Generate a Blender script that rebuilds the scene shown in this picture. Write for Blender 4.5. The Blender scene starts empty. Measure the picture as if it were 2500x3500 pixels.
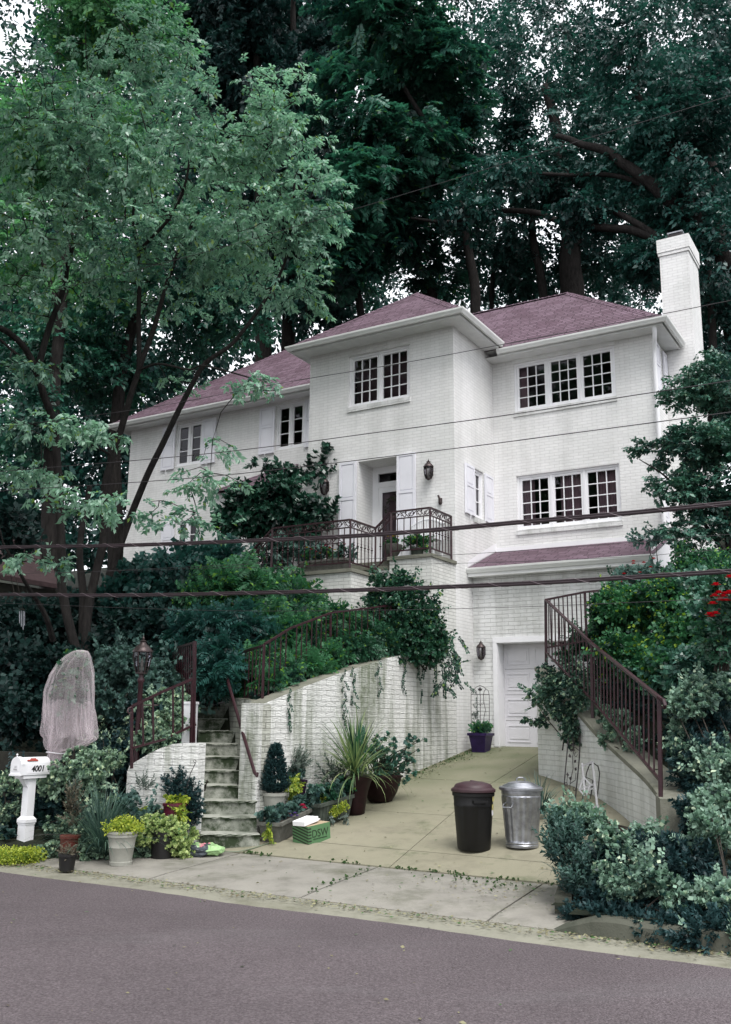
import bpy, bmesh, math, random
import numpy as np
from mathutils import Vector, Matrix
rad = math.radians
scene = bpy.context.scene
COL = scene.collection

# ---------------------------------------------------------------- camera, sky, sun, exposure
FOC, PITCH, YAW, ROLL, HC = 3249.1, 0.215146, 0.540156, 0.0106385, 1.75
cam_d = bpy.data.cameras.new("camera")
cam = bpy.data.objects.new("camera", cam_d); COL.objects.link(cam)
cam_d.sensor_fit = 'VERTICAL'; cam_d.sensor_height = 36.0
cam_d.lens = 36.0 * FOC / 3500.0
cam_d.clip_start = 0.05; cam_d.clip_end = 600
cam.location = (0, 0, HC)
cam.rotation_mode = 'XYZ'
cam.matrix_world = Matrix.Translation((0, 0, HC)) @ Matrix.Rotation(math.pi/2 + PITCH, 4, 'X') @ Matrix.Rotation(ROLL, 4, 'Z')
scene.camera = cam

SUN_AZ, SUN_EL = rad(160), rad(60)
w = bpy.data.worlds.new("World"); scene.world = w; w.use_nodes = True
nt = w.node_tree; nt.nodes.clear()
sky = nt.nodes.new('ShaderNodeTexSky'); sky.sky_type = 'NISHITA'; sky.sun_disc = False
sky.sun_elevation = SUN_EL; sky.sun_rotation = SUN_AZ
sky.air_density = 1.0; sky.dust_density = 6.0; sky.ozone_density = 0.6
bg = nt.nodes.new('ShaderNodeBackground'); bg.inputs[1].default_value = 0.15
ow = nt.nodes.new('ShaderNodeOutputWorld')
# high overcast: soft white cloud over most of the blue
tc = nt.nodes.new('ShaderNodeTexCoord'); cn = nt.nodes.new('ShaderNodeTexNoise'); cn.inputs['Scale'].default_value = 2.2; cn.inputs['Detail'].default_value = 6
nt.links.new(tc.outputs['Generated'], cn.inputs['Vector'])
cr_ = nt.nodes.new('ShaderNodeMapRange'); cr_.inputs[1].default_value = .35; cr_.inputs[2].default_value = .65; cr_.inputs[3].default_value = .86; cr_.inputs[4].default_value = .97
nt.links.new(cn.outputs['Fac'], cr_.inputs[0])
cm_ = nt.nodes.new('ShaderNodeMix'); cm_.data_type = 'RGBA'; nt.links.new(cr_.outputs[0], cm_.inputs[0])
nt.links.new(sky.outputs[0], cm_.inputs[6]); cm_.inputs[7].default_value = (5.3, 5.4, 5.65, 1)
nt.links.new(cm_.outputs[2], bg.inputs[0]); nt.links.new(bg.outputs[0], ow.inputs[0])
sd = bpy.data.lights.new("sun", 'SUN'); sd.energy = 1.4; sd.angle = rad(30); sd.color = (1.0, 0.98, 0.955)
sun = bpy.data.objects.new("sun", sd); COL.objects.link(sun)
sdir = Vector((math.sin(SUN_AZ)*math.cos(SUN_EL), math.cos(SUN_AZ)*math.cos(SUN_EL), math.sin(SUN_EL)))
sun.rotation_euler = sdir.to_track_quat('Z', 'Y').to_euler()
sun.location = sdir * 60
scene.view_settings.view_transform = 'Standard'; scene.view_settings.look = 'None'
scene.view_settings.exposure = 1.08; scene.view_settings.gamma = 1.0
scene.render.engine = 'CYCLES'
scene.cycles.max_bounces = 7; scene.cycles.diffuse_bounces = 3; scene.cycles.glossy_bounces = 3
scene.cycles.transparent_max_bounces = 12; scene.cycles.transmission_bounces = 4
scene.cycles.use_denoising = True
scene.cycles.denoising_prefilter = 'ACCURATE'

# ---------------------------------------------------------------- frames
S = 2500.0/1624.0                       # survey grid of the photograph -> pixels
cp, sp, cr, sr = math.cos(PITCH), math.sin(PITCH), math.cos(ROLL), math.sin(ROLL)
def P(x, y, Y):
    """point seen at survey position (x, y), Y metres in front of the camera"""
    x, y, Y = float(x), float(y), float(Y)
    xr = (x*S-1250)/FOC; zr = (1750-y*S)/FOC
    X = xr*cr - zr*sr; Z = xr*sr + zr*cr
    dy = cp - sp*Z; dz = sp + cp*Z
    return Vector((X*Y/dy, Y, HC + dz*Y/dy))
PXM = lambda px, Y: px*S*Y/FOC          # survey length -> metres at depth Y
RV = Vector((math.cos(YAW), -math.sin(YAW), 0)); BV = Vector((math.sin(YAW), math.cos(YAW), 0))
C0 = Vector((P(1008.2, 909, 19.0).x, 19.0, 0))
def W(a, b, z=0): return C0 + RV*float(a) + BV*float(b) + Vector((0, 0, float(z)))
def H(p):
    q = Vector(p) - C0; return q.dot(RV), q.dot(BV), p[2]
HM = Matrix.Translation(C0) @ Matrix.Rotation(-YAW, 4, 'Z')
def drive_z(b): return float(np.interp(b, [-9.35, -9.0, -7.2, -5, -2.6, .82, 1.4], [0, .03, .11, .40, .72, 1.25, 1.27]))
def Pxz(x, Y, z):
    """point at depth Y and height z in the survey column x"""
    lo, hi = -500.0, 4000.0
    for _ in range(40):
        md = (lo+hi)/2
        if P(x, md, Y).z > z: lo = md
        else: hi = md
    return P(x, lo, Y)
def on_drive(x, y):
    """where the sight line through (x, y) meets the driveway"""
    best = None
    for Y in np.arange(9.0, 19.0, .02):
        p = P(x, y, Y); dz = p.z - drive_z(H(p)[1])
        if best is None or abs(dz) < best[0]: best = (abs(dz), p)
    return best[1]

# ---------------------------------------------------------------- materials
MATS = {}
def nodes(m): return m.node_tree.nodes, m.node_tree.links
def base_mat(name, col, rough=.7, metal=0, spec=.4):
    m = bpy.data.materials.new(name); m.use_nodes = True
    n, l = nodes(m); b = n['Principled BSDF']
    b.inputs['Base Color'].default_value = (*col, 1); b.inputs['Roughness'].default_value = rough
    b.inputs['Metallic'].default_value = metal; b.inputs['Specular IOR Level'].default_value = spec
    MATS[name] = m
    return m, n, l, b
def N(n, t, **kw):
    x = n.new(t)
    for k, v in kw.items(): setattr(x, k, v)
    return x
def noise_ramp(n, l, scale, stops, detail=6, vec=None, rough=.6):
    t = N(n, 'ShaderNodeTexNoise'); t.inputs['Scale'].default_value = scale; t.inputs['Detail'].default_value = detail
    t.inputs['Roughness'].default_value = rough
    if vec is not None: l.new(vec, t.inputs['Vector'])
    r = N(n, 'ShaderNodeValToRGB'); e = r.color_ramp.elements
    while len(e) < len(stops): e.new(.5)
    for i, (p, c) in enumerate(stops): e[i].position = p; e[i].color = (*c, 1) if len(c) == 3 else c
    l.new(t.outputs['Fac'], r.inputs['Fac'])
    return r, t
def mixc(n, l, fac, a, b, mode='MIX'):
    m = N(n, 'ShaderNodeMix', data_type='RGBA', blend_type=mode)
    for i, v in ((0, fac), (6, a), (7, b)):
        if hasattr(v, 'links') or hasattr(v, 'is_linked'): l.new(v, m.inputs[i])
        else: m.inputs[i].default_value = v if i == 0 else ((*v, 1) if len(v) == 3 else v)
    return m.outputs[2]
def bump(n, l, b, h, strength, dist=.01, chain=None):
    u = N(n, 'ShaderNodeBump'); u.inputs['Strength'].default_value = strength; u.inputs['Distance'].default_value = dist
    l.new(h, u.inputs['Height'])
    if chain is not None: l.new(chain, u.inputs['Normal'])
    l.new(u.outputs[0], b.inputs['Normal']); return u.outputs[0]
def pos(n, scale=None):
    g = N(n, 'ShaderNodeNewGeometry')
    if scale is None: return g.outputs['Position']
    return None
def simple(name, col, rough=.6, var=.12, scale=6, metal=0, spec=.4, bmp=.15):
    m, n, l, b = base_mat(name, col, rough, metal, spec)
    g = N(n, 'ShaderNodeTexCoord')
    r, t = noise_ramp(n, l, scale, [(.3, tuple(c*(1-var) for c in col)), (.7, tuple(min(1, c*(1+var)) for c in col))], vec=g.outputs['Object'])
    l.new(r.outputs[0], b.inputs['Base Color'])
    if bmp:
        t2 = N(n, 'ShaderNodeTexNoise'); t2.inputs['Scale'].default_value = scale*14; t2.inputs['Detail'].default_value = 4
        l.new(g.outputs['Object'], t2.inputs['Vector']); bump(n, l, b, t2.outputs['Fac'], bmp, .006)
    return m
def brick_mat(name, col, rough_face, stain=0.0, mk=.7, green=0.0, bw=.218, rh=.0677, bs=.9):
    """white painted brick laid in metres of UV"""
    m, n, l, b = base_mat(name, col, .62, 0, .3)
    uv = N(n, 'ShaderNodeUVMap'); g = N(n, 'ShaderNodeNewGeometry')
    # wobble the joints a little
    nz = N(n, 'ShaderNodeTexNoise'); nz.inputs['Scale'].default_value = 5; nz.inputs['Detail'].default_value = 3
    l.new(uv.outputs[0], nz.inputs['Vector'])
    ad = N(n, 'ShaderNodeVectorMath', operation='MULTIPLY_ADD'); ad.inputs[1].default_value = (.006, .006, 0)
    l.new(nz.outputs['Color'], ad.inputs[0]); l.new(uv.outputs[0], ad.inputs[2])
    br = N(n, 'ShaderNodeTexBrick'); br.offset = .5
    br.inputs['Scale'].default_value = 1; br.inputs['Brick Width'].default_value = bw
    br.inputs['Row Height'].default_value = rh; br.inputs['Mortar Size'].default_value = .0062
    br.inputs['Mortar Smooth'].default_value = .25; br.inputs['Bias'].default_value = 0
    mo = tuple(c*mk for c in col)  # joint colour darkened to stand in for the shade line under each brick
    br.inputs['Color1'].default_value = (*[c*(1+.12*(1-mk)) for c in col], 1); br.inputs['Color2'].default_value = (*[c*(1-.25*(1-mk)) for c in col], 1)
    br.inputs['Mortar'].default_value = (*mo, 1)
    l.new(ad.outputs[0], br.inputs['Vector'])
    r, t = noise_ramp(n, l, .9, [(.3, (.86, .87, .86)), (.65, (1, 1, 1))], vec=g.outputs['Position'])
    c = mixc(n, l, 1.0, br.outputs['Color'], r.outputs[0], 'MULTIPLY')
    if stain:
        # rain streaks and algae: noise stretched up and down the wall
        mp = N(n, 'ShaderNodeMapping'); mp.inputs['Scale'].default_value = (1.6, 1.6, .16); l.new(g.outputs['Position'], mp.inputs['Vector'])
        rs, _ = noise_ramp(n, l, 1.5, [(.45, (0, 0, 0)), (.60, (1, 1, 1))], vec=mp.outputs[0], detail=8)
        rs2, _ = noise_ramp(n, l, 7, [(.35, (0, 0, 0)), (.7, (1, 1, 1))], vec=g.outputs['Position'], detail=8)
        f = mixc(n, l, .40, rs.outputs[0], rs2.outputs[0], 'MULTIPLY')
        mm = N(n, 'ShaderNodeMath', operation='MULTIPLY'); mm.inputs[1].default_value = stain; l.new(f, mm.inputs[0])
        c = mixc(n, l, mm.outputs[0], c, (.16-.03*green, .165, .13-.04*green))
    l.new(c, b.inputs['Base Color'])
    iv = N(n, 'ShaderNodeMath', operation='SUBTRACT'); iv.inputs[0].default_value = 1; l.new(br.outputs['Fac'], iv.inputs[1])
    ch = bump(n, l, b, iv.outputs[0], bs, .012)
    n2 = N(n, 'ShaderNodeTexNoise'); n2.inputs['Scale'].default_value = 22; n2.inputs['Detail'].default_value = 6
    mp2 = N(n, 'ShaderNodeMapping'); mp2.inputs['Scale'].default_value = (.55, 2.2, 1); l.new(uv.outputs[0], mp2.inputs['Vector'])
    l.new(mp2.outputs[0], n2.inputs['Vector']); bump(n, l, b, n2.outputs['Fac'], rough_face, .02, ch)
    return m
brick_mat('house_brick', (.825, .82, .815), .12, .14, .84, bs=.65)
brick_mat('porch_brick', (.76, .76, .73), .2, .35)
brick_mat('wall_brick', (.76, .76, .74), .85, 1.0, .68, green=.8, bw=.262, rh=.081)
brick_mat('garage_brick', (.78, .785, .78), .5, .35, .82, bw=.262, rh=.081)
brick_mat('stair_brick', (.50, .51, .46), .95, 1.2, .45, bw=.262, rh=.081)
simple('white_paint', (.82, .82, .84), .45, .04, 3, bmp=.05)
simple('trim_paint', (.80, .80, .79), .45, .06, 2, bmp=.05)
simple('soffit_paint', (.74, .75, .74), .6, .10, 3, bmp=.05)
simple('shutter_paint', (.76, .76, .81), .5, .05, 3, bmp=.05)
simple('garage_paint', (.70, .69, .72), .5, .05, 2, bmp=.05)
simple('door_mauve', (.20, .14, .16), .5, .1, 2)
simple('iron_paint', (.030, .0095, .0135), .42, .35, 14, bmp=.3)
simple('lantern_metal', (.06, .045, .045), .4, .3, 30, .6)
simple('dark_metal', (.035, .03, .032), .5, .3, 30, .4)
simple('cable_black', (.032, .022, .026), .5, .2, 4)
simple('cable_thin', (.035, .032, .035), .6, .2, 4)
simple('cable_wrap', (.25, .2, .22), .4, .2, 4)
simple('bin_black', (.004, .004, .0045), .5, .25, 9)
simple('bin_lid', (.042, .02, .025), .5, .2, 9)
simple('galvanised', (.36, .37, .40), .40, .35, 9, .9, bmp=.2)
simple('cream_pot', (.29, .29, .255), .7, .12, 8)
simple('terracotta', (.10, .022, .014), .7, .2, 8)
simple('brown_glaze', (.014, .005, .006), .45, .4, 8, spec=.2)
simple('black_plastic', (.008, .0075, .008), .5, .2, 8)
simple('blue_glaze', (.018, .008, .05), .35, .4, 6, spec=.3)
simple('old_roof', (.045, .026, .028), .9, .3, 6)
simple('purple_glaze', (.018, .005, .026), .35, .5, 5, spec=.5)
simple('maroon_glaze', (.09, .008, .025), .35, .4, 5, spec=.5)
simple('stone_trough', (.12, .12, .105), .9, .35, 12, bmp=.6)
simple('green_trough', (.05, .062, .05), .85, .35, 12, bmp=.5)
simple('soil', (.03, .024, .018), .95, .4, 20, bmp=1)
simple('green_card', (.085, .19, .085), .75, .05, 4)
simple('card_brown', (.42, .33, .22), .8, .08, 5)
simple('card_dark', (.018, .03, .015), .75, .05, 4)
simple('white_card', (.86, .85, .88), .6, .03, 4, bmp=0)
simple('ink', (.01, .01, .012), .6, .0, 4, bmp=0)
simple('ink_faint', (.30, .29, .30), .6, .0, 4, bmp=0)
simple('flag_red', (.32, .05, .035), .5, .1, 8)
simple('timber_dark', (.022, .022, .017), .9, .4, 8, bmp=.6)
simple('lattice_white', (.36, .36, .37), .7, .1, 8)
simple('plastic_bag_green', (.30, .48, .22), .35, .3, 9)
simple('bag_print', (.04, .05, .06), .4, .4, 9)
simple('bag_pink', (.55, .2, .25), .4, .2, 9)
simple('blind', (.13, .08, .097), .9, .1, 5)
simple('curtain', (.36, .25, .285), .9, .1, 5)
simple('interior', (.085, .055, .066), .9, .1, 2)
simple('wreath', (.03, .035, .02), .9, .4, 20)
simple('gutter_dirt', (.77, .78, .76), .4, .08, 1.5, bmp=.05)
simple('resin_white', (.75, .76, .78), .5, .05, 5)
simple('hose', (.16, .19, .13), .6, .1, 8)
simple('sticker', (.55, .5, .2), .6, .1, 8)
def ground_mats():
    # asphalt
    m, n, l, b = base_mat('asphalt', (.115, .09, .105), .85, 0, .3)
    g = N(n, 'ShaderNodeNewGeometry')
    r, t = noise_ramp(n, l, 55, [(.28, (.058, .046, .050)), (.5, (.105, .087, .094)), (.72, (.175, .149, .158))], vec=g.outputs['Position'], detail=3, rough=.7)
    r2, _ = noise_ramp(n, l, .5, [(.3, (.82, .82, .82)), (.7, (1.15, 1.15, 1.15))], vec=g.outputs['Position'])
    c = mixc(n, l, 1.0, r.outputs[0], r2.outputs[0], 'MULTIPLY')
    mp = N(n, 'ShaderNodeMapping'); mp.inputs['Scale'].default_value = (.35, 1.7, 1); mp.inputs['Rotation'].default_value = (0, 0, YAW)
    l.new(g.outputs['Position'], mp.inputs['Vector'])
    r3, _ = noise_ramp(n, l, .8, [(.55, (0, 0, 0)), (.8, (.35, .35, .35))], vec=mp.outputs[0])
    c = mixc(n, l, r3.outputs[0], c, (.16, .155, .16))
    l.new(c, b.inputs['Base Color'])
    v = N(n, 'ShaderNodeTexVoronoi'); v.inputs['Scale'].default_value = 62; l.new(g.outputs['Position'], v.inputs['Vector'])
    bump(n, l, b, v.outputs['Distance'], .9, .012)
    # concrete kinds
    for name, c0, moss, mc in (('apron_concrete', (.262, .250, .222), .95, (.115, .118, .085)), ('drive_concrete', (.285, .263, .198), .95, (.095, .115, .062)),
                               ('step_concrete', (.36, .37, .325), 1.0, (.036, .052, .028)), ('cap_concrete', (.19, .19, .155), .9, (.07, .078, .05)),
                               ('kerb_concrete', (.085, .088, .07), .9, (.032, .04, .028)), ('gutter_concrete', (.24, .235, .19), .8, (.11, .11, .07))):
        m, n, l, b = base_mat(name, c0, .9, 0, .2)
        g = N(n, 'ShaderNodeNewGeometry')
        r, t = noise_ramp(n, l, 2.2, [(.28, tuple(x*.72 for x in c0)), (.5, c0), (.75, tuple(x*1.15 for x in c0))], vec=g.outputs['Position'], detail=9, rough=.68)
        r2, _ = noise_ramp(n, l, 1.4, [(.50, (0, 0, 0)), (.72, (1, 1, 1))], vec=g.outputs['Position'], detail=10, rough=.72)
        mm = N(n, 'ShaderNodeMath', operation='MULTIPLY'); mm.inputs[1].default_value = min(moss, 1); l.new(r2.outputs[0], mm.inputs[0])
        fac = mm.outputs[0]
        if name == 'step_concrete':
            # algae clings to the risers more than to the worn treads
            sx = N(n, 'ShaderNodeSeparateXYZ'); l.new(g.outputs['Normal'], sx.inputs[0])
            r4, _ = noise_ramp(n, l, 3.2, [(.44, (1, 1, 1)), (.62, (0, 0, 0))], vec=g.outputs['Position'], detail=9, rough=.7)
            ss = N(n, 'ShaderNodeMath', operation='SUBTRACT'); ss.inputs[0].default_value = 1; l.new(sx.outputs[2], ss.inputs[1])
            m3 = N(n, 'ShaderNodeMath', operation='MULTIPLY'); l.new(ss.outputs[0], m3.inputs[0]); l.new(r4.outputs[0], m3.inputs[1])
            mx = N(n, 'ShaderNodeMath', operation='MAXIMUM'); l.new(m3.outputs[0], mx.inputs[0]); l.new(fac, mx.inputs[1]); fac = mx.outputs[0]
        if name == 'drive_concrete':
            # moss thickens towards the garage, where the concrete stays damp
            sx = N(n, 'ShaderNodeSeparateXYZ'); l.new(g.outputs['Position'], sx.inputs[0])
            mr = N(n, 'ShaderNodeMapRange'); mr.inputs[1].default_value = 13.2; mr.inputs[2].default_value = 19; mr.inputs[3].default_value = .22; mr.inputs[4].default_value = 1.0
            l.new(sx.outputs[1], mr.inputs[0])
            r4, _ = noise_ramp(n, l, 1.1, [(.28, (.25, .25, .25)), (.62, (1, 1, 1))], vec=g.outputs['Position'], detail=9)
            m3 = N(n, 'ShaderNodeMath', operation='MULTIPLY'); l.new(mr.outputs[0], m3.inputs[0]); l.new(r4.outputs[0], m3.inputs[1])
            mx = N(n, 'ShaderNodeMath', operation='MAXIMUM'); l.new(m3.outputs[0], mx.inputs[0]); l.new(fac, mx.inputs[1]); fac = mx.outputs[0]
        c = mixc(n, l, fac, r.outputs[0], mc)
        l.new(c, b.inputs['Base Color'])
        t2 = N(n, 'ShaderNodeTexNoise'); t2.inputs['Scale'].default_value = 60; t2.inputs['Detail'].default_value = 5
        l.new(g.outputs['Position'], t2.inputs['Vector']); ch = bump(n, l, b, t2.outputs['Fac'], .35, .012)
        bump(n, l, b, t.outputs['Fac'], .25, .03, ch)
    # earth
    m, n, l, b = base_mat('earth', (.035, .032, .022), .95, 0, .1)
    g = N(n, 'ShaderNodeNewGeometry')
    r, t = noise_ramp(n, l, 3, [(.3, (.012, .016, .012)), (.55, (.026, .03, .02)), (.8, (.05, .043, .03))], vec=g.outputs['Position'], detail=10)
    l.new(r.outputs[0], b.inputs['Base Color']); bump(n, l, b, t.outputs['Fac'], 1, .08)
    # roof shingles
    m, n, l, b = base_mat('shingle', (.2, .12, .15), .85, 0, .2)
    uv = N(n, 'ShaderNodeUVMap')
    br = N(n, 'ShaderNodeTexBrick'); br.offset = .37; br.offset_frequency = 2; br.squash = .7; br.squash_frequency = 3
    for k, v in (('Scale', 1), ('Brick Width', .31), ('Row Height', .13), ('Mortar Size', .008), ('Mortar Smooth', .1), ('Bias', -.15)): br.inputs[k].default_value = v
    br.inputs['Color1'].default_value = (.160, .110, .138, 1); br.inputs['Color2'].default_value = (.095, .058, .076, 1); br.inputs['Mortar'].default_value = (.022, .012, .017, 1)
    l.new(uv.outputs[0], br.inputs['Vector'])
    g = N(n, 'ShaderNodeNewGeometry')
    r, t = noise_ramp(n, l, 2, [(.3, (.85, .85, .85)), (.7, (1.12, 1.1, 1.14))], vec=g.outputs['Position'], detail=8)
    c = mixc(n, l, 1.0, br.outputs['Color'], r.outputs[0], 'MULTIPLY')
    # course steps
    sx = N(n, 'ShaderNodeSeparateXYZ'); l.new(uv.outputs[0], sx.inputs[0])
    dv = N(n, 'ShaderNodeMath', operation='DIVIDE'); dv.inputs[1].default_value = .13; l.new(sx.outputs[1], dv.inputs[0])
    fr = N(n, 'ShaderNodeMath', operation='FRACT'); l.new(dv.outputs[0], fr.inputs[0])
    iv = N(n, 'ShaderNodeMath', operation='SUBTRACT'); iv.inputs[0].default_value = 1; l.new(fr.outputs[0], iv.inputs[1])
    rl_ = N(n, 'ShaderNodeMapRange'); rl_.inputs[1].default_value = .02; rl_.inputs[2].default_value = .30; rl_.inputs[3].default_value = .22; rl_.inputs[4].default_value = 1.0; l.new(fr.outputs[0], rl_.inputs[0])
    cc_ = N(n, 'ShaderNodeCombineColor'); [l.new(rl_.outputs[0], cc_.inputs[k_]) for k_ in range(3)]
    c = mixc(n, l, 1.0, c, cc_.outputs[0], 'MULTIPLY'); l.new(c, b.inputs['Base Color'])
    bump(n, l, b, iv.outputs[0], .8, .02)
    # bark
    for name, c1, c2 in (('bark', (.02, .017, .015), (.075, .066, .055)), ('bark_grey', (.03, .028, .026), (.10, .094, .082)), ('bark_dark', (.012, .011, .011), (.04, .036, .034))):
        m, n, l, b = base_mat(name, c1, .95, 0, .15)
        g = N(n, 'ShaderNodeNewGeometry'); mp = N(n, 'ShaderNodeMapping'); mp.inputs['Scale'].default_value = (9, 9, 2.2); l.new(g.outputs['Position'], mp.inputs['Vector'])
        r, t = noise_ramp(n, l, 1.6, [(.32, c1), (.7, c2)], vec=mp.outputs[0], detail=10, rough=.7)
        l.new(r.outputs[0], b.inputs['Base Color']); bump(n, l, b, t.outputs['Fac'], .9, .05)
    # window glass: clear sheet that mirrors a little
    m = bpy.data.materials.new('window_glass'); m.use_nodes = True; MATS['window_glass'] = m
    n, l = nodes(m); n.remove(n['Principled BSDF']); o = n['Material Output']
    tr = N(n, 'ShaderNodeBsdfTransparent'); tr.inputs[0].default_value = (.72, .70, .72, 1)
    gl = N(n, 'ShaderNodeBsdfGlossy'); gl.inputs['Roughness'].default_value = .015; gl.inputs[0].default_value = (.8, .8, .85, 1)
    fz = N(n, 'ShaderNodeFresnel'); fz.inputs[0].default_value = 1.42
    mx = N(n, 'ShaderNodeMixShader'); l.new(fz.outputs[0], mx.inputs[0]); l.new(tr.outputs[0], mx.inputs[1]); l.new(gl.outputs[0], mx.inputs[2]); l.new(mx.outputs[0], o.inputs[0])
    # garden netting
    m = bpy.data.materials.new('netting'); m.use_nodes = True; MATS['netting'] = m
    n, l = nodes(m); n.remove(n['Principled BSDF']); o = n['Material Output']
    tr = N(n, 'ShaderNodeBsdfTransparent'); df = N(n, 'ShaderNodeBsdfDiffuse'); df.inputs[0].default_value = (.93, .83, .87, 1)
    tl = N(n, 'ShaderNodeBsdfTranslucent'); tl.inputs[0].default_value = (.62, .53, .56, 1)
    m1 = N(n, 'ShaderNodeMixShader'); m1.inputs[0].default_value = .35; l.new(df.outputs[0], m1.inputs[1]); l.new(tl.outputs[0], m1.inputs[2])
    lw = N(n, 'ShaderNodeLayerWeight'); lw.inputs[0].default_value = .35
    mr = N(n, 'ShaderNodeMapRange'); mr.inputs[3].default_value = .17; mr.inputs[4].default_value = .62; l.new(lw.outputs['Facing'], mr.inputs[0])
    m2 = N(n, 'ShaderNodeMixShader'); l.new(mr.outputs[0], m2.inputs[0]); l.new(tr.outputs[0], m2.inputs[1]); l.new(m1.outputs[0], m2.inputs[2]); l.new(m2.outputs[0], o.inputs[0])
ground_mats()
def leaf_mat(name, c1, c2, c3=None, trans=.3, rough=.5, spec=.35, p3=.93):
    """leaf colours: c1 old growth, darkened for shade .. c2 young growth, lightened for highlights, along a spray (tone), c3 the odd yellow leaf"""
    m, n, l, b = base_mat(name, c1, rough, 0, spec)
    at = N(n, 'ShaderNodeAttribute', attribute_name='tone'); g = N(n, 'ShaderNodeNewGeometry')
    ad = N(n, 'ShaderNodeMath', operation='MULTIPLY_ADD'); ad.inputs[1].default_value = .5; l.new(g.outputs['Random Per Island'], ad.inputs[0])
    sb = N(n, 'ShaderNodeMath', operation='SUBTRACT'); sb.inputs[1].default_value = .25; l.new(at.outputs['Fac'], sb.inputs[0]); l.new(sb.outputs[0], ad.inputs[2])
    cl = N(n, 'ShaderNodeClamp'); l.new(ad.outputs[0], cl.inputs[0])
    c = mixc(n, l, cl.outputs[0], c1, c2)
    if c3:
        gt = N(n, 'ShaderNodeMath', operation='GREATER_THAN'); gt.inputs[1].default_value = p3; l.new(g.outputs['Random Per Island'], gt.inputs[0])
        c = mixc(n, l, gt.outputs[0], c, c3)
    l.new(c, b.inputs['Base Color'])
    tl = N(n, 'ShaderNodeBsdfTranslucent'); c2_ = mixc(n, l, 1.0, c, (.95, 1.2, .95), 'MULTIPLY'); l.new(c2_, tl.inputs[0])
    mx = N(n, 'ShaderNodeMixShader'); mx.inputs[0].default_value = trans
    l.new(b.outputs[0], mx.inputs[1]); l.new(tl.outputs[0], mx.inputs[2]); l.new(mx.outputs[0], n['Material Output'].inputs[0])
    return m
leaf_mat('leaf_cherry', (.058, .160, .125), (.36, .56, .43), (.2, .32, .07), .42, .36, .65, p3=.965)
leaf_mat('leaf_pale', (.028, .105, .065), (.17, .38, .18), (.13, .28, .05), .45)
leaf_mat('leaf_deep', (0.0054, 0.0292, 0.0299), (.030, .115, .098), None, .28, .42, .5)
leaf_mat('leaf_oak', (0.0061, 0.0354, 0.0320), (.05, .18, .125), (.08, .2, .06), .32, .42, .5, p3=.975)
leaf_mat('leaf_conifer', (0.0041, 0.0204, 0.0224), (.020, .062, .058), None, .15)
leaf_mat('leaf_holly', (.010, .052, .045), (.07, .18, .125), (.14, .22, .14), .15, .35, .5, p3=.955)
leaf_mat('leaf_laurel', (0.0034, 0.0190, 0.0143), (.024, .09, .055), None, .1, .32, .5)
leaf_mat('leaf_fern', (0.0041, 0.0272, 0.0231), (.06, .20, .09), (.15, .32, .04), .28, p3=.94)
leaf_mat('leaf_ivy', (0.0048, 0.0286, 0.0218), (.038, .125, .068), (.13, .23, .04), .18, .38, .45, p3=.965)
leaf_mat('leaf_variegated', (0.0095, 0.0408, 0.0354), (.27, .42, .31), (.52, .62, .44), .2, .42, p3=.95)
leaf_mat('leaf_variegated_bank', (0.0095, 0.0394, 0.0340), (.34, .49, .34), (.56, .66, .42), .2, .42, p3=.92)
leaf_mat('leaf_ivy_pale', (0.0068, 0.0313, 0.0272), (.12, .23, .16), (.3, .4, .25), .2, .4, .45, p3=.93)
leaf_mat('leaf_azalea', (0.0041, 0.0326, 0.0231), (.05, .18, .07), (.22, .34, .03), .26, p3=.93)
leaf_mat('leaf_shade', (0.0041, 0.0156, 0.0170), (.020, .060, .052), None, .18)
leaf_mat('leaf_blue', (0.0122, 0.0374, 0.0381), (.10, .19, .16), None, .2)
leaf_mat('leaf_lime', (.09, .19, .06), (.50, .58, .24), None, .25)
leaf_mat('leaf_juniper', (0.0054, 0.0204, 0.0238), (.028, .075, .078), None, .1)
leaf_mat('leaf_yellow', (.13, .22, .03), (.50, .54, .07), None, .3)
leaf_mat('leaf_spike', (.05, .12, .055), (.30, .36, .16), None, .25)
leaf_mat('leaf_grass', (.028, .066, .06), (.10, .17, .13), None, .25)
leaf_mat('leaf_silver', (.07, .10, .09), (.16, .20, .17), None, .15)
leaf_mat('leaf_litter', (.12, .10, .06), (.30, .29, .17), (.06, .13, .04), .1, p3=.8)
leaf_mat('leaf_weed', (.03, .085, .03), (.09, .17, .05), None, .3)
leaf_mat('petal_red', (.42, .004, .012), (.62, .01, .03), None, .2)
leaf_mat('petal_pink', (.45, .012, .08), (.62, .03, .12), None, .2)
leaf_mat('petal_purple', (.12, .06, .30), (.22, .12, .42), None, .2)
leaf_mat('petal_yellow', (.55, .36, .01), (.7, .5, .03), None, .2)
leaf_mat('twig_dead', (.09, .08, .06), (.16, .14, .10), None, .1)

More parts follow.
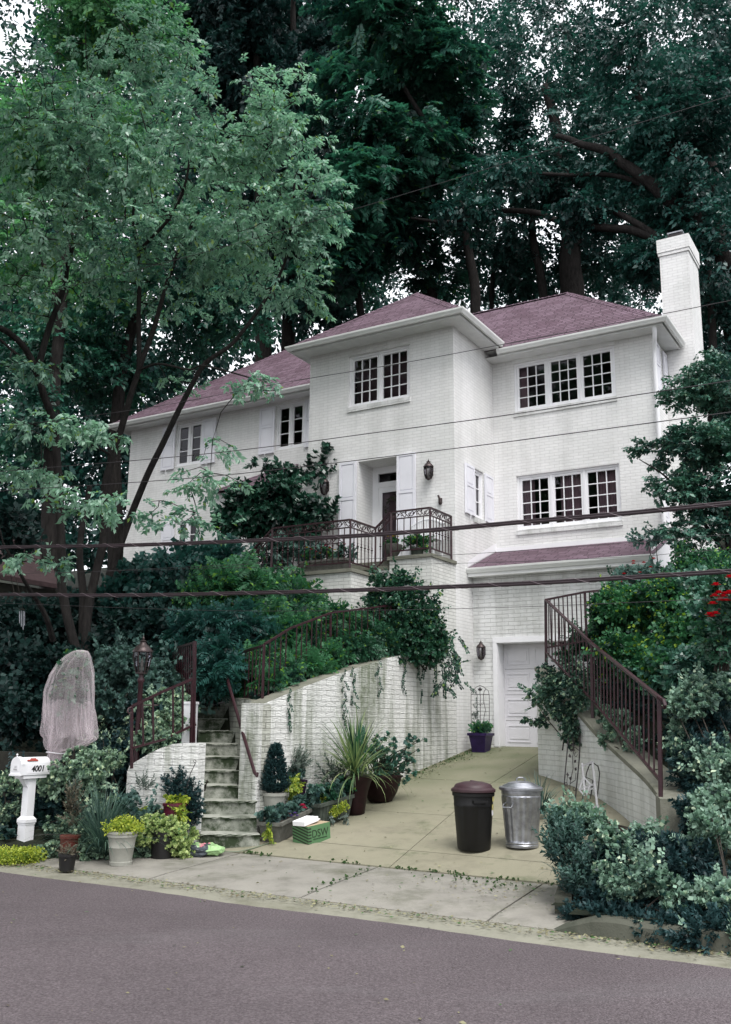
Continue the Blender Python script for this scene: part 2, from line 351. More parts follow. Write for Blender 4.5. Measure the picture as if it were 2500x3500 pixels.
# ---------------------------------------------------------------- object helpers
def tag(o, label=None, cat=None, group=None, kind=None):
    if label: o['label'] = label
    if cat: o['category'] = cat
    if group: o['group'] = group
    if kind: o['kind'] = kind
    return o
def empty(name, loc=(0, 0, 0), mat=None):
    o = bpy.data.objects.new(name, None); COL.objects.link(o)
    o.empty_display_size = .1
    if mat is not None: o.matrix_world = mat
    else: o.location = loc
    return o
def thing(name, label, cat, loc=(0, 0, 0), group=None, mat=None):
    return tag(empty(name, loc, mat), label, cat, group)
class MB:
    """collects shapes and links them as ONE mesh object"""
    def __init__(s, xf=None): s.v = []; s.f = []; s.mi = []; s.m = 0; s.xf = xf; s.uv = {}
    def add(s, vs, fs, uvs=None):
        k = len(s.v)
        for p in vs:
            if s.xf: p = s.xf(*p)
            s.v.append(tuple(p))
        for i, f in enumerate(fs):
            if uvs: s.uv[len(s.f)] = uvs[i]
            s.f.append(tuple(k+j for j in f)); s.mi.append(s.m)
        return s
    def box(s, x0, x1, y0, y1, z0, z1):
        return s.add([(x0, y0, z0), (x1, y0, z0), (x1, y1, z0), (x0, y1, z0), (x0, y0, z1), (x1, y0, z1), (x1, y1, z1), (x0, y1, z1)],
                     [(0, 3, 2, 1), (4, 5, 6, 7), (0, 1, 5, 4), (1, 2, 6, 5), (2, 3, 7, 6), (3, 0, 4, 7)])
    def quad(s, a, b, c, d): return s.add([a, b, c, d], [(0, 1, 2, 3)])
    def bar(s, p, q, w, h=None, up=(0, 0, 1)):
        p, q = Vector(p), Vector(q); d = (q-p).normalized(); u = Vector(up)
        if abs(d.dot(u)) > .99: u = Vector((RV.x, RV.y, 0))
        x = d.cross(u).normalized()*(w/2); y = x.cross(d).normalized()*((h or w)/2)
        vs = [p-x-y, p+x-y, p+x+y, p-x+y, q-x-y, q+x-y, q+x+y, q-x+y]
        return s.add(vs, [(0, 3, 2, 1), (4, 5, 6, 7), (0, 1, 5, 4), (1, 2, 6, 5), (2, 3, 7, 6), (3, 0, 4, 7)])
    def tube(s, pts, rs, n=8, caps=True):
        pts = [Vector(p) for p in pts]
        if not hasattr(rs, '__len__'): rs = [rs]*len(pts)
        vs = []; fs = []; ref = None
        for i, p in enumerate(pts):
            d = (pts[min(i+1, len(pts)-1)] - pts[max(i-1, 0)])
            d = d.normalized() if d.length > 1e-9 else Vector((0, 0, 1))
            if ref is None: ref = Vector((1, 0, 0)) if abs(d.x) < .8 else Vector((0, 1, 0))
            x = (ref - d*ref.dot(d)).normalized(); ref = x; y = d.cross(x)
            for k in range(n):
                t = 2*math.pi*k/n; vs.append(p + (x*math.cos(t)+y*math.sin(t))*rs[i])
        for i in range(len(pts)-1):
            for k in range(n):
                fs.append((i*n+k, i*n+(k+1) % n, (i+1)*n+(k+1) % n, (i+1)*n+k))
        if caps: fs.append(tuple(range(n-1, -1, -1))); fs.append(tuple(range((len(pts)-1)*n, len(pts)*n)))
        return s.add(vs, fs)
    def lathe(s, prof, n=24, c=(0, 0, 0), sx=1, sy=1, sq=None, flute=None):
        vs = []; fs = []
        for i, (r, z) in enumerate(prof):
            for k in range(n):
                t = 2*math.pi*k/n; rr = r
                if sq: rr = r*min(1/max(abs(math.cos(t)), 1e-6), 1/max(abs(math.sin(t)), 1e-6), 1.41*sq)
                if flute and i in flute[0]: rr = r + flute[1]*(1 if (k // flute[2]) % 2 else -1)
                vs.append((c[0]+rr*math.cos(t)*sx, c[1]+rr*math.sin(t)*sy, c[2]+z))
        for i in range(len(prof)-1):
            for k in range(n): fs.append((i*n+k, i*n+(k+1) % n, (i+1)*n+(k+1) % n, (i+1)*n+k))
        fs.append(tuple(range(n-1, -1, -1))); fs.append(tuple(range((len(prof)-1)*n, len(prof)*n)))
        return s.add(vs, fs)
    def prism(s, poly, y0, y1):
        """polygon in x,z pushed along y"""
        n = len(poly)
        vs = [(x, y0, z) for x, z in poly] + [(x, y1, z) for x, z in poly]
        fs = [tuple(range(n)), tuple(range(2*n-1, n-1, -1))] + [(i, i+n, (i+1) % n+n, (i+1) % n) for i in range(n)]
        return s.add(vs, fs)
    def sweep(s, path, prof, closed=False):
        """profile (out, z) swept along a level 2-D path with mitred corners; out is to the right of travel"""
        n = len(path); m = len(prof); vs = []; fs = []
        for i in range(n):
            p = Vector(path[i][:2])
            d0 = (p - Vector(path[i-1][:2])).normalized() if (i > 0 or closed) else None
            d1 = (Vector(path[(i+1) % n][:2]) - p).normalized() if (i < n-1 or closed) else None
            d0 = d0 or d1; d1 = d1 or d0
            n0 = Vector((d0.y, -d0.x)); n1 = Vector((d1.y, -d1.x)); mt = (n0+n1); mt = mt / max(mt.dot(n0), .2) if mt.length > 1e-6 else n0
            for o, z in prof: vs.append((p.x+mt.x*o, p.y+mt.y*o, path[i][2]+z))
        for i in range(n if closed else n-1):
            for k in range(m):
                a = i*m+k; b_ = i*m+(k+1) % m; c = ((i+1) % n)*m+(k+1) % m; d = ((i+1) % n)*m+k
                fs.append((a, b_, c, d))
        if not closed: fs.append(tuple(range(m-1, -1, -1))); fs.append(tuple(range((n-1)*m, n*m)))
        return s.add(vs, fs)
    def build(s, name, mats, parent=None, smooth=False, uv=False, recalc=True, local=True):
        me = bpy.data.meshes.new(name); me.from_pydata(s.v, [], s.f)
        mats = mats if isinstance(mats, (list, tuple)) else [mats]
        for m in mats: me.materials.append(MATS[m])
        if recalc:
            bm = bmesh.new(); bm.from_mesh(me); bmesh.ops.recalc_face_normals(bm, faces=bm.faces); bm.to_mesh(me); bm.free()
        me.polygons.foreach_set('material_index', s.mi)
        if smooth:
            me.polygons.foreach_set('use_smooth', [True]*len(me.polygons))
            try: me.set_sharp_from_angle(angle=rad(38))
            except Exception: pass
        if uv:
            lay = me.uv_layers.new(name='UVMap')
            for i, p in enumerate(me.polygons):
                nn = p.normal
                if abs(nn.z) > .97: t = Vector((1, 0, 0)); b_ = Vector((0, 1, 0))
                else:
                    t = Vector((0, 0, 1)).cross(nn).normalized(); b_ = nn.cross(t)
                for li in p.loop_indices:
                    co = me.vertices[me.loops[li].vertex_index].co
                    lay.data[li].uv = (co.dot(t), co.dot(b_))
        o = bpy.data.objects.new(name, me); COL.objects.link(o)
        if parent is not None:
            o.parent = parent
            if not local: o.matrix_parent_inverse = parent.matrix_basis.inverted()
        return o
def wb(s, name, mats, parent, **k):
    """build a mesh given in world coordinates under its thing"""
    return s.build(name, mats, parent, local=False, **k)
def text(body, name, mat, size, M, parent, shear=0.0, bold=0.0, ext=.0012):
    c = bpy.data.curves.new(name, 'FONT'); c.body = body; c.size = size; c.align_x = 'CENTER'; c.align_y = 'CENTER'
    c.shear = shear; c.offset = bold; c.extrude = ext; c.materials.append(MATS[mat])
    tmp = bpy.data.objects.new(name+'_curve', c); COL.objects.link(tmp)
    bpy.context.view_layer.update()
    me = bpy.data.meshes.new_from_object(tmp.evaluated_get(bpy.context.evaluated_depsgraph_get()))
    bpy.data.objects.remove(tmp)
    o = bpy.data.objects.new(name, me); COL.objects.link(o); o.parent = parent; o.matrix_local = M
    return o
# ---------------------------------------------------------------- ground, road, drive
RW = [((2.95, 16.5), 2.67), ((3.27, 15.6), 2.15), ((3.46, 14.6), 1.66), ((3.50, 13.3), 1.34), ((3.42, 11.9), 1.12), ((3.20, 10.55), .985)]   # right wall: plan (x, y), top
RWH = [H((p[0], p[1], 0))[:2] for p, z in RW]
def rw_a(b):                                          # wall line a at a given b
    bs = [q[1] for q in RWH][::-1]; as_ = [q[0] for q in RWH][::-1]
    return float(np.interp(b, bs, as_))
STEP_L = lambda k: (P(443.0-.3*k*1.2, 1600, 12.80+.3*k).x, 12.80+.3*k)
def step_edges(k):
    """left and right ends of the front edge of step k"""
    L = [(445, 12.82), (446, 13.13), (445.5, 13.44), (444.5, 13.75), (444, 14.06), (444, 14.37), (443, 14.68), (440, 14.99), (436, 15.30), (434, 15.62), (434, 15.9)][k]
    R = [(577, 12.86), (570.5, 13.17), (562, 13.48), (553, 13.79), (547, 14.10), (540, 14.41), (530, 14.72), (519, 15.03), (509, 15.34), (500, 15.66), (497, 15.9)][k]
    z = STEP_Z0+RISE*(k+.5)
    q, e = Pxz(L[0], L[1], z), Pxz(R[0], R[1], z); d = (e-q).normalized()
    return q, e + d*(.05 if k > 1 else 0)
STEP_Z0, RISE = .12, .181
def in_poly(x, y, poly):
    c = False; j = len(poly)-1
    for i in range(len(poly)):
        xi, yi = poly[i]; xj, yj = poly[j]
        if (yi > y) != (yj > y) and x < (xj-xi)*(y-yi)/(yj-yi)+xi: c = not c
        j = i
    return c
stair_poly = [step_edges(0)[0].xy, step_edges(0)[1].xy, step_edges(10)[1].xy, step_edges(10)[0].xy]
stair_poly = [(p.x, p.y) for p in stair_poly]
def ground_z(a, b):
    yard = float(np.interp(b, [-9.3, -8.8, -7.6, -6.6, -5.6, -4.2, -2, 0, 2, 8, 14, 30, 70], [.02, .14, .42, .85, 1.45, 2.0, 2.8, 3.6, 4.2, 5.2, 7.5, 12, 20]))
    if a < 2.0 and b < 20:
        by_wall = float(np.interp(b, [-9.3, -7.0, -6.45, -6.3, -5.3, -4.4, -2.8, -.8, .5, 2, 8, 30], [-.04, .02, .05, 1.82, 2.1, 2.33, 2.66, 3.0, 3.2, 4.2, 5.2, 12]))
        t = min(1, max(0, (a+2.6)/1.6)); t = t*t*(3-2*t)
        z = yard*(1-t)+by_wall*t
    else:
        right = float(np.interp(b, [-9.3, -8.9, -8.0, -6.9, -6.4, -5, -3, -1.5, .8, 3, 8, 30, 70], [.03, .12, .2, .34, .5, 1.1, 1.6, 2.2, 3.1, 3.6, 5.2, 12, 20]))
        z = right + max(0, a-5)*.05
        if b < 1.2:
            top = float(np.interp(b, [q[1] for q in RWH][::-1], [z_-.12 for p_, z_ in RW][::-1]))
            t = min(1, max(0, (a-rw_a(b)-.5)/1.2)); z = min(z, top+t*1.2) if b > -6.8 else z
    p = W(a, b)
    if in_poly(p.x, p.y, stair_poly):
        z = min(z, STEP_Z0 + max(0, (p.y-12.9))*RISE/.31 - .3)
    elif a > -1.2 and a < 2 and b < -6.3: z = min(z, -.05)
    return z
ga = np.unique(np.concatenate([np.arange(-60, -14, 4.0), np.arange(-14, -5, .7), np.arange(-5, 8, .25), np.arange(8, 16, 1.0), np.arange(16, 61, 4.0), [-.12]]))
gb = np.unique(np.concatenate([np.arange(-8.85, 3, .25), np.arange(3, 15, 1.0), np.arange(15, 71, 5.0)]))
g = MB(); rng = np.random.default_rng(3)
for b_ in gb:
    for a_ in ga:
        z = ground_z(a_, b_); fl = .05 if (b_ > -8.9 and z > .2) else .0
        g.v.append(tuple(W(a_, b_, z + rng.normal(0, fl))))
nA = len(ga)
for j in range(len(gb)-1):
    for i in range(nA-1):
        ac, bc = (ga[i]+ga[i+1])/2, (gb[j]+gb[j+1])/2
        if -.13 < ac < rw_a(bc)+.27 and -6.75 < bc < .85: continue       # the drive lies here
        if bc < -6.3 and -.5 < ac < 4.75-(bc+7.2)*.25: continue
        g.f.append((j*nA+i, j*nA+i+1, (j+1)*nA+i+1, (j+1)*nA+i)); g.mi.append(0)
gr = g.build('ground', 'earth', smooth=True, recalc=False); tag(gr, kind='structure')
base = MB(); base.quad(*[W(a, b, -1.2) for a, b in ((-300, -300), (300, -300), (300, 300), (-300, 300))])
tag(base.build('terrain', 'earth', recalc=False), kind='structure')

def strip(name, mat, rows, zf, na=40, kind='structure', fuzz=0):
    m = MB(); k = 0
    for b_, a0, a1 in rows:
        for i in range(na+1):
            a_ = a0+(a1-a0)*i/na; m.v.append(tuple(W(a_, b_, zf(a_, b_))))
    for j in range(len(rows)-1):
        for i in range(na):
            m.f.append((j*(na+1)+i, j*(na+1)+i+1, (j+1)*(na+1)+i+1, (j+1)*(na+1)+i)); m.mi.append(0)
    o = m.build(name, mat, smooth=True, recalc=False); tag(o, kind=kind); return o
def road_z(a, b): return -.006*(b+9.33) - .0012*(b+9.33)**2 if b > -14 else -.006*(-4.67)-.0012*21.8 + (b+14)*.004
strip('road', 'asphalt', [(b, -70, 70) for b in (-40, -26, -20, -16, -14, -12, -11, -10.2, -9.6, -9.33)], lambda a, b: road_z(a, b) , 70)
GED = random.Random(5)
gut = MB(); xs = np.arange(-30, 30.01, .2)
for i, a_ in enumerate(xs):
    e = -9.36 + .03*math.sin(a_*2.1) + GED.uniform(-.015, .015)
    for b_, z_ in ((e-.12, -.004), (e, .012), (-9.1, .004), (-8.97, .02)): gut.v.append(tuple(W(a_, b_, z_)))
for i in range(len(xs)-1):
    for k in range(3): gut.f.append((i*4+k, (i+1)*4+k, (i+1)*4+k+1, i*4+k+1)); gut.mi.append(0)
tag(gut.build('gutter_strip', 'gutter_concrete', smooth=True, recalc=False), kind='structure')
# apron: separate slabs with open joints
def slab(name, mat, a0, a1, b0, b1, zf, parent, na=8, nb=6, skew=0.0):
    m = MB(); top = []
    for j in range(nb+1):
        for i in range(na+1):
            b_ = b0+(b1-b0)*j/nb; a_ = a0(b_)+(a1(b_)-a0(b_))*i/na
            ed = .012 if (i in (0, na) or j in (0, nb)) else 0
            m.v.append(tuple(W(a_, b_, zf(b_)-ed)))
    for j in range(nb):
        for i in range(na): m.f.append((j*(na+1)+i, j*(na+1)+i+1, (j+1)*(na+1)+i+1, (j+1)*(na+1)+i)); m.mi.append(0)
    ring = [i for i in range(na+1)] + [j*(na+1)+na for j in range(1, nb+1)] + [nb*(na+1)+i for i in range(na-1, -1, -1)] + [j*(na+1) for j in range(nb-1, 0, -1)]
    k = len(m.v)
    for r in ring: x, y, z = m.v[r]; m.v.append((x, y, z-.12))
    for i in range(len(ring)): m.f.append((ring[i], k+i, k+(i+1) % len(ring), ring[(i+1) % len(ring)])); m.mi.append(0)
    return m.build(name, mat, parent, recalc=False)
ap = tag(empty('pavement'), kind='structure')
az = lambda b: float(np.interp(b, [-9.0, -8.9, -7.2], [.035, .05, .105]))
cuts = [-1.75, .55, 2.55, 4.55, 5.5]
for i in range(4):
    slab('slab', 'apron_concrete', lambda b, c=cuts[i]: c+.012+(b+9)*(-.08), lambda b, c=cuts[i+1]: c-.012+(b+9)*(-.08), -8.985, -7.22, az, ap)
drv = tag(empty('driveway'), kind='structure')
R_ = lambda b: min(rw_a(b)+.05, 5.2) if b > -6.5 else float(np.interp(b, [-7.2, -6.5], [4.75, rw_a(-6.5)+.05]))
L_ = lambda b: -.06 if b > -6.45 else -1.9
mid = lambda b: float(np.interp(b, [-7.2, -3, 1], [2.55, 1.75, 1.5]))
for (b0, b1) in ((-7.18, -6.46), (-6.44, -4.6), (-4.585, -2.2), (-2.185, 1.35)):
    top = b1
    zf = lambda b: drive_z(b)
    slab('slab', 'drive_concrete', L_ if b1 < -6.4 else (lambda b: -.06), lambda b: mid(b)-.006, b0, b1, zf, drv, 10, 10)
    slab('slab', 'drive_concrete', lambda b: mid(b)+.006, (R_ if b1 <= .3 else (lambda b: max(R_(b), 3.3) if b > -.6 else R_(b))), b0, b1, zf, drv, 10, 10)
bed = MB()
for b_ in np.arange(-9.1, 1.4, .3):
    for a_ in (-2.2, 5.9): bed.v.append(tuple(W(a_, b_, drive_z(b_)-.09)))
for i in range(len(bed.v)//2-1): bed.f.append((2*i, 2*i+1, 2*i+3, 2*i+2)); bed.mi.append(0)
bed.build('joint_soil', 'earth', drv, recalc=False)
# kerbs
def kerb(name, a0, a1, label, h=.13, dip=False):
    m = MB(); n = 14
    for i in range(n+1):
        a_ = a0+(a1-a0)*i/n; t = i/n
        hh = h*(min(1, t*5) if dip else 1) + .01*math.sin(i*1.7)
        for o_, z_ in ((-9.02, -.05), (-9.0, hh-.03), (-8.97, hh), (-8.84, hh), (-8.82, hh-.03), (-8.82, -.05)):
            m.v.append(tuple(W(a_, o_+.008*math.sin(i*2.3), z_)))
    for i in range(n):
        for k in range(5): m.f.append((i*6+k, (i+1)*6+k, (i+1)*6+k+1, i*6+k+1)); m.mi.append(0)
    m.f.append(tuple(range(6))); m.f.append(tuple(range(n*6+5, n*6-1, -1))); m.mi += [0, 0]
    return tag(m.build(name, 'kerb_concrete', recalc=True), label, 'kerb')
kerb('kerb', 5.1, 6.9, 'mossy concrete kerb rising beside the apron under the right bushes', .16, True)
kerb('kerb', 6.92, 12.0, 'mossy concrete kerb running to the right edge under trailing plants', .17)
kerb('kerb', -14, -2.3, 'grey kerb along the road below the mailbox bed', .12)

# ---------------------------------------------------------------- garden walls
def poly_wall(name, pts, mats, parent=None, thick=.25, cap=.0, side=1, zlow=None):
    """pts: (world xy, z_bottom, z_top); brick face with its own running UV; side: which way the thickness goes"""
    n = len(pts); V = [Vector((p[0][0], p[0][1])) for p in pts]
    nor = []
    for i in range(n):
        d = (V[min(i+1, n-1)]-V[max(i-1, 0)]).normalized(); nor.append(Vector((d.y, -d.x))*side)
    m = MB(); u = 0; us = []
    for i in range(n):
        if i: u += (V[i]-V[i-1]).length
        us.append(u)
    for i in range(n):
        q = V[i]-nor[i]*thick
        m.v += [(V[i].x, V[i].y, pts[i][1]), (V[i].x, V[i].y, pts[i][2]), (q.x, q.y, pts[i][2]), (q.x, q.y, pts[i][1])]
    uvl = []
    for i in range(n-1):
        a, b = i*4, (i+1)*4
        m.f.append((a, b, b+1, a+1)); m.mi.append(0); uvl.append([(us[i], pts[i][1]), (us[i+1], pts[i+1][1]), (us[i+1], pts[i+1][2]), (us[i], pts[i][2])])
        m.f.append((a+1, b+1, b+2, a+2)); m.mi.append(1 if len(mats) > 1 else 0); uvl.append([(us[i], 0), (us[i+1], 0), (us[i+1], .25), (us[i], .25)])
        m.f.append((a+2, b+2, b+3, a+3)); m.mi.append(0); uvl.append([(us[i], pts[i][2]), (us[i+1], pts[i+1][2]), (us[i+1], pts[i+1][1]), (us[i], pts[i][1])])
    for k, i in ((0, 0), (1, n-1)):
        a = i*4; m.f.append((a, a+1, a+2, a+3)); m.mi.append(0); uvl.append([(0, pts[i][1]), (0, pts[i][2]), (thick, pts[i][2]), (thick, pts[i][1])])
    o = m.build(name, mats, parent, recalc=False)
    lay = o.data.uv_layers.new(name='UVMap'); k = 0
    for uvs in uvl:
        for q in uvs: lay.data[k].uv = q; k += 1
    return o
wx = lambda a, b: (W(a, b).x, W(a, b).y)
def resample(pts, step=.3):
    out = [pts[0]]
    for p, q in zip(pts, pts[1:]):
        L = (Vector(p[0])-Vector(q[0])).length; n = max(1, round(L/step))
        for i in range(1, n+1):
            t = i/n; out.append(((p[0][0]+(q[0][0]-p[0][0])*t, p[0][1]+(q[0][1]-p[0][1])*t), p[1]+(q[1]-p[1])*t, p[2]+(q[2]-p[2])*t))
    return out
# long wall on the left of the drive
gw = thing('retaining_wall', 'tall white painted brick wall sloping up along the left of the driveway', 'retaining wall', W(0, -3, .6))
pts = [(wx(0, -6.38), 0.0, 1.93), (wx(0, -6.07), 0.0, 2.01), (wx(0, -5.31), .1, 2.22), (wx(0, -4.41), .3, 2.44), (wx(0, -2.81), .5, 2.79), (wx(0, -.02), .8, 3.24)]
wb2 = poly_wall('face', resample(pts), ['wall_brick', 'cap_concrete'], gw, .3, side=1); wb2.matrix_parent_inverse = gw.matrix_basis.inverted()
c = MB(HM_ := (lambda a, b, z: tuple(W(a, b, z))))
c.box(-.28, .035, -6.42, -6.12, 0, 1.96)
wb(c, 'pillar', 'wall_brick', gw, uv=True)
# wall beside the steps
sw = thing('retaining_wall', 'grimy white brick wall along the right side of the concrete steps', 'retaining wall', W(-.5, -6, .3))
e0, e10 = P(577, 1600, 13.5), step_edges(10)[1]
pts = [((W(-.02, -6.40).x, W(-.02, -6.40).y), 0, 1.93), ((step_edges(4)[1].x-.045, step_edges(4)[1].y), .3, 2.02), ((e10.x-.045, e10.y-.1), 1.0, 2.1), ((e10.x-.4, e10.y+1.6), 1.2, 2.3)]
o = poly_wall('face', resample(pts), ['stair_brick', 'cap_concrete'], sw, .2, side=-1); o.matrix_parent_inverse = sw.matrix_basis.inverted()
# concrete steps
st = thing('garden_steps', 'worn mossy concrete steps climbing from the pavement between two white walls', 'steps', step_edges(0)[0])
rs = random.Random(8)
for k in range(10):
    l0, r0 = step_edges(k); l1, r1 = step_edges(min(k+1, 10))
    z1 = STEP_Z0+(k+1)*RISE; z0 = max(STEP_Z0-.1, z1-RISE-.25)
    m = MB(); nx = 12
    d = (l1-l0)*1.25; d2 = (r1-r0)*1.25
    # nosing profile with worn, slightly uneven edge
    prof = [(0.0, z0), (0.0, z1-.035), (-.022, z1-.028), (-.026, z1-.008), (-.010, z1), (.16, z1-.004), (1, z1-.002), (1, z0)]
    for i in range(nx+1):
        t = i/nx; f0 = l0.lerp(r0, t); dd = d.lerp(d2, t); L = dd.length
        for j, (o_, z_) in enumerate(prof):
            q = f0 + dd*(o_ if abs(o_) == 1 else o_/L*1.0)
            jit = rs.uniform(-.009, .006) if j in (2, 3, 4) else 0
            m.v.append((q.x, q.y+jit, z_+jit*.8))
    np_ = len(prof)
    for i in range(nx):
        for j in range(np_): m.f.append((i*np_+j, i*np_+(j+1) % np_, (i+1)*np_+(j+1) % np_, (i+1)*np_+j)); m.mi.append(0)
    m.f.append(tuple(range(np_))); m.f.append(tuple(range(nx*np_+np_-1, nx*np_-1, -1))); m.mi += [0, 0]
    wb(m, 'step', 'step_concrete', st)
# small wall left of the steps
lw = thing('retaining_wall', 'short white brick wall with sloping top at the left of the steps', 'retaining wall', P(360, 1785, 13.0))
Yw = 12.95
top = [(283, 1712), (288, 1700), (300, 1692), (330, 1674), (355, 1662), (383, 1652), (405, 1650.5), (443, 1650)]
pts = []
for x, y in top:
    yy = Yw + (x-443)*-.0016
    q = P(x, y, yy); pts.append(((q.x, q.y), .05, q.z))
o = poly_wall('face', resample(pts, .15), ['wall_brick', 'trim_paint'], lw, .22, side=1); o.matrix_parent_inverse = lw.matrix_basis.inverted()
pw = thing('gate_pier', 'narrow white painted end of the upper garden wall by the steps', 'pier', P(419, 1690, 13.9))
a_, b_ = P(407.5, 1563, 13.9), P(434, 1563, 13.9)
m = MB(); m.box(a_.x, b_.x, 13.9, 14.15, .8, a_.z); wb(m, 'pillar', 'white_paint', pw)
m = MB(); m.box(a_.x-.012, b_.x+.012, 13.888, 14.16, a_.z, a_.z+.035); wb(m, 'cap', 'white_paint', pw)
# curved right wall
rwt = thing('retaining_wall', 'curved white brick wall with sloping concrete cap on the right of the driveway', 'retaining wall', (3.3, 13, .5))
pts = [((p[0], p[1]), drive_z(H((p[0], p[1], 0))[1])-.25, z-.07) for p, z in RW]
# smooth the curve
def catmull(P_, n=6):
    out = []
    for i in range(len(P_)-1):
        p0, p1, p2, p3 = P_[max(i-1, 0)], P_[i], P_[i+1], P_[min(i+2, len(P_)-1)]
        for k in range(n):
            t = k/n
            out.append(tuple(.5*((2*b)+(-a+c)*t+(2*a-5*b+4*c-d)*t*t+(-a+3*b-3*c+d)*t**3) for a, b, c, d in zip(p0, p1, p2, p3)))
    out.append(tuple(P_[-1])); return out
cm = catmull([(p[0][0], p[0][1], p[1], p[2]) for p in pts], 6)
end_x = cm[0][0]
pr = [((x, y), zb, zt) for x, y, zb, zt in cm]
ret = [((pr[0][0][0]+.9, pr[0][0][1]+.5), pr[0][1], pr[0][2]+.1)]
o = poly_wall('face', pr, ['garage_brick', 'cap_concrete'], rwt, .3, side=1); o.matrix_parent_inverse = rwt.matrix_basis.inverted()
capm = MB(); nn = len(cm)
for i, (x, y, zb, zt) in enumerate(cm):
    d = Vector((cm[min(i+1, nn-1)][0]-cm[max(i-1, 0)][0], cm[min(i+1, nn-1)][1]-cm[max(i-1, 0)][1])).normalized(); nv = Vector((d.y, -d.x))
    for o_, z_ in ((.025, zt), (.025, zt+.06), (.0, zt+.072), (-.38, zt+.072), (-.38, zt)): capm.v.append((x+nv.x*o_, y+nv.y*o_, z_))
for i in range(nn-1):
    for k in range(5): capm.f.append((i*5+k, (i+1)*5+k, (i+1)*5+(k+1) % 5, i*5+(k+1) % 5)); capm.mi.append(0)
capm.f += [(0, 1, 2, 3, 4), tuple(range(nn*5-1, nn*5-6, -1))]; capm.mi += [0, 0]
wb(capm, 'cap', 'cap_concrete', rwt)
m = MB(); q = cm[-1]; m.add([(3.06, 10.2, .1), (3.50, 10.16, .1), (3.62, 10.62, .1), (3.15, 10.66, .1), (3.07, 10.21, .985), (3.50, 10.17, .975), (3.62, 10.62, .99), (3.16, 10.66, .995)],
                            [(0, 3, 2, 1), (4, 5, 6, 7), (0, 1, 5, 4), (1, 2, 6, 5), (2, 3, 7, 6), (3, 0, 4, 7)])
wb(m, 'end_block', 'cap_concrete', rwt)
# low stone edge of the right bed
m = MB(); 
for i, (x, y, Y) in enumerate(((1208, 1975, 0), (1228, 2003, 0), (1250, 2030, 0), (1263, 2048, 0))):
    p = P(x, y, 10.6-i*.5); hh = .2
    a, b, _ = H(p); a = [4.5, 4.72, 4.86, 5.0][i]; b = [-6.9, -7.4, -8.0, -8.5][i]
    for o_, z_ in ((0, 0), (0, .27-.02*i), (.16, .27-.02*i), (.16, 0)): m.v.append(tuple(W(a+o_, b, z_)))
for i in range(3):
    for k in range(4): m.f.append((i*4+k, (i+1)*4+k, (i+1)*4+(k+1) % 4, i*4+(k+1) % 4)); m.mi.append(0)
m.f += [(0, 1, 2, 3), (15, 14, 13, 12)]; m.mi += [0, 0]
tag(m.build('bed_edging', 'kerb_concrete'), 'low weathered stone edging at the left end of the right flower bed', 'edging')
# timber edging in the left bank
tb = thing('timber_edging', 'dark weathered timber edging behind the white mailbox', 'edging', P(80, 1690, 14.2))
m = MB(); a_, b_ = P(-60, 1668, 14.6), P(205, 1672, 14.3)
for z0, z1 in ((.5, .86), (.875, 1.24)): m.add([(a_.x, a_.y, z0), (b_.x, b_.y, z0), (b_.x, b_.y+.16, z0), (a_.x, a_.y+.16, z0), (a_.x, a_.y, z1), (b_.x, b_.y, z1-.03), (b_.x, b_.y+.16, z1-.03), (a_.x, a_.y+.16, z1)],
                            [(0, 3, 2, 1), (4, 5, 6, 7), (0, 1, 5, 4), (1, 2, 6, 5), (2, 3, 7, 6), (3, 0, 4, 7)])
wb(m, 'plank', 'timber_dark', tb)

# ---------------------------------------------------------------- house
house = thing('brick_house', 'white painted brick house with mauve hipped roofs above a garage', 'house', mat=HM)
def grid_wall(mb, a0, a1, z0, z1, holes, at, depth=.11, face='F'):
    """wall plane with openings and their reveals; face F looks to -b, S looks to +a, L looks to -a, K looks to +b"""
    f = {'F': lambda u, w, z: (u, at+w, z), 'S': lambda u, w, z: (at-w, u, z), 'L': lambda u, w, z: (at+w, u, z), 'K': lambda u, w, z: (u, at-w, z)}[face]
    us = sorted({a0, a1, *[h[0] for h in holes], *[h[1] for h in holes]}); zs = sorted({z0, z1, *[h[2] for h in holes], *[h[3] for h in holes]})
    flip = face in 'SK' and False
    for i in range(len(us)-1):
        for j in range(len(zs)-1):
            uc, zc = (us[i]+us[i+1])/2, (zs[j]+zs[j+1])/2
            if any(h[0] < uc < h[1] and h[2] < zc < h[3] for h in holes): continue
            q = [f(us[i], 0, zs[j]), f(us[i+1], 0, zs[j]), f(us[i+1], 0, zs[j+1]), f(us[i], 0, zs[j+1])]
            mb.add(q if face in 'FS' else q[::-1], [(0, 1, 2, 3)])
    for h in holes:
        dp = h[4] if len(h) > 4 else depth
        for q in ([f(h[0], 0, h[2]), f(h[0], dp, h[2]), f(h[0], dp, h[3]), f(h[0], 0, h[3])], [f(h[1], 0, h[3]), f(h[1], dp, h[3]), f(h[1], dp, h[2]), f(h[1], 0, h[2])],
                  [f(h[0], 0, h[3]), f(h[0], dp, h[3]), f(h[1], dp, h[3]), f(h[1], 0, h[3])], [f(h[0], 0, h[2]), f(h[1], 0, h[2]), f(h[1], dp, h[2]), f(h[0], dp, h[2])]):
            mb.quad(*q)
BR, BG, BL = 2.1, .82, 1.95            # planes of right wing, garage front, left wing
m = MB(); grid_wall(m, -3.67, 0, 2.2, 10.08, [(-2.62, -1.05, 8.58, 9.80, .12), (-2.33, -1.33, 4.95, 7.29, .68)], 0)
grid_wall(m, 0, BR, .7, 10.06, [(.93, 1.47, 6.0, 7.09, .11)], 0, face='S'); grid_wall(m, 0, BL, 3, 10.05, [], -3.67, face='L')
m.build('wall', 'house_brick', house, uv=True, recalc=False)
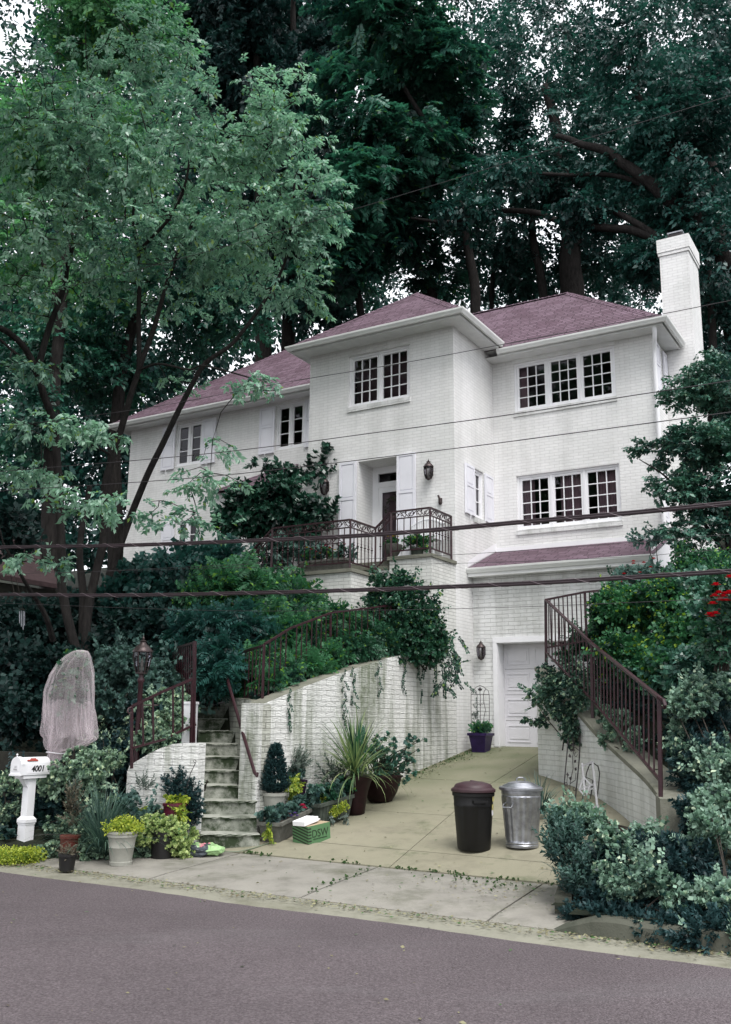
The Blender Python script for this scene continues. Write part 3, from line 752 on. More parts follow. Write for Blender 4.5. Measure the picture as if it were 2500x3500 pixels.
m = MB(); grid_wall(m, 0, 3.65, 5.2, 9.86, [(.52, 2.84, 8.58, 9.74, .1), (.52, 2.83, 5.86, 7.09, .11)], BR)
grid_wall(m, BR, 7.2, 3.0, 9.86, [(2.62, 2.9, 8.6, 9.7, .1)], 3.65, face='S'); grid_wall(m, -11.25, 3.65, 3.5, 9.86, [], 7.9, face='K')
m.build('wall', 'house_brick', house, uv=True, recalc=False)
m = MB(); grid_wall(m, -11.25, -3.67, 2.6, 9.9, [(-6.05, -5.15, 8.55, 9.78, .1), (-9.5, -8.55, 8.55, 9.78, .1), (-9.34, -8.54, 5.9, 7.0, .1)], BL); grid_wall(m, BL, 7.9, 2.5, 9.9, [], -11.25, face='L')
m.build('wall', 'house_brick', house, uv=True, recalc=False)
m = MB(); grid_wall(m, 0, 3.72, 1.0, 4.72, [(.53, 2.97, 1.24, 3.30, .32)], BG); grid_wall(m, BG, BR+1.5, 1.0, 5.3, [], 3.72, face='S')
m.build('wall', 'garage_brick', house, uv=True, recalc=False)
# floors inside keep the rooms dark and apart
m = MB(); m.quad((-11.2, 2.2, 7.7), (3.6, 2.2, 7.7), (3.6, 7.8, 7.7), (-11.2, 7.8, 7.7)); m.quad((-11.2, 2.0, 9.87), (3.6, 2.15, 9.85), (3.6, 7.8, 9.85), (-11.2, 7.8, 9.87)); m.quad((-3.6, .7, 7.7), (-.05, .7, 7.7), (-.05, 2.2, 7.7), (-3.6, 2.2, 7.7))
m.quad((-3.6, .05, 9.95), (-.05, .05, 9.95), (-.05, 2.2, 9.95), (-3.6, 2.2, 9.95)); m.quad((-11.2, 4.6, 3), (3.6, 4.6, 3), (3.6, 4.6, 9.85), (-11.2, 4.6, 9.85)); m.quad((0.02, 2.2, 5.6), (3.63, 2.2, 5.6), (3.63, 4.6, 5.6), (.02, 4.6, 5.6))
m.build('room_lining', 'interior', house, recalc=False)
# roofs
def roof(faces, name='roof'):
    m = MB()
    for q in faces: m.add(q, [tuple(range(len(q)))])
    return m.build(name, 'shingle', house, uv=True, recalc=True)
def ridge_caps(parent, lines):
    m = MB()
    for p, q in lines:
        p, q = Vector(p), Vector(q); L = (q-p).length; n = int(L/.16); d = (q-p)/n
        for i in range(n):
            s0 = p+d*i; s1 = p+d*(i+1.25); up = Vector((0, 0, .018)); x = d.cross(Vector((0, 0, 1))).normalized()
            m.add([s0-x*.13+Vector((0, 0, -.055)), s0+up*1.6, s0+x*.13+Vector((0, 0, -.055)), s1-x*.12+Vector((0, 0, -.065)), s1+up*.5, s1+x*.12+Vector((0, 0, -.065))],
                  [(0, 1, 4, 3), (1, 2, 5, 4), (0, 2, 1)])
    m.build('ridge_cap', 'shingle', parent, uv=True, recalc=False)
GUT = [(0, 0), (0, -.10), (.055, -.105), (.075, -.07), (.1, -.035), (.105, 0), (.09, .004), (.085, -.012), (.02, -.04)]
def gutter(parent, path):
    m = MB(); m.sweep(path, GUT); return m.build('gutter', 'gutter_dirt', parent)
def soffit(parent, poly, path, z):
    m = MB(); m.add([(a, b, z) for a, b in poly], [tuple(range(len(poly)))])
    m.sweep([(p[0], p[1], z) for p in path], [(0, -.02), (0, .17), (-.025, .17), (-.025, -.02)])
    return m.build('soffit', 'soffit_paint', parent)
Zc, Zr, Zl = 10.12, 9.96, 9.99
rc = roof([[(-3.92, -.5, Zc), (.42, -.5, Zc), (-1.75, 1.67, 11.84)], [(.42, -.5, Zc), (.42, 2.4, Zc), (-1.75, 4.6, 11.84), (-1.75, 1.67, 11.84)], [(-3.92, 4.6, Zc), (-3.92, -.5, Zc), (-1.75, 1.67, 11.84), (-1.75, 4.6, 11.84)]])
ridge_caps(rc, [((-3.88, -.46, Zc+.03), (-1.75, 1.67, 11.84)), ((.38, -.46, Zc+.03), (-1.75, 1.67, 11.84)), ((-1.75, 1.67, 11.84), (-1.75, 4.4, 11.84))])
gutter(rc, [(-3.9, 2.0, Zc-.01), (-3.9, -.48, Zc-.01), (.40, -.48, Zc-.01), (.40, 1.62, Zc-.01)])
soffit(rc, [(-3.87, 2.0), (-3.87, -.45), (.37, -.45), (.37, 2.05)], [(-3.87, 2.0), (-3.87, -.45), (.37, -.45), (.37, 1.6)], Zc-.13)
rr = roof([[(-3.3, 1.62, Zr), (4.03, 1.62, Zr), (1.03, 4.62, 12.42), (-3.3, 4.62, 12.42)], [(4.03, 1.62, Zr), (4.03, 7.62, Zr), (1.03, 4.62, 12.42)], [(4.03, 7.62, Zr), (-3.3, 7.62, Zr), (-3.3, 4.62, 12.42), (1.03, 4.62, 12.42)]])
ridge_caps(rr, [((3.98, 1.67, Zr+.035), (1.03, 4.62, 12.42)), ((1.03, 4.62, 12.42), (-3.2, 4.62, 12.42))])
gutter(rr, [(.33, 1.64, Zr-.01), (4.01, 1.64, Zr-.01), (4.01, 3.22, Zr-.01)]); gutter(rr, [(4.01, 4.32, Zr-.01), (4.01, 7.6, Zr-.01)])
soffit(rr, [(.0, 2.1), (.0, 1.67), (3.98, 1.67), (3.98, 3.22), (3.63, 3.22), (3.63, 2.1)], [(.3, 1.67), (3.98, 1.67), (3.98, 3.22)], Zr-.13)
rl = roof([[(-11.65, 1.5, Zl), (-3.0, 1.5, Zl), (-3.0, 5.1, 12.86), (-8.05, 5.1, 12.86)], [(-11.65, 8.7, Zl), (-11.65, 1.5, Zl), (-8.05, 5.1, 12.86)], [(-3.0, 8.7, Zl), (-11.65, 8.7, Zl), (-8.05, 5.1, 12.86), (-3.0, 5.1, 12.86)], [(-3.0, 1.5, Zl), (-3.0, 8.7, Zl), (-3.0, 5.1, 12.86)]])
ridge_caps(rl, [((-11.6, 1.55, Zl+.035), (-8.05, 5.1, 12.86)), ((-8.05, 5.1, 12.86), (-3.1, 5.1, 12.86))])
gutter(rl, [(-11.63, 7, Zl-.01), (-11.63, 1.52, Zl-.01), (-3.7, 1.52, Zl-.01)])
soffit(rl, [(-11.6, 7), (-11.6, 1.55), (-3.6, 1.55), (-3.6, 2.0), (-11.2, 2.0), (-11.2, 7)], [(-11.6, 7), (-11.6, 1.55), (-3.7, 1.55)], Zl-.13)
# lean-to roof over the garage
rs_ = roof([[(0.005, .58, 4.84), (3.80, .58, 4.84), (3.80, BR, 5.42), (.005, BR, 5.42)]])
m = MB(); m.sweep([(.0, .60, 4.83), (3.80, .60, 4.83)], GUT); m.build('gutter', 'gutter_dirt', rs_)
m = MB(); m.box(.004, 3.80, .605, .80, 4.66, 4.72); m.box(.004, 3.80, .575, .6, 4.655, 4.83); m.build('soffit', 'soffit_paint', rs_)
m = MB(); m.box(3.74, 3.79, .62, BR, 4.7, 4.8); m.add([(3.795, .62, 4.70), (3.795, BR, 4.70), (3.795, BR, 5.38), (3.795, .62, 4.82)], [(0, 1, 2, 3)]); m.build('gable_board', 'white_paint', rs_, recalc=False)
m = MB(); m.add([(.012, .56, 4.86), (.012, BR, 5.44), (.012, BR-.0, 5.62), (.012, 1.0, 5.17), (.012, .58, 4.98)], [(0, 1, 2, 3, 4)]); m.box(.012, 3.7, BR-.03, BR-.012, 5.40, 5.50); m.build('flashing', 'white_paint', rs_, recalc=False)
# bay roof behind the laurel
roof([[(-7.25, .75, 7.32), (-5.1, .75, 7.32), (-5.3, BL, 8.1), (-5.75, BL, 8.1)], [(-7.25, .75, 7.32), (-5.75, BL, 8.1), (-7.25, BL, 7.36)]])
m = MB(); m.box(-7.1, -4.7, .9, 1.93, 3, 7.3); m.build('bay_wall', 'house_brick', house, uv=True)
# chimney
ch = MB(); ch.box(3.655, 4.29, 3.25, 4.27, 3.2, 12.28); ch.m = 0
chim = ch.build('chimney', 'house_brick', house, uv=True)
m = MB(); m.box(3.63, 4.315, 3.225, 4.295, 12.12, 12.2); m.box(3.615, 4.33, 3.21, 4.31, 12.2, 12.52); m.build('chimney_top', 'house_brick', chim, uv=True)
m = MB(); m.box(3.82, 4.16, 3.42, 4.05, 12.72, 12.75); 
for x, y in ((3.84, 3.44), (4.13, 3.44), (3.84, 4.02), (4.13, 4.02)): m.box(x, x+.02, y, y+.02, 12.52, 12.72)
m.m = 1; m.box(3.83, 4.15, 3.43, 4.04, 12.54, 12.70)
m.build('chimney_cap', ['galvanised', 'dark_metal'], chim)
# downspout
m = MB(); m.tube([(3.80, 1.72, 9.84), (3.80, 1.74, 9.72), (3.77, 1.84, 9.58), (3.72, 1.98, 9.45), (3.70, 2.02, 9.3), (3.70, 2.03, 5.6), (3.70, 2.03, 3.6)], .045, 10); m.build('downspout', 'white_paint', house, smooth=True)
# windows
def wf(face, at):
    return {'F': lambda u, w, z: (u, at-w, z), 'S': lambda u, w, z: (at+w, u, z)}[face]
def window(face, at, u0, u1, z0, z1, n, cols, rows, rec=.1, sill=True, curtain=None, parent=None):
    """w grows outwards; the frame sits rec behind the wall face"""
    xf = wf(face, at); fw = .05; o = -rec
    m = MB(xf)
    m.box(u0, u0+fw, o, o+.06, z0, z1); m.box(u1-fw, u1, o, o+.06, z0, z1); m.box(u0+fw, u1-fw, o, o+.06, z1-fw, z1); m.box(u0+fw, u1-fw, o, o+.06, z0, z0+.04)
    wd = (u1-u0-2*fw)/n
    for i in range(1, n): m.box(u0+fw+wd*i-.022, u0+fw+wd*i+.022, o+.004, o+.064, z0+.04, z1-fw)
    win = m.build('window', 'white_paint', parent or house)
    for i in range(n):
        a = u0+fw+wd*i+(.024 if i else .004); b = u0+fw+wd*(i+1)-(.024 if i < n-1 else .004); c0, c1 = z0+.043, z1-fw-.003; t = .052
        m = MB(xf); m.box(a, a+t, o-.01, o+.045, c0, c1); m.box(b-t, b, o-.01, o+.045, c0, c1); m.box(a+t, b-t, o-.01, o+.045, c0, c0+t); m.box(a+t, b-t, o-.01, o+.045, c1-t, c1)
        ia, ib, ic, id_ = a+t, b-t, c0+t, c1-t
        for k in range(1, cols):
            x = ia+(ib-ia)*k/cols; m.box(x-.0105, x+.0105, o, o+.037, ic, id_)
        for k in range(1, rows):
            z = ic+(id_-ic)*k/rows; m.box(ia, ib, o+.002, o+.035, z-.0105, z+.0105)
        m.build('sash', 'white_paint', win)
    m = MB(xf)
    m.quad((u0+fw, o+.016, z0+.03), (u1-fw, o+.016, z0+.03), (u1-fw, o+.016, z1-fw), (u0+fw, o+.016, z1-fw)); m.build('pane', 'window_glass', win, recalc=False)
    if sill:
        m = MB(xf); m.box(u0-.02, u1+.02, -rec+.0, .032, z0-.115, z0-.002); m.build('sill', 'garage_brick', win, uv=True)
    if curtain:
        for (ca, cb) in curtain:
            m = MB(xf); k = 30; zz = np.linspace(z0, z1-.06, 2)
            for j in range(2):
                for i in range(k+1):
                    u = ca+(cb-ca)*i/k; m.v.append(xf(u, o-.13+.018*math.sin(i*1.35), zz[j]))
            for i in range(k): m.f.append((i, i+1, k+2+i, k+1+i)); m.mi.append(0)
            m.build('curtain', 'curtain', win, smooth=True, recalc=False)
    return win
wc_ = window('F', 0, -2.62, -1.05, 8.58, 9.80, 2, 3, 4, .12)
m = MB(); m.quad((-2.6, .33, 8.5), (-1.07, .33, 8.5), (-1.07, .33, 9.79), (-2.6, .33, 9.79)); m.build('blind', 'blind', wc_, recalc=False)
window('F', BR, .52, 2.84, 8.58, 9.74, 3, 3, 4, .09, curtain=[(.56, .80)])
window('F', BR, .52, 2.83, 5.86, 7.09, 3, 3, 4, .11, curtain=[(.55, .86), (1.45, 2.06), (2.3, 2.8)])
window('S', 0, .93, 1.47, 6.0, 7.09, 1, 2, 3, .1, curtain=[(1.1, 1.46)])
window('S', 3.65, 2.62, 2.9, 8.6, 9.7, 1, 1, 3, .09)
window('F', BL, -6.05, -5.15, 8.55, 9.78, 2, 1, 3, .09, sill=False)
window('F', BL, -9.5, -8.55, 8.55, 9.78, 2, 1, 3, .09, sill=False)
window('F', BL, -9.34, -8.54, 5.9, 7.0, 2, 1, 3, .09)
m = MB(); m.box(.5, 2.86, BR-.02, BR+.05, 9.742, 9.835); m.build('lintel_board', 'soffit_paint', house)
def shutter(face, at, u0, u1, z0, z1, split=.42, thick=.035, off=.012, parent=None):
    xf = wf(face, at); m = MB(xf); s = .055
    m.box(u0, u1, off, off+thick*.55, z0, z1)
    zs = z0+(z1-z0)*(1-split)
    for a, b, c, d in ((u0, u0+s, z0, z1), (u1-s, u1, z0, z1), (u0+s, u1-s, z0, z0+s*1.3), (u0+s, u1-s, z1-s, z1), (u0+s, u1-s, zs-s/2, zs+s/2)): m.box(a, b, off+thick*.5, off+thick, c, d)
    for c, d in ((z0+s*1.3, zs-s/2), (zs+s/2, z1-s)): m.box(u0+s+.022, u1-s-.022, off+thick*.5, off+thick*.88, c+.022, d-.022)
    sh = m.build('shutter', 'shutter_paint', parent or house)
    if z0 > 5.5:
        m = MB(xf); m.tube([(u0+(u1-u0)*.45, .03, z0+.01), (u0+(u1-u0)*.45, .06, z0-.02), (u0+(u1-u0)*.45-.01, .05, z0-.1), (u0+(u1-u0)*.45+.03, .045, z0-.13)], .008, 6); m.build('shutter_dog', 'white_paint', sh)
    return sh
shutter('S', 0, .46, .915, 6.0, 7.08); shutter('S', 0, 1.485, 1.93, 6.0, 7.08)
shutter('F', BL, -6.57, -6.08, 8.5, 9.76); shutter('F', BL, -5.13, -4.64, 8.5, 9.76)
shutter('F', BL, -9.99, -9.52, 8.5, 9.76); shutter('F', BL, -8.53, -8.06, 8.5, 9.76)
shutter('F', BL, -9.82, -9.37, 5.88, 6.98); 
shutter('S', 3.65, 2.16, 2.58, 8.58, 9.72); shutter('S', 3.65, 2.92, 3.22, 8.58, 9.72); shutter('S', 3.65, 2.16, 2.58, 5.8, 7.05)
shutter('F', 0, -2.78, -2.345, 4.97, 7.3, .36, .05, .03); shutter('F', 0, -1.325, -.88, 4.97, 7.3, .36, .05, .03)
# front door in its deep recess
xf = wf('F', .68); m = MB(xf)
m.box(-2.33, -2.19, -.02, .05, 4.95, 7.29); m.box(-1.42, -1.33, -.02, .05, 4.95, 7.29); m.box(-2.19, -1.42, -.02, .05, 7.14, 7.29); m.box(-2.19, -1.42, -.02, .05, 6.82, 6.94)
fr = m.build('door_frame', 'white_paint', house)
m = MB(xf); m.quad((-2.19, .0, 6.94), (-1.42, .0, 6.94), (-1.42, .0, 7.14), (-2.19, .0, 7.14)); m.build('pane', 'window_glass', fr, recalc=False)
m = MB(xf); m.box(-2.19, -1.42, -.12, -.08, 4.95, 6.82); dr = m.build('door', 'door_mauve', house)
m = MB(xf); s = .1
m.box(-2.19, -2.19+s, .0, .035, 4.97, 6.82); m.box(-1.42-s, -1.42, .0, .035, 4.97, 6.82); m.box(-2.19+s, -1.42-s, .0, .035, 6.7, 6.82); m.box(-2.19+s, -1.42-s, .0, .035, 4.97, 5.12)
sd_ = m.build('storm_door', 'white_paint', house)
m = MB(xf); m.quad((-2.09, .018, 5.12), (-1.52, .018, 5.12), (-1.52, .018, 6.7), (-2.09, .018, 6.7)); m.build('pane', 'window_glass', sd_, recalc=False)
m = MB(xf); rr_ = random.Random(4)
for k in range(90):
    t = rr_.uniform(0, 6.283); r = .2+rr_.uniform(-.06, .06); u, z = -1.78+r*math.cos(t), 6.35+r*math.sin(t)
    q = [(u+rr_.uniform(-.05, .05), .04+rr_.uniform(0, .05), z+rr_.uniform(-.05, .05)) for _ in range(4)]; m.quad(*q)
tag(m.build('wreath', 'wreath', house, recalc=False))
m = MB(); m.box(-2.33, -1.33, .0, .7, 4.8, 4.96); m.build('door_step', 'step_concrete', house)
# garage door
xf = wf('F', BG+.32); m = MB(xf); z = 1.25; hgt = (3.30-1.25)/4
for k in range(4):
    z0, z1 = z+hgt*k+.004, z+hgt*(k+1)-.004
    m.box(.53, 2.97, -.03, .0, z0, z1)
    for i in range(4):
        a0 = .53+.61*i+.06; a1 = a0+.49
        m.box(a0, a1, .0, .012, z0+.085, z0+.105); m.box(a0, a1, .0, .012, z1-.105, z1-.085); m.box(a0, a0+.02, .0, .012, z0+.105, z1-.105); m.box(a1-.02, a1, .0, .012, z0+.105, z1-.105); m.box(a0+.05, a1-.05, .0, .010, z0+.15, z1-.15)
gd = m.build('garage_door', 'garage_paint', house)
m = MB(xf); m.box(.53, 2.97, -.05, -.033, 1.24, 3.3); m.build('door_backing', 'door_mauve', gd)
m = MB(xf); m.box(1.62, 1.78, .006, .05, 1.52, 1.545); m.build('handle', 'galvanised', gd)
m = MB(wf('F', BG)); m.box(.44, .528, -.02, .028, 1.26, 3.30); m.box(2.972, 3.06, -.02, .028, 1.26, 3.30); m.box(.44, 3.06, -.02, .03, 3.302, 3.415); m.box(.528, .535, -.31, .0, 1.26, 3.3); m.box(2.965, 2.972, -.31, .0, 1.26, 3.3); m.box(.53, 2.97, -.31, .0, 3.292, 3.30)
m.build('door_trim', 'white_paint', house)
_p = [W(0, 0, 0)]; _b = 3.4; _q = next(P(1598/S, 1080/S, y_) for y_ in np.arange(17, 26, .02) if H(P(1598/S, 1080/S, y_))[1] > _b); _a, _b, _z = H(_q)
m = MB(); m.tube([(_a, _b, _z-.5), (_a, _b, _z+.06)], .04, 10); m.build('vent_pipe', 'white_paint', house)
#PART3
# ---------------------------------------------------------------- porch
porch = thing('porch', 'white brick porch of two levels with mossy stone edges before the front door', 'porch', mat=HM)
m = MB(); m.box(-.93, -.001, -1.06, -.001, 1.2, 4.83); m.box(-4.2, -1.25, -1.98, -.001, 2.2, 4.5); m.box(-1.25, -.93, -1.0, -.001, 2.2, 4.66)
m.build('platform', 'porch_brick', porch, uv=True)
m = MB(); m.box(-.97, .035, -1.1, -.002, 4.832, 4.9); m.box(-4.25, -1.21, -2.03, -.002, 4.502, 4.57); m.box(-1.209, -.972, -1.03, -.002, 4.662, 4.74); m.box(-2.6, -.975, -.7, -.003, 4.741, 4.9)
m.build('paving', 'cap_concrete', porch)
def railing(name, label, segs, M=None, scroll=False, bal=.11, post_w=.04, bw=.014, group='wrought iron railings', knuckle=False, bottom=.12, rail_h=.03):
    """segs: list of (foot p, foot q, height, post at p, post at q) in world coordinates"""
    t = thing(name, label, 'railing', Vector(segs[0][0]), group)
    for seg in segs:
        p, q, h, pp, pq = seg[:5]; gap = seg[5] if len(seg) > 5 else bottom
        p, q = Vector(p), Vector(q); up = Vector((0, 0, 1)); L = (q-p).length
        for flag, e in ((pp, p), (pq, q)):
            if flag:
                m = MB(); m.box(e.x-post_w/2, e.x+post_w/2, e.y-post_w/2, e.y+post_w/2, e.z-.03-(flag if flag is not True else 0), e.z+h); wb(m, 'post', 'iron_paint', t)
        m = MB(); m.bar(p+up*h, q+up*h, .05, rail_h); wb(m, 'handrail', 'iron_paint', t)
        m = MB(); m.bar(p+up*gap, q+up*gap, .026, .026); wb(m, 'bottom_rail', 'iron_paint', t)
        topz = h
        if scroll:
            topz = h-.15; m = MB(); m.bar(p+up*topz, q+up*topz, .022, .022); wb(m, 'middle_rail', 'iron_paint', t)
            m = MB(); d = (q-p).normalized(); n = max(2, int(L/.17)); sd2 = L/n
            for i in range(n):
                c = p+d*(sd2*(i+.5))+up*(h-.077); sgn = 1 if i % 2 else -1; pts = []
                for k in range(15):
                    a = k/14*5.2; r = .055*(1-k/19); pts.append(c+d*(r*math.cos(a)*1.25)+up*(sgn*r*math.sin(a)))
                m.tube(pts, .0085, 5)
                pts = [c+d*(-sd2/2+sd2*k/8)+up*(sgn*.05*math.sin(k/8*6.283)) for k in range(9)]; m.tube(pts, .008, 5)
                for s2 in (-1, 1):
                    l0 = c+d*s2*.05+up*(.02*sgn*s2); e = l0+d*.04+up*(.045*s2); w_ = (up*.022-d*.012)
                    m.add([l0, (l0+e)/2+w_, e, (l0+e)/2-w_], [(0, 1, 2, 3)])
            wb(m, 'scroll_frieze', 'iron_paint', t, recalc=False)
        n = max(2, int(L/bal))
        for i in range(1, n):
            b0 = p.lerp(q, i/n)
            m = MB(); m.bar(b0+up*gap, b0+up*topz, bw)
            if knuckle:
                zc = gap+(topz-gap)*.52
                for o_, r in ((-.05, .017), (0, .026), (.05, .017)): m.lathe([(r*.4, -.02), (r, 0), (r*.4, .02)], 8, (b0.x, b0.y, b0.z+zc+o_))
            wb(m, 'baluster', 'iron_paint', t)
    return t
w3 = lambda a, b, z: W(a, b, z)
railing('porch_railing', 'ornate iron railing with leaf scrolls on the upper porch level by the door', [
    (w3(-.93, -1.0, 4.9), w3(-.06, -1.0, 4.9), .92, True, True), (w3(-.06, -1.0, 4.9), w3(-.06, -.06, 4.9), .92, False, True)], scroll=True, bal=.125, knuckle=True)
railing('porch_railing', 'ornate iron railing with leaf scrolls round the lower porch level', [
    (w3(-3.14, -1.98, 4.57), w3(-1.28, -1.98, 4.57), .95, True, True), (w3(-1.28, -1.98, 4.57), w3(-1.28, -1.02, 4.57), .95, False, True), (w3(-1.28, -1.02, 4.57), w3(-.95, -1.0, 4.86), .95, False, False)], scroll=True, bal=.125, knuckle=True)
railing('porch_railing', 'ornate iron railing running down to the left from the lower porch level', [
    (w3(-3.16, -1.98, 4.56), w3(-4.2, -1.98, 3.72), .93, False, True)], scroll=True, bal=.125, knuckle=True)
railing('porch_railing', 'rear iron railing behind the planted lower porch level', [
    (w3(-3.0, -.75, 4.57), w3(-2.2, -.75, 4.57), .93, True, True)], scroll=True, bal=.125, knuckle=True)
# ---------------------------------------------------------------- garden railings
def rl3(pts): return [P(*q) for q in pts]
# long one on the right wall
tpl = [(1212, 1333, 16.35), (1313, 1429, 14.35), (1464, 1551, 10.42)]
ft = [Pxz(1213, 16.35, 2.77), Pxz(1316, 14.35, 1.93), Pxz(1466.5, 10.42, 1.02)]
hs = [P(*tpl[i]).z-ft[i].z for i in range(3)]
t = thing('garden_railing', 'long plain iron railing sloping down the curved right wall', 'railing', ft[0], 'wrought iron railings')
def free_rail(t, feet, tops, nb, posts=(0, -1), post_w=.04, bw=.016, gap=.14, rail=.045, droop=None, botrail=True):
    for i in posts:
        f, tp = feet[i], tops[i]; m = MB(); m.bar(f-Vector((0, 0, .12)), tp, post_w); wb(m, 'post', 'iron_paint', t)
    m = MB()
    for i in range(len(tops)-1): m.bar(tops[i]+Vector((0, 0, .01)), tops[i+1]+Vector((0, 0, .01)), rail, .03)
    wb(m, 'handrail', 'iron_paint', t)
    if botrail:
        m = MB()
        for i in range(len(feet)-1): m.bar(feet[i]+Vector((0, 0, gap)), feet[i+1]+Vector((0, 0, gap)), .03, .025)
        wb(m, 'bottom_rail', 'iron_paint', t)
    for i in range(len(feet)-1):
        for k in range(1, nb[i]):
            s_ = k/nb[i]; m = MB(); m.bar(feet[i].lerp(feet[i+1], s_)+Vector((0, 0, gap if botrail else -.05)), tops[i].lerp(tops[i+1], s_), bw); wb(m, 'baluster', 'iron_paint', t)
tops = [P(*q) for q in tpl]
ctr = tops[0].lerp(tops[2], .36); 
free_rail(t, ft, tops, [13, 17], posts=(0, 1, 2))
e = tops[2]; m = MB(); m.tube([e+Vector((0, 0, .01)), e+Vector((.02, -.09, -.02)), e+Vector((.025, -.11, -.07)), e+Vector((.02, -.08, -.10))], .022, 8); wb(m, 'rail_end', 'iron_paint', t, smooth=True)
t = thing('garden_railing', 'plain iron railing along the terrace above the right wall', 'railing', P(1300, 1400, 16.2), 'wrought iron railings')
tp = [P(1212, 1333, 16.35), P(1299, 1316, 16.0), P(1420, 1303, 15.6)]; fe = [Vector((p.x, p.y, p.z-.95)) for p in tp]
free_rail(t, fe, tp, [9, 12], posts=(1, 2), post_w=.035)
# railing on the slope above the drive wall, among ferns
t = thing('garden_railing', 'thin iron railing climbing through the ferns above the driveway wall', 'railing', P(586, 1560, 14), 'wrought iron railings')
tp = [P(587, 1432, 14.0), P(648, 1395, 14.9), P(735, 1362, 16.0), P(868, 1345, 17.3)]; fe = [Vector((p.x, p.y, p.z-1.0)) for p in tp]
free_rail(t, fe, tp, [5, 8, 10], posts=(0, 2, 3), post_w=.03, bw=.014, gap=.2, rail=.026, botrail=False)
t = thing('garden_railing', 'low stretch of iron railing left of the fern slope behind the steps', 'railing', P(540, 1480, 14.6), 'wrought iron railings')
tp = [P(587, 1434, 14.0), P(532, 1452, 15.2), P(470, 1474, 16.4)]; fe = [Vector((p.x, p.y, p.z-.9)) for p in tp]
free_rail(t, fe, tp, [7, 7], posts=(2,), post_w=.03, bw=.014, gap=.2, rail=.035)
# hand rail of the steps
t = thing('handrail', 'single sloping iron handrail on the white wall right of the steps', 'handrail', P(568, 1720, 13.0), 'wrought iron railings')
pts = [P(487, 1464, 15.1), P(503, 1500, 14.7), P(535, 1612, 13.75), P(566, 1716, 13.0), P(571, 1722, 12.94), P(572, 1716, 12.96)]
m = MB(); m.tube(pts[:4], .024, 8); m.tube(pts[3:], [.024, .026, .02], 8); wb(m, 'rail', 'iron_paint', t, smooth=True)
m = MB(); m.tube([P(520, 1560, 14.2), P(524, 1566, 14.75)], .012, 6); m.tube([P(553, 1672, 13.33), P(556, 1680, 13.7)], .012, 6); wb(m, 'bracket', 'iron_paint', t)
# left of the steps
t = thing('garden_railing', 'iron railing with a curled end on the low white wall left of the steps', 'railing', P(294, 1700, 12.9), 'wrought iron railings')
tp = [P(293, 1570, 12.75), P(362, 1537, 13.2), P(428, 1509, 13.65)]; fe = [Pxz(294, 12.75, 1.22), Pxz(362, 13.2, 1.32), Pxz(425, 13.65, 1.5)]
free_rail(t, fe, tp, [3, 3], posts=(0, -1), post_w=.03, bw=.02, rail=.03)
c = tp[0]; m = MB(); m.tube([c, c+Vector((-.03, -.05, -.02)), c+Vector((-.035, -.07, -.06)), c+Vector((-.01, -.06, -.085)), c+Vector((.01, -.045, -.07))], .014, 8); wb(m, 'rail_end', 'iron_paint', t, smooth=True)
t = thing('garden_railing', 'dense tall iron railing panel running back from the head of the steps', 'railing', P(427, 1640, 13.7), 'wrought iron railings')
tp = [P(433, 1428, 13.7), P(366, 1447, 17.2)]; fe = [Pxz(429, 13.7, .98), Pxz(365, 17.2, 2.15)]
fe2 = [Vector((fe[0].x, fe[0].y, tp[0].z-1.22)), Vector((fe[1].x, fe[1].y, tp[1].z-1.15))]
free_rail(t, fe2, tp, [18], posts=(1,), post_w=.03, bw=.010, gap=.08, rail=.03)
m = MB(); m.bar(fe[0], tp[0]+Vector((0, 0, .03)), .036); wb(m, 'post', 'iron_paint', t)
# ---------------------------------------------------------------- lanterns
def lantern(name, label, c, s, wall=True, group=None, out=Vector((0, -1, 0))):
    """c: centre of the glass; s: height of the glass body"""
    t = thing(name, label, 'lantern', c, group)
    m = MB(); r = s*.36
    for k in range(6):
        a = k*math.pi/3; pts = [(math.cos(a)*r*f, math.sin(a)*r*f, z*s) for f, z in ((.55, -.55), (.82, -.3), (1, .1), (.95, .42))]; m.tube(pts, s*.03, 5)
    m.lathe([(.0, -.66*s), (r*.25, -.64*s), (r*.4, -.58*s), (r*.62, -.55*s), (r*.62, -.52*s), (0, -.5*s)], 12)
    m.build('cage', 'lantern_metal', t)
    m = MB(); m.lathe([(r*1.12, .40*s), (r*1.1, .46*s), (r*.8, .62*s), (r*.45, .72*s), (r*.4, .78*s), (r*.5, .82*s), (r*.15, .88*s), (r*.18, .93*s), (r*.05, .97*s), (.002, 1.1*s)], 16); m.build('cap', 'lantern_metal', t, smooth=True)
    m = MB(); m.lathe([(r*.5, -.52*s), (r*.78, -.3*s), (r*.95, .1*s), (r*.9, .40*s)], 12); m.build('glass', 'window_glass', t, recalc=False)
    m = MB(); m.lathe([(r*.16, -.5*s), (r*.16, -.02*s), (r*.12, 0), (0.002, .16*s)], 8); m.build('candle', 'cream_pot', t)
    if wall:
        m = MB(); b = Vector(out)*-1; L = .13
        m.tube([Vector((0, 0, .45*s))+b*r*.9, Vector((0, 0, .55*s))+b*(r+.03), b*L+Vector((0, 0, .3*s)), b*L+Vector((0, 0, -.1*s)), b*(r*.9+.02)+Vector((0, 0, -.45*s))], s*.04, 6)
        x = b.cross(Vector((0, 0, 1))); c0 = b*(L-.0)
        m.add([c0-x*.045+Vector((0, 0, -.2*s)), c0+x*.045+Vector((0, 0, -.2*s)), c0+x*.045+Vector((0, 0, .38*s)), c0+Vector((0, 0, .5*s)), c0-x*.045+Vector((0, 0, .38*s))], [(0, 1, 2, 3, 4)])
        m.build('bracket', 'lantern_metal', t)
    return t
fout = -BV
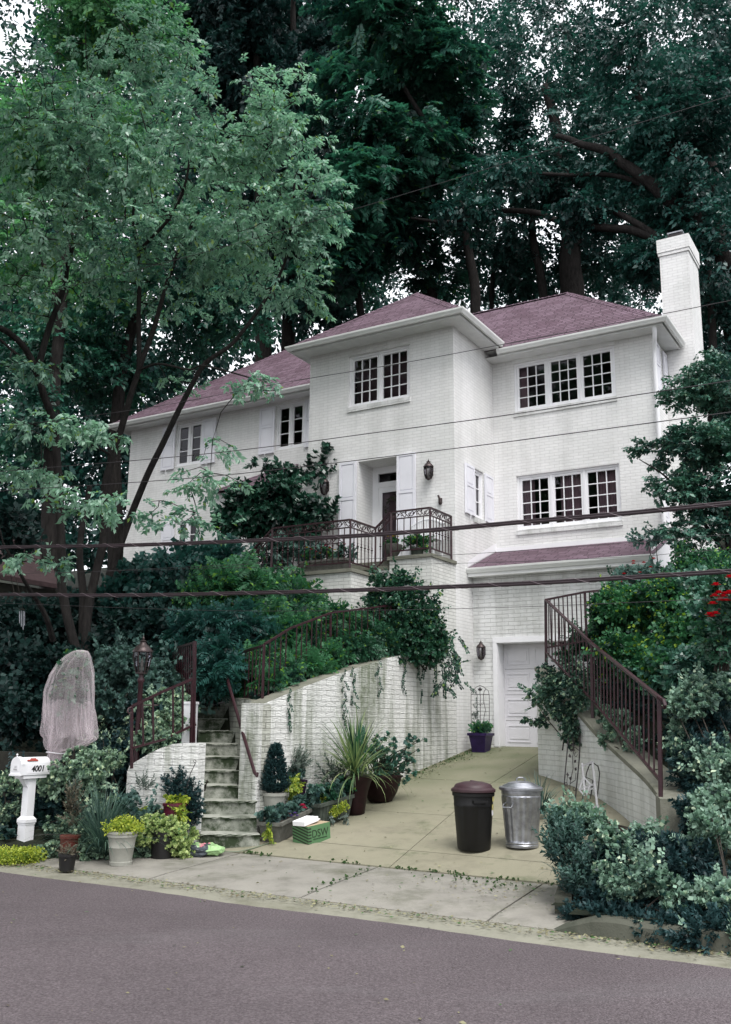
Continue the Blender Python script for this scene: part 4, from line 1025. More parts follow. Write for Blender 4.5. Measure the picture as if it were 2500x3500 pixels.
lantern('wall_lantern', 'bronze carriage lantern on the brick wall right of the front door', W(-.53, -.14, 6.80), .27, out=fout)
lantern('wall_lantern', 'bronze carriage lantern half hidden by the laurel left of the front door', W(-3.12, -.14, 6.77), .27, out=fout)
lantern('wall_lantern', 'green tarnished lantern on the brick wall beside the garage door', W(.23, BG-.14, 3.11), .24, out=fout)
t = thing('wall_hook', 'small bronze bracket holder on the wall near the porch corner', 'bracket', W(-.3, -.06, 6.2))
m = MB(); m.lathe([(.0, -.11), (.03, -.1), (.042, -.06), (.042, .03), (.0, .04)], 10); m.build('holder', 'lantern_metal', t); m = MB(); m.tube([(0, 0, -.02), tuple(-RV*.05+Vector((0, 0, .1)))], .022, 8); m.build('stub', 'lantern_metal', t)
lp = thing('lamp_post', 'maroon lamp post with a glass lantern in the left bank', 'lamp post', Pxz(300, 13.4, .9))
top = P(300.5, 1497, 13.4); gx = lp.location
m = MB(); m.lathe([(.045, 0), (.045, .3), (.036, .34), (.036, top.z-gx.z-.12), (.05, top.z-gx.z-.1), (.05, top.z-gx.z-.07), (.03, top.z-gx.z-.03), (.035, top.z-gx.z)], 14); m.build('post', 'iron_paint', lp, smooth=True)
m = MB(); zb = top.z-gx.z-.42; m.tube([(0, 0, zb), (.25, 0, zb), (.27, 0, zb+.01)], .01, 6); m.build('ladder_rest', 'lantern_metal', lp)
s = .33; r = s*.36; z0 = top.z-gx.z+.18
m = MB()
for k in range(6):
    a = k*math.pi/3+.3; m.tube([(math.cos(a)*r*f, math.sin(a)*r*f, z0+z*s) for f, z in ((.6, -.5), (.85, -.2), (1.05, .2), (1.0, .4))], .008, 5)
m.lathe([(r*.3, z0-.56*s), (r*.7, z0-.52*s), (r*.7, z0-.48*s), (.01, z0-.47*s)], 12); m.build('cage', 'lantern_metal', lp)
m = MB(); m.lathe([(r*1.2, z0+.38*s), (r*1.18, z0+.44*s), (r*.85, z0+.6*s), (r*.42, z0+.72*s), (r*.36, z0+.8*s), (r*.48, z0+.83*s), (r*.14, z0+.9*s), (r*.2, z0+.96*s), (r*.06, z0+1.02*s), (.002, z0+1.12*s)], 16); m.build('cap', 'lantern_metal', lp, smooth=True)
m = MB(); m.lathe([(r*.55, z0-.48*s), (r*.8, z0-.2*s), (r*1.0, z0+.2*s), (r*.95, z0+.38*s)], 12); m.build('glass', 'window_glass', lp, recalc=False)
m = MB(); m.lathe([(r*.16, z0-.46*s), (r*.16, z0), (.002, z0+.16*s)], 8); m.build('candle', 'cream_pot', lp)
# ---------------------------------------------------------------- mailbox
c0 = P(70.8/S, 2651/S, 12.7)                       # lower front corner on the drive side
mb_ = thing('mailbox', 'white mailbox with number 4001 on a square white post', 'mailbox', mat=Matrix.Translation(c0) @ Matrix.Rotation(-YAW, 4, 'Z'))
ww, hh, ll = .19, .13, .475
arch = [(-ww, 0), (0, 0), (0, hh)] + [(-ww/2+ww/2*math.cos(a), hh+ww/2*math.sin(a)) for a in np.linspace(.1, math.pi-.1, 14)] + [(-ww, hh)]
m = MB(); m.prism(arch, .012, ll); m.build('box', 'white_paint', mb_)
big = [(-ww/2+(x+ww/2)*1.07, -.004+z*1.05) for x, z in arch]
m = MB(); m.prism(big, -.006, .012); m.prism([(-ww/2+(x+ww/2)*1.08, (z-.02)*1.05+.02) for x, z in arch[2:]], .012, .05); dfr = m.build('door', 'white_paint', mb_)
m = MB(); m.box(-ww-.01, .01, -.022, -.004, -.008, .016); m.lathe([(.009, 0), (.005, .012), (.013, .025), (.012, .036), (.002, .042)], 10, (-ww/2, 0, hh+ww/2+.006)); m.build('knob', 'white_paint', dfr)
m = MB(); m.prism([(-.02-ww+.04, .05), (-.04, .05), (-.04, .13), (-.02-ww+.04, .13)], -.009, -.0065); m.build('plate', 'white_paint', dfr)
text('US\nMAIL', 'lettering', 'ink_faint', .034, Matrix.Translation((-ww/2, -.0105, .09)) @ Matrix.Rotation(math.pi/2, 4, 'X'), dfr)
side = Matrix.Translation((.004, ll*.57, .075)) @ Matrix.Rotation(math.pi/2, 4, 'Z') @ Matrix.Rotation(math.pi/2, 4, 'X')
m = MB(); m.box(.0, .0025, .10, ll-.03, .02, .125); m.build('panel', 'white_card', mb_)
text('4001', 'house_number', 'ink', .105, side, mb_, .18, .0028)
m = MB(lambda x, y, z: (x, y, z)); a0 = rad(38); bx = -ww/2+ww/2*math.cos(a0); bz = hh+ww/2*math.sin(a0)
nx, nz = math.cos(a0), math.sin(a0); tx, tz = -nz, nx
for (y0, y1, t0, t1) in ((.10, .27, -.022, .0), (.145, .25, .0, .02)):
    q = [(bx+nx*d+tx*t, y, bz+nz*d+tz*t) for d in (.004, .012) for (y, t) in ((y0, t0), (y1, t0), (y1, t1), (y0+(.02 if t1 > .01 else 0), t1))]
    m.add(q, [(0, 1, 2, 3), (7, 6, 5, 4), (0, 4, 5, 1), (1, 5, 6, 2), (2, 6, 7, 3), (3, 7, 4, 0)])
m.build('flag', 'flag_red', mb_)
m = MB(); pw, px, py = .056, -ww/2, ll*.50
m.box(px-pw, px+pw, py-pw, py+pw, -.52, -.05); m.box(px-pw-.016, px+pw+.016, py-pw-.016, py+pw+.016, -1.15, -.60)
m.add([(px-pw-.03, py-pw-.03, -.60), (px+pw+.03, py-pw-.03, -.60), (px+pw+.03, py+pw+.03, -.60), (px-pw-.03, py+pw+.03, -.60), (px-pw-.03, py-pw-.03, -.56), (px+pw+.03, py-pw-.03, -.56), (px+pw+.03, py+pw+.03, -.56), (px-pw-.03, py+pw+.03, -.56),
       (px-pw, py-pw, -.52), (px+pw, py-pw, -.52), (px+pw, py+pw, -.52), (px-pw, py+pw, -.52)], [(3, 2, 1, 0), (0, 1, 5, 4), (1, 2, 6, 5), (2, 3, 7, 6), (3, 0, 4, 7), (4, 5, 9, 8), (5, 6, 10, 9), (6, 7, 11, 10), (7, 4, 8, 11)])
m.box(px-pw-.022, px+pw+.022, py-pw-.022, py+pw+.022, -.625, -.605)
m.build('post', 'white_paint', mb_)
m = MB(); m.prism([(-ww+.01, -.045), (-.01, -.045), (-.01, -.006), (-ww+.01, -.006)], .06, ll-.04); m.add([(px-.04, py-pw, -.16), (px+.04, py-pw, -.16), (px+.04, .08, -.046), (px-.04, .08, -.046), (px+.04, py-pw, -.046), (px-.04, py-pw, -.046)], [(0, 1, 2, 3), (1, 4, 2), (0, 3, 5), (3, 2, 4, 5), (0, 5, 4, 1)])
m.build('bracket', 'white_paint', mb_)
# ---------------------------------------------------------------- bins
p = on_drive(1053, 1886); 
bn = thing('trash_can', 'black plastic trash can with a maroon domed lid on the driveway', 'trash can', p)
m = MB(); prof = [(.0, .002), (.185, 0), (.195, .02), (.232, .50), (.238, .505), (.238, .535), (.236, .54), (.243, .62), (.256, .625), (.258, .66), (.247, .665), (.247, .68)]
m.lathe(prof, 40, flute=((2, 3), .0035, 5)); m.build('body', 'bin_black', bn, smooth=True)
m = MB(); m.lathe([(.262, .668), (.270, .675), (.270, .70), (.262, .708), (.235, .722), (.225, .745), (.205, .762), (.12, .785), (.002, .795)], 40); lid = m.build('lid', 'bin_lid', bn, smooth=True); bn.rotation_euler = (0, 0, rad(12))
m = MB(); m.add([(-.02, .06, .80), (.17, -.06, .765), (.19, -.02, .765), (.02, .10, .80), (-.02, .06, .775), (.17, -.06, .74), (.19, -.02, .74), (.02, .10, .775)], [(0, 1, 2, 3), (0, 4, 5, 1), (1, 5, 6, 2), (2, 6, 7, 3), (3, 7, 4, 0)]); m.build('lid_handle', 'bin_lid', lid)
for x0_, x1_ in ((-.285, -.225), (.225, .285)):
    m = MB(); m.box(-.09, .09, x0_, x1_, .555, .585); m.build('handle', 'bin_black', bn)
for z, c_ in ((.60, 'sticker'), (.50, 'sticker'), (.44, 'white_card')):
    m = MB(); 
    for k in range(5):
        a = rad(-42+k*5); r_ = .236+(z-.5)*.075+.006
        m.v += [(r_*math.cos(a), r_*math.sin(a), z-.035), (r_*math.cos(a), r_*math.sin(a), z+.03)]
    for k in range(4): m.f.append((k*2, k*2+2, k*2+3, k*2+1)); m.mi.append(0)
    m.build('sticker', c_, bn, recalc=False)
p = on_drive(1160, 1880)
sb_ = thing('trash_can', 'galvanised metal trash can with a lidded top beside the black one', 'trash can', p)
m = MB(); m.lathe([(.0, .004), (.185, .0), (.195, .004), (.197, .03), (.19, .04), (.198, .055), (.19, .07), (.192, .09), (.232, .57), (.238, .585), (.232, .60), (.238, .615), (.236, .66), (.247, .668), (.24, .675)], 72, flute=((7, 8), .0055, 2)); m.build('body', 'galvanised', sb_, smooth=True)
m = MB(); m.lathe([(.252, .655), (.264, .66), (.266, .685), (.255, .695), (.225, .70), (.215, .712), (.16, .735), (.155, .742), (.08, .76), (.002, .766)], 40); lid = m.build('lid', 'galvanised', sb_, smooth=True)
m = MB(); m.tube([(-.05, 0, .755), (-.05, -.005, .79), (-.03, -.01, .802), (.03, -.01, .802), (.05, -.005, .79), (.05, 0, .755)], .008, 6); m.build('lid_handle', 'galvanised', lid)
m = MB(); m.tube([(-.2, -.13, .52), (-.24, -.17, .5), (-.25, -.19, .47), (-.16, -.24, .47), (-.14, -.235, .5), (-.13, -.2, .52)], .008, 6); m.build('handle', 'galvanised', sb_)
# ---------------------------------------------------------------- parcels
q = on_drive(683, 1876); ang = math.atan2(BV.y, BV.x)
bw, bd, bh = .40, .29, .245
a1 = P(650, 1864, q.y+.14); a2 = P(686, 1880, q.y-.02); a3 = P(726, 1861, q.y+.22)
ax = Vector((a3.x-a2.x, a3.y-a2.y, 0)).normalized(); ay = Vector((-ax.y, ax.x, 0))
z_ = drive_z(H(a2)[1])
fr_ = P(686, 1880, q.y); 
BM = Matrix(((ax.x, ay.x, 0, fr_.x), (ax.y, ay.y, 0, fr_.y), (0, 0, 1, fr_.z), (0, 0, 0, 1))) @ Matrix.Rotation(rad(-5), 4, 'Y')
bx_ = thing('shoe_box', 'green cardboard carton with DSW lettering and chevron stripes beside the flower troughs', 'carton', mat=BM)
m = MB(); m.box(0, bw, 0, bd, 0, bh); m.build('carton', 'green_card', bx_)
m = MB(); m.box(.002, bw-.002, .002, bd-.002, bh, bh+.003); m.build('top_flap', 'card_brown', bx_)
m = MB()
for k in range(6):
    z0 = .012+k*.038; hgt = .019
    m.add([(-.0015, .0, z0), (-.0015, bd, z0+.07), (-.0015, bd, z0+.07+hgt), (-.0015, .0, z0+hgt)], [(0, 1, 2, 3)])
    m.add([(.0, -.0015, z0), (.055, -.0015, z0), (.055, -.0015, z0+hgt), (.0, -.0015, z0+hgt)], [(0, 1, 2, 3)])
m.build('stripe', 'card_dark', bx_, recalc=False)
text('DSW', 'lettering', 'card_dark', .135, Matrix.Translation((bw*.53, -.002, bh*.56)) @ Matrix.Rotation(math.pi/2, 4, 'X'), bx_)
text('DESIGNER SHOE WAREHOUSE', 'small_lettering', 'card_dark', .0185, Matrix.Translation((bw*.53, -.002, bh*.30)) @ Matrix.Rotation(math.pi/2, 4, 'X'), bx_)
PM = BM @ Matrix.Translation((-.03, .03, bh+.004)) @ Matrix.Rotation(rad(-5), 4, 'Y') @ Matrix.Rotation(rad(6), 4, 'Z')
pk = thing('parcel', 'flat white parcel lying on the green carton', 'parcel', mat=PM)
m = MB(); m.box(0, .29, 0, .2, 0, .06); me = m.build('packet', 'white_card', pk); bv = me.modifiers.new('bevel', 'BEVEL'); bv.width = .004; bv.segments = 2
m = MB(); m.box(.15, .17, .09, .11, .0602, .0612); m.box(.21, .23, .09, .11, .0602, .0612); m.build('mark', 'ink_faint', pk)
m = MB(); m.box(.28, .36, .03, .17, 0.002, .012); m.build('flap', 'white_card', pk)
# ---------------------------------------------------------------- cables along the street
def cable(label, pts, r, bundle=False, b=-8.9):
    wp = []
    for x, y in pts:
        lo, hi = 4.0, 40.0
        for _ in range(50):
            md = (lo+hi)/2
            if H(P(x, y, md))[1] < b: lo = md
            else: hi = md
        wp.append(P(x, y, lo))
    # extend past both frame edges
    wp = [wp[0]+(wp[0]-wp[1]).normalized()*4] + wp + [wp[-1]+(wp[-1]-wp[-2]).normalized()*4]
    cmx = catmull([tuple(p) for p in wp], 10)
    t = thing('overhead_cable', label, 'cable', wp[0], 'overhead cables along the street')
    if not bundle:
        m = MB(); m.tube(cmx, r, 6); wb(m, 'wire', 'cable_thin', t, smooth=True); return t
    for o1, o2, rr in ((0, 0, r), (-.35*r, 1.25*r, r*.62), (.5*r, 1.15*r, r*.45)):
        m = MB(); m.tube([Vector(p)+BV*o1+Vector((0, 0, o2)) for p in cmx], rr, 8); wb(m, 'wire', 'cable_black', t, smooth=True)
    m = MB(); pts = []; L = 0; n = len(cmx)
    for i in range(n-1):
        p, q = Vector(cmx[i]), Vector(cmx[i+1]); k = 12
        for j in range(k):
            c = p.lerp(q, j/k); L += (q-p).length/k; a = L*2*math.pi/.42
            pts.append(c+BV*math.cos(a)*r*1.35+Vector((0, 0, .55*r+math.sin(a)*r*1.75)))
    m.tube(pts, .0016, 4); wb(m, 'lashing', 'cable_wrap', t)
    return t
cable('thick black cable bundle crossing in front of the porch railing', [(0, 1216), (230, 1213), (455, 1206), (812, 1190), (1169, 1160), (1395, 1141), (1624, 1119)], .0155, True)
cable('thick black cable bundle crossing below the porch level', [(0, 1321), (230, 1323), (455, 1320), (812, 1311), (1169, 1297), (1395, 1284), (1624, 1270)], .0145, True)
cable('thin wire sagging across the eaves of the house', [(0, 949), (330, 905), (617, 852), (877, 809), (1110, 766), (1477, 696), (1624, 667)], .0035)
cable('thin wire passing under the first floor windows', [(0, 1047), (455, 1008), (877, 955), (1137, 920), (1380, 882), (1624, 845)], .0045)
cable('thin wire crossing above the front door lintel', [(0, 1090), (455, 1059), (974, 1000), (1300, 958), (1624, 915)], .0045)
cable('hair thin wire crossing the porch railing foot', [(0, 1275), (455, 1262), (1044, 1250), (1400, 1236), (1624, 1218)], .0022)
cable('hair thin wire just above the porch paving', [(700, 1246), (1005, 1232), (1300, 1212), (1624, 1186)], .0022)
cable('hair thin wire crossing the ivy and the garage wall', [(0, 1339), (455, 1355), (812, 1355), (1169, 1347), (1624, 1328)], .0025)
cable('long thin wire climbing steeply to the upper right through the trees', [(0, 678), (100, 650), (455, 560), (812, 457), (1230, 330), (1624, 212)], .0032)
# ---------------------------------------------------------------- leaves
def unit(v): return v/np.maximum(np.linalg.norm(v, axis=-1, keepdims=True), 1e-9)
def template(kind, rg):
    """a spray of leaves along +x, z its upper side: base, direction, side, length, width, tone"""
    Pn, Dn, Sn, L, Wd, T = [], [], [], [], [], []
    def leaf(p, d, n, l, w_, t):
        d = np.array(d, float); d /= np.linalg.norm(d); s = np.cross(np.array(n, float), d); s /= max(np.linalg.norm(s), 1e-6)
        Pn.append(p); Dn.append(d); Sn.append(s); L.append(l); Wd.append(w_); T.append(t)
    J = lambda s=.15: rg.normal(0, s)
    if kind == 'alt':
        for i in range(15):
            x = .08+.92*i/14; sd_ = 1 if i % 2 else -1
            leaf((x, .03*sd_+J(.03), -.12*x*x+J(.05)), (.6+J(), sd_*(.8+J()), -.35+J(.3)), (J(.4), J(.4), 1), .34*(1+J(.15)), .15, .2+.6*x+J(.1))
    elif kind == 'rosette':
        for i in range(13):
            a = i*2.4+J(.2); e = .15+.75*i/13
            leaf((.15+.35*e+J(.04), J(.05), J(.05)), (e, math.cos(a)*(1.1-e), math.sin(a)*(1.1-e)), (1, -math.cos(a), -math.sin(a)), .42*(1+J(.12)), .2, .05+.95*e+J(.1))
    elif kind == 'whorl':       # twig with several leaf whorls (laurel)
        for q in range(3):
            for i in range(6):
                a = i*1.047+q*.5; e = .35+.25*q
                leaf((.1+.32*q, J(.03), J(.03)), (e+.2, math.cos(a), math.sin(a)), (1, -math.cos(a), -math.sin(a)), .36*(1+J(.12)), .125, .1+.4*q+J(.1))
    elif kind == 'fern':
        for i in range(13):
            x = .1+.9*i/12
            for sd_ in (1, -1):
                l = .34*(math.sin(.35+2.5*x)**.7)*(1+J(.08)) if x < .99 else .14
                leaf((x, 0, .10*math.sin(x*2.2)-.32*x*x), (.45, sd_, -.25+J(.12)), (0, 0, 1), l, .075, .1+.8*x+J(.1))
    elif kind == 'needle':
        for i in range(26):
            x = rg.uniform(.0, 1); a = rg.uniform(0, 6.28)
            leaf((x, 0, -.05*x), (.8, math.cos(a)*.8, math.sin(a)*.5+.1), (0, 0, 1), .26*(1+J(.2)), .05, .1+.7*x+J(.15))
    elif kind == 'lance':       # upright stem with narrow leaves
        for i in range(17):
            x = .1+.9*i/16; a = i*2.4; l = .36*(1.15-.7*x)
            leaf((x, 0, 0), (.75+.5*x, math.cos(a)*(1.15-.7*x), math.sin(a)*(1.15-.7*x)), (1, -math.cos(a), -math.sin(a)), l, .05, .1+.9*x+J(.1))
    elif kind == 'hang':        # hanging trail of small round leaves
        for i in range(16):
            x = i/15; sd_ = 1 if i % 2 else -1
            leaf((x, .0, 0), (.35+J(.2), sd_, J(.4)), (J(.4), J(.4), 1), .16*(1+J(.15)), .11, .3+J(.3))
    elif kind == 'fluff':       # dense irregular clump
        for i in range(18):
            d = rg.normal(size=3); d /= np.linalg.norm(d)
            leaf(tuple(d*rg.uniform(.1, .5)+np.array((.35, 0, 0))), d+np.array((.4, 0, 0)), rg.normal(size=3), .3*(1+J(.2)), .13, .5+.4*d[0]+J(.15))
    return [np.array(z, float) for z in (Pn, Dn, Sn, L, Wd, T)]
TPL = {}
def tpl_of(kind):
    if kind not in TPL: TPL[kind] = [template(kind, np.random.default_rng(100+i)) for i in range(4)]
    return TPL[kind]
def leaf_mesh(name, mat, C, A, U, sc, kind, parent, seed, droop=.12, kindtag=None, lw=1.0, ll=1.0, tone_add=0.0):
    rg = np.random.default_rng(seed); n = len(C); sc = np.broadcast_to(np.asarray(sc, float), (n,))
    A = unit(A); Sd = unit(np.cross(U, A)); Nn = np.cross(A, Sd); F = np.stack([A, Sd, Nn], 1)      # n,3,3 rows
    V = []; T = []; var = rg.integers(0, 4, n)
    ta = np.broadcast_to(np.asarray(tone_add, float), (n,))
    for k, tp in enumerate(tpl_of(kind)):
        ix = np.where(var == k)[0]
        if not len(ix): continue
        Pn, Dn, Sn, L, Wd, tn = tp; Fk = F[ix]; s = sc[ix][:, None, None]
        b = C[ix][:, None, :] + s*np.einsum('mi,nij->nmj', Pn, Fk)
        d = np.einsum('mi,nij->nmj', Dn, Fk); sd_ = np.einsum('mi,nij->nmj', Sn, Fk)
        d = unit(d + rg.normal(0, .16, d.shape)); sd_ = unit(sd_ + rg.normal(0, .16, sd_.shape)); nn = np.cross(d, sd_)
        l = (L[None, :, None]*s)*ll*(1+rg.normal(0, .1, b.shape[:2])[..., None]); w_ = Wd[None, :, None]*s*lw
        mid = b + d*l*.48 + nn*l*.07; tip = b + d*l - np.array((0, 0, 1))*l*droop
        V.append(np.stack([b, mid+sd_*w_, tip, mid-sd_*w_], 2).reshape(-1, 3))
        T.append(np.repeat((tn[None, :]+ta[ix][:, None]+rg.normal(0, .06, b.shape[:2])).reshape(-1), 4))
    V = np.concatenate(V); T = np.clip(np.concatenate(T), 0, 1); m = len(V)//4
    me = bpy.data.meshes.new(name); me.vertices.add(len(V)); me.vertices.foreach_set('co', V.astype(np.float32).ravel())
    me.loops.add(len(V)); me.loops.foreach_set('vertex_index', np.arange(len(V), dtype=np.int32))
    me.polygons.add(m); me.polygons.foreach_set('loop_start', np.arange(0, 4*m, 4, dtype=np.int32)); me.polygons.foreach_set('loop_total', np.full(m, 4, np.int32))
    at = me.attributes.new('tone', 'FLOAT', 'POINT'); at.data.foreach_set('value', T.astype(np.float32))
    me.materials.append(MATS[mat]); me.update(calc_edges=True)
    o = bpy.data.objects.new(name, me); COL.objects.link(o)
    if parent is not None: o.parent = parent; o.matrix_parent_inverse = parent.matrix_basis.inverted()
    return o
from mathutils import noise as mnoise
def scatter(blobs, rg, freq=.0, thr=-1.0, shell=.45, up=.0):
    """points in the crown's clumps: (x, y, Y, rx, rz, ry metres, n) in survey units; returns centres and outward directions"""
    Cs, Os = [], []
    for bl in blobs:
        x, y, Y, rx, rz, ry, n = bl[:7]
        if len(bl) == 8: c = np.array((x, y, Y)); r = np.array((rx, ry, rz))      # given in metres
        else: c = np.array(P(x, y, Y)); r = np.array((PXM(rx, Y), ry, PXM(rz, Y)))
        d = unit(rg.normal(size=(n, 3))); u = rg.uniform(0, 1, (n, 1))**shell
        p = c + d*u*r
        if freq:
            keep = np.array([mnoise.noise(Vector(q)*freq) > thr for q in p]); p, d = p[keep], d[keep]
        Cs.append(p); Os.append(unit(d*np.array((1, 1, 1))/r*r.mean()))
    return np.concatenate(Cs), np.concatenate(Os)
def spray_axes(O, rg, out=.7, rnd=.7, lift=0.0, upn=.5, flat=1.0):
    A = unit((O*out + rg.normal(size=O.shape)*rnd*.6)*np.array((1, 1, flat)) + np.array((0, 0, lift)))
    upn = upn + (1-flat)*1.2
    U = unit(rg.normal(size=O.shape)*.45 + np.array((0, 0, upn)) + O*.35)
    bad = np.abs((A*U).sum(1)) > .97; U[bad] += np.array((.5, .3, 0)); return A, U
def tree(name, label, cat, trunks, blobs, leaf, bark, kind, sc, seed, freq=.5, thr=-.25, group=None, twig=0, twig_r=.012, lift=-.05, parts=('crown', 'trunk'), lw=1.0, ll=1.0, shell=.5, tone_add=None, droop=.12, flat=1.0):
    rg = np.random.default_rng(seed)
    root = Vector(P(*trunks[0][0][0])) if trunks else Vector(P(*blobs[0][:3]))
    t = thing(name, label, cat, root, group)
    C, O = scatter(blobs, rg, freq, thr, shell); A, U = spray_axes(O, rg, lift=lift, flat=flat)
    s = sc*rg.uniform(.75, 1.25, len(C))
    ta = 0.0
    if tone_add: ta = np.array([mnoise.noise(Vector(q)*tone_add[0]) for q in C])*tone_add[1]
    leaf_mesh(parts[0], leaf, C - A*s[:, None]*.4, A, U, s, kind, t, seed+1, droop, lw=lw, ll=ll, tone_add=ta)
    if trunks or twig:
        m = MB(); nodes_ = []; rads = []
        for pts, r0, r1 in trunks:
            wp = catmull([tuple(P(*q)) for q in pts], 5); n = len(wp); rs = [r0+(r1-r0)*i/(n-1) for i in range(n)]
            m.tube([Vector(q)+Vector(mnoise.noise_vector(Vector(q)*1.3))*r0*.25 for q in wp], rs, 10 if r0 > .06 else 7)
            nodes_ += [np.array(q) for q in wp]; rads += rs
        if twig and nodes_:
            sel = rg.permutation(len(C))[:twig]; tgt = C[sel]
            nd = np.array(nodes_); rd = np.array(rads)
            dist = np.min(np.linalg.norm(tgt[:, None]-nd[None], axis=2), axis=1)
            for i in np.argsort(dist):
                p = tgt[i]; dd = np.linalg.norm(nd-p, axis=1); j = int(np.argmin(dd + (nd[:, 2] > p[2]+.2)*dd*.6))
                q = nd[j]; L = dd[j]
                if L < .15: continue
                r0 = min(rd[j]*.62, .011+L*.014); r0 = max(r0, twig_r*.6); r1 = max(.0035, r0*.4)
                k = rg.normal(0, .09*L, 3); md = (p+q)/2 + k + np.array((0, 0, .06*L)); m1 = q*.72+p*.28+k*.6+np.array((0, 0, .04*L))
                m.tube([q, m1, md, p], [r0, r0*.85, (r0+r1)/2, r1], 5, caps=False)
                nd = np.vstack([nd, [m1, md, p]]); rd = np.concatenate([rd, [r0*.85, (r0+r1)/2, r1]])
        wb(m, parts[1], bark, t, smooth=True, recalc=False)
    return t
def shrub(label, blobs, leaf, kind, sc, seed, cat='shrub', name='shrub', freq=1.1, thr=-.3, group=None, stems=6, lift=.25, lw=1.0, ll=1.0, shell=.4, ground=None, stem_mat='bark', droop=.1, tone_add=None, rnd=.8):
    rg = np.random.default_rng(seed)
    x, y, Y, rx, rz, ry, n = max(blobs, key=lambda b: b[1]+b[4])
    base = P(x, y+rz, Y) if ground is None else Vector(ground)
    t = thing(name, label, cat, base, group)
    C, O = scatter(blobs, rg, freq, thr, shell); A, U = spray_axes(O, rg, lift=lift, rnd=rnd)
    s = sc*rg.uniform(.75, 1.25, len(C))
    ta = 0.0
    if tone_add: ta = np.array([mnoise.noise(Vector(q)*tone_add[0]) for q in C])*tone_add[1]
    leaf_mesh('foliage', leaf, C - A*s[:, None]*.3, A, U, s, kind, t, seed+1, droop, lw=lw, ll=ll, tone_add=ta)
    if kind == 'rosette' and len(C) > 60:       # long shoots break the outline
        k = rg.permutation(len(C))[:len(C)//11]; As = unit(O[k]+np.array((0, 0, .75))+rg.normal(0, .35, (len(k), 3)))
        leaf_mesh('foliage', leaf, C[k]-As*sc*.3, As, unit(rg.normal(size=As.shape)+np.array((0, -.6, .6))), 2.1*sc*rg.uniform(.7, 1.25, len(k)), 'alt', t, seed+2, droop, lw=.62, ll=.55, tone_add=-.05)
    if stems:
        m = MB()
        for i in rg.permutation(len(C))[:stems]:
            q = Vector(C[i]); b = base + Vector((rg.normal(0, .07), rg.normal(0, .07), -.05)); md = b.lerp(q, .5)+Vector((rg.normal(0, .05), rg.normal(0, .05), .08))
            m.tube([b, md, q], [.012, .009, .004], 5, caps=False)
        wb(m, 'stem', stem_mat, t, smooth=True, recalc=False)
    return t
def blades(parent, name, mat, base, n, L, wd, seed, spread=(.15, 1.3), bend=1.1, seg=7, kindtag=None):
    """strap leaves arching from a base"""
    rg = np.random.default_rng(seed); V = []; F = []; T = []
    base = np.array(base)
    for i in range(n):
        az = rg.uniform(0, 6.283); th = rg.uniform(*spread); l = L*rg.uniform(.6, 1.1); p = base + np.append(rg.normal(0, .03, 2), 0)
        h = np.array((math.cos(az), math.sin(az), 0)); side = np.array((-h[1], h[0], 0))*wd*rg.uniform(.7, 1.2); k = len(V); tn = rg.uniform(0, 1)
        for j in range(seg+1):
            f = j/seg; a = th + bend*f*f*(.5+th*.6)
            w_ = (1-f)**.6*(.55+.45*min(1, f*4)); V += [p+side*w_, p-side*w_]; T += [tn, tn]
            p = p + (h*math.sin(a)+np.array((0, 0, 1))*math.cos(a))*l/seg
        for j in range(seg): F.append((k+2*j, k+2*j+1, k+2*j+3, k+2*j+2))
    me = bpy.data.meshes.new(name); me.from_pydata([tuple(v) for v in V], [], F); me.materials.append(MATS[mat])
    at = me.attributes.new('tone', 'FLOAT', 'POINT'); at.data.foreach_set('value', np.array(T, np.float32))
    o = bpy.data.objects.new(name, me); COL.objects.link(o); o.parent = parent; o.matrix_parent_inverse = parent.matrix_basis.inverted()
    return o
def bloom(parent, c, r, mat, seed, name='blossom'):
    rg = np.random.default_rng(seed); m = MB(); c = Vector(c)
    for ring, (n, tl, rr) in enumerate(((6, .25, .55), (8, .7, .85), (9, 1.2, 1.0))):
        for i in range(n):
            a = i*6.283/n+ring*.4+rg.normal(0, .1); d = Vector((math.cos(a)*math.sin(tl), math.sin(a)*math.sin(tl), math.cos(tl))); s = Vector((-math.sin(a), math.cos(a), 0))
            b = c+d*r*.15; q = c+d*r*rr; m.add([b, b.lerp(q, .6)+s*r*.38, q+Vector((0, 0, -.1*r*ring)), b.lerp(q, .6)-s*r*.38], [(0, 1, 2, 3)])
    o = wb(m, name, mat, parent, recalc=False)
    at = o.data.attributes.new('tone', 'FLOAT', 'POINT'); at.data.foreach_set('value', rg.uniform(0, 1, len(m.v)).astype(np.float32))
    return o
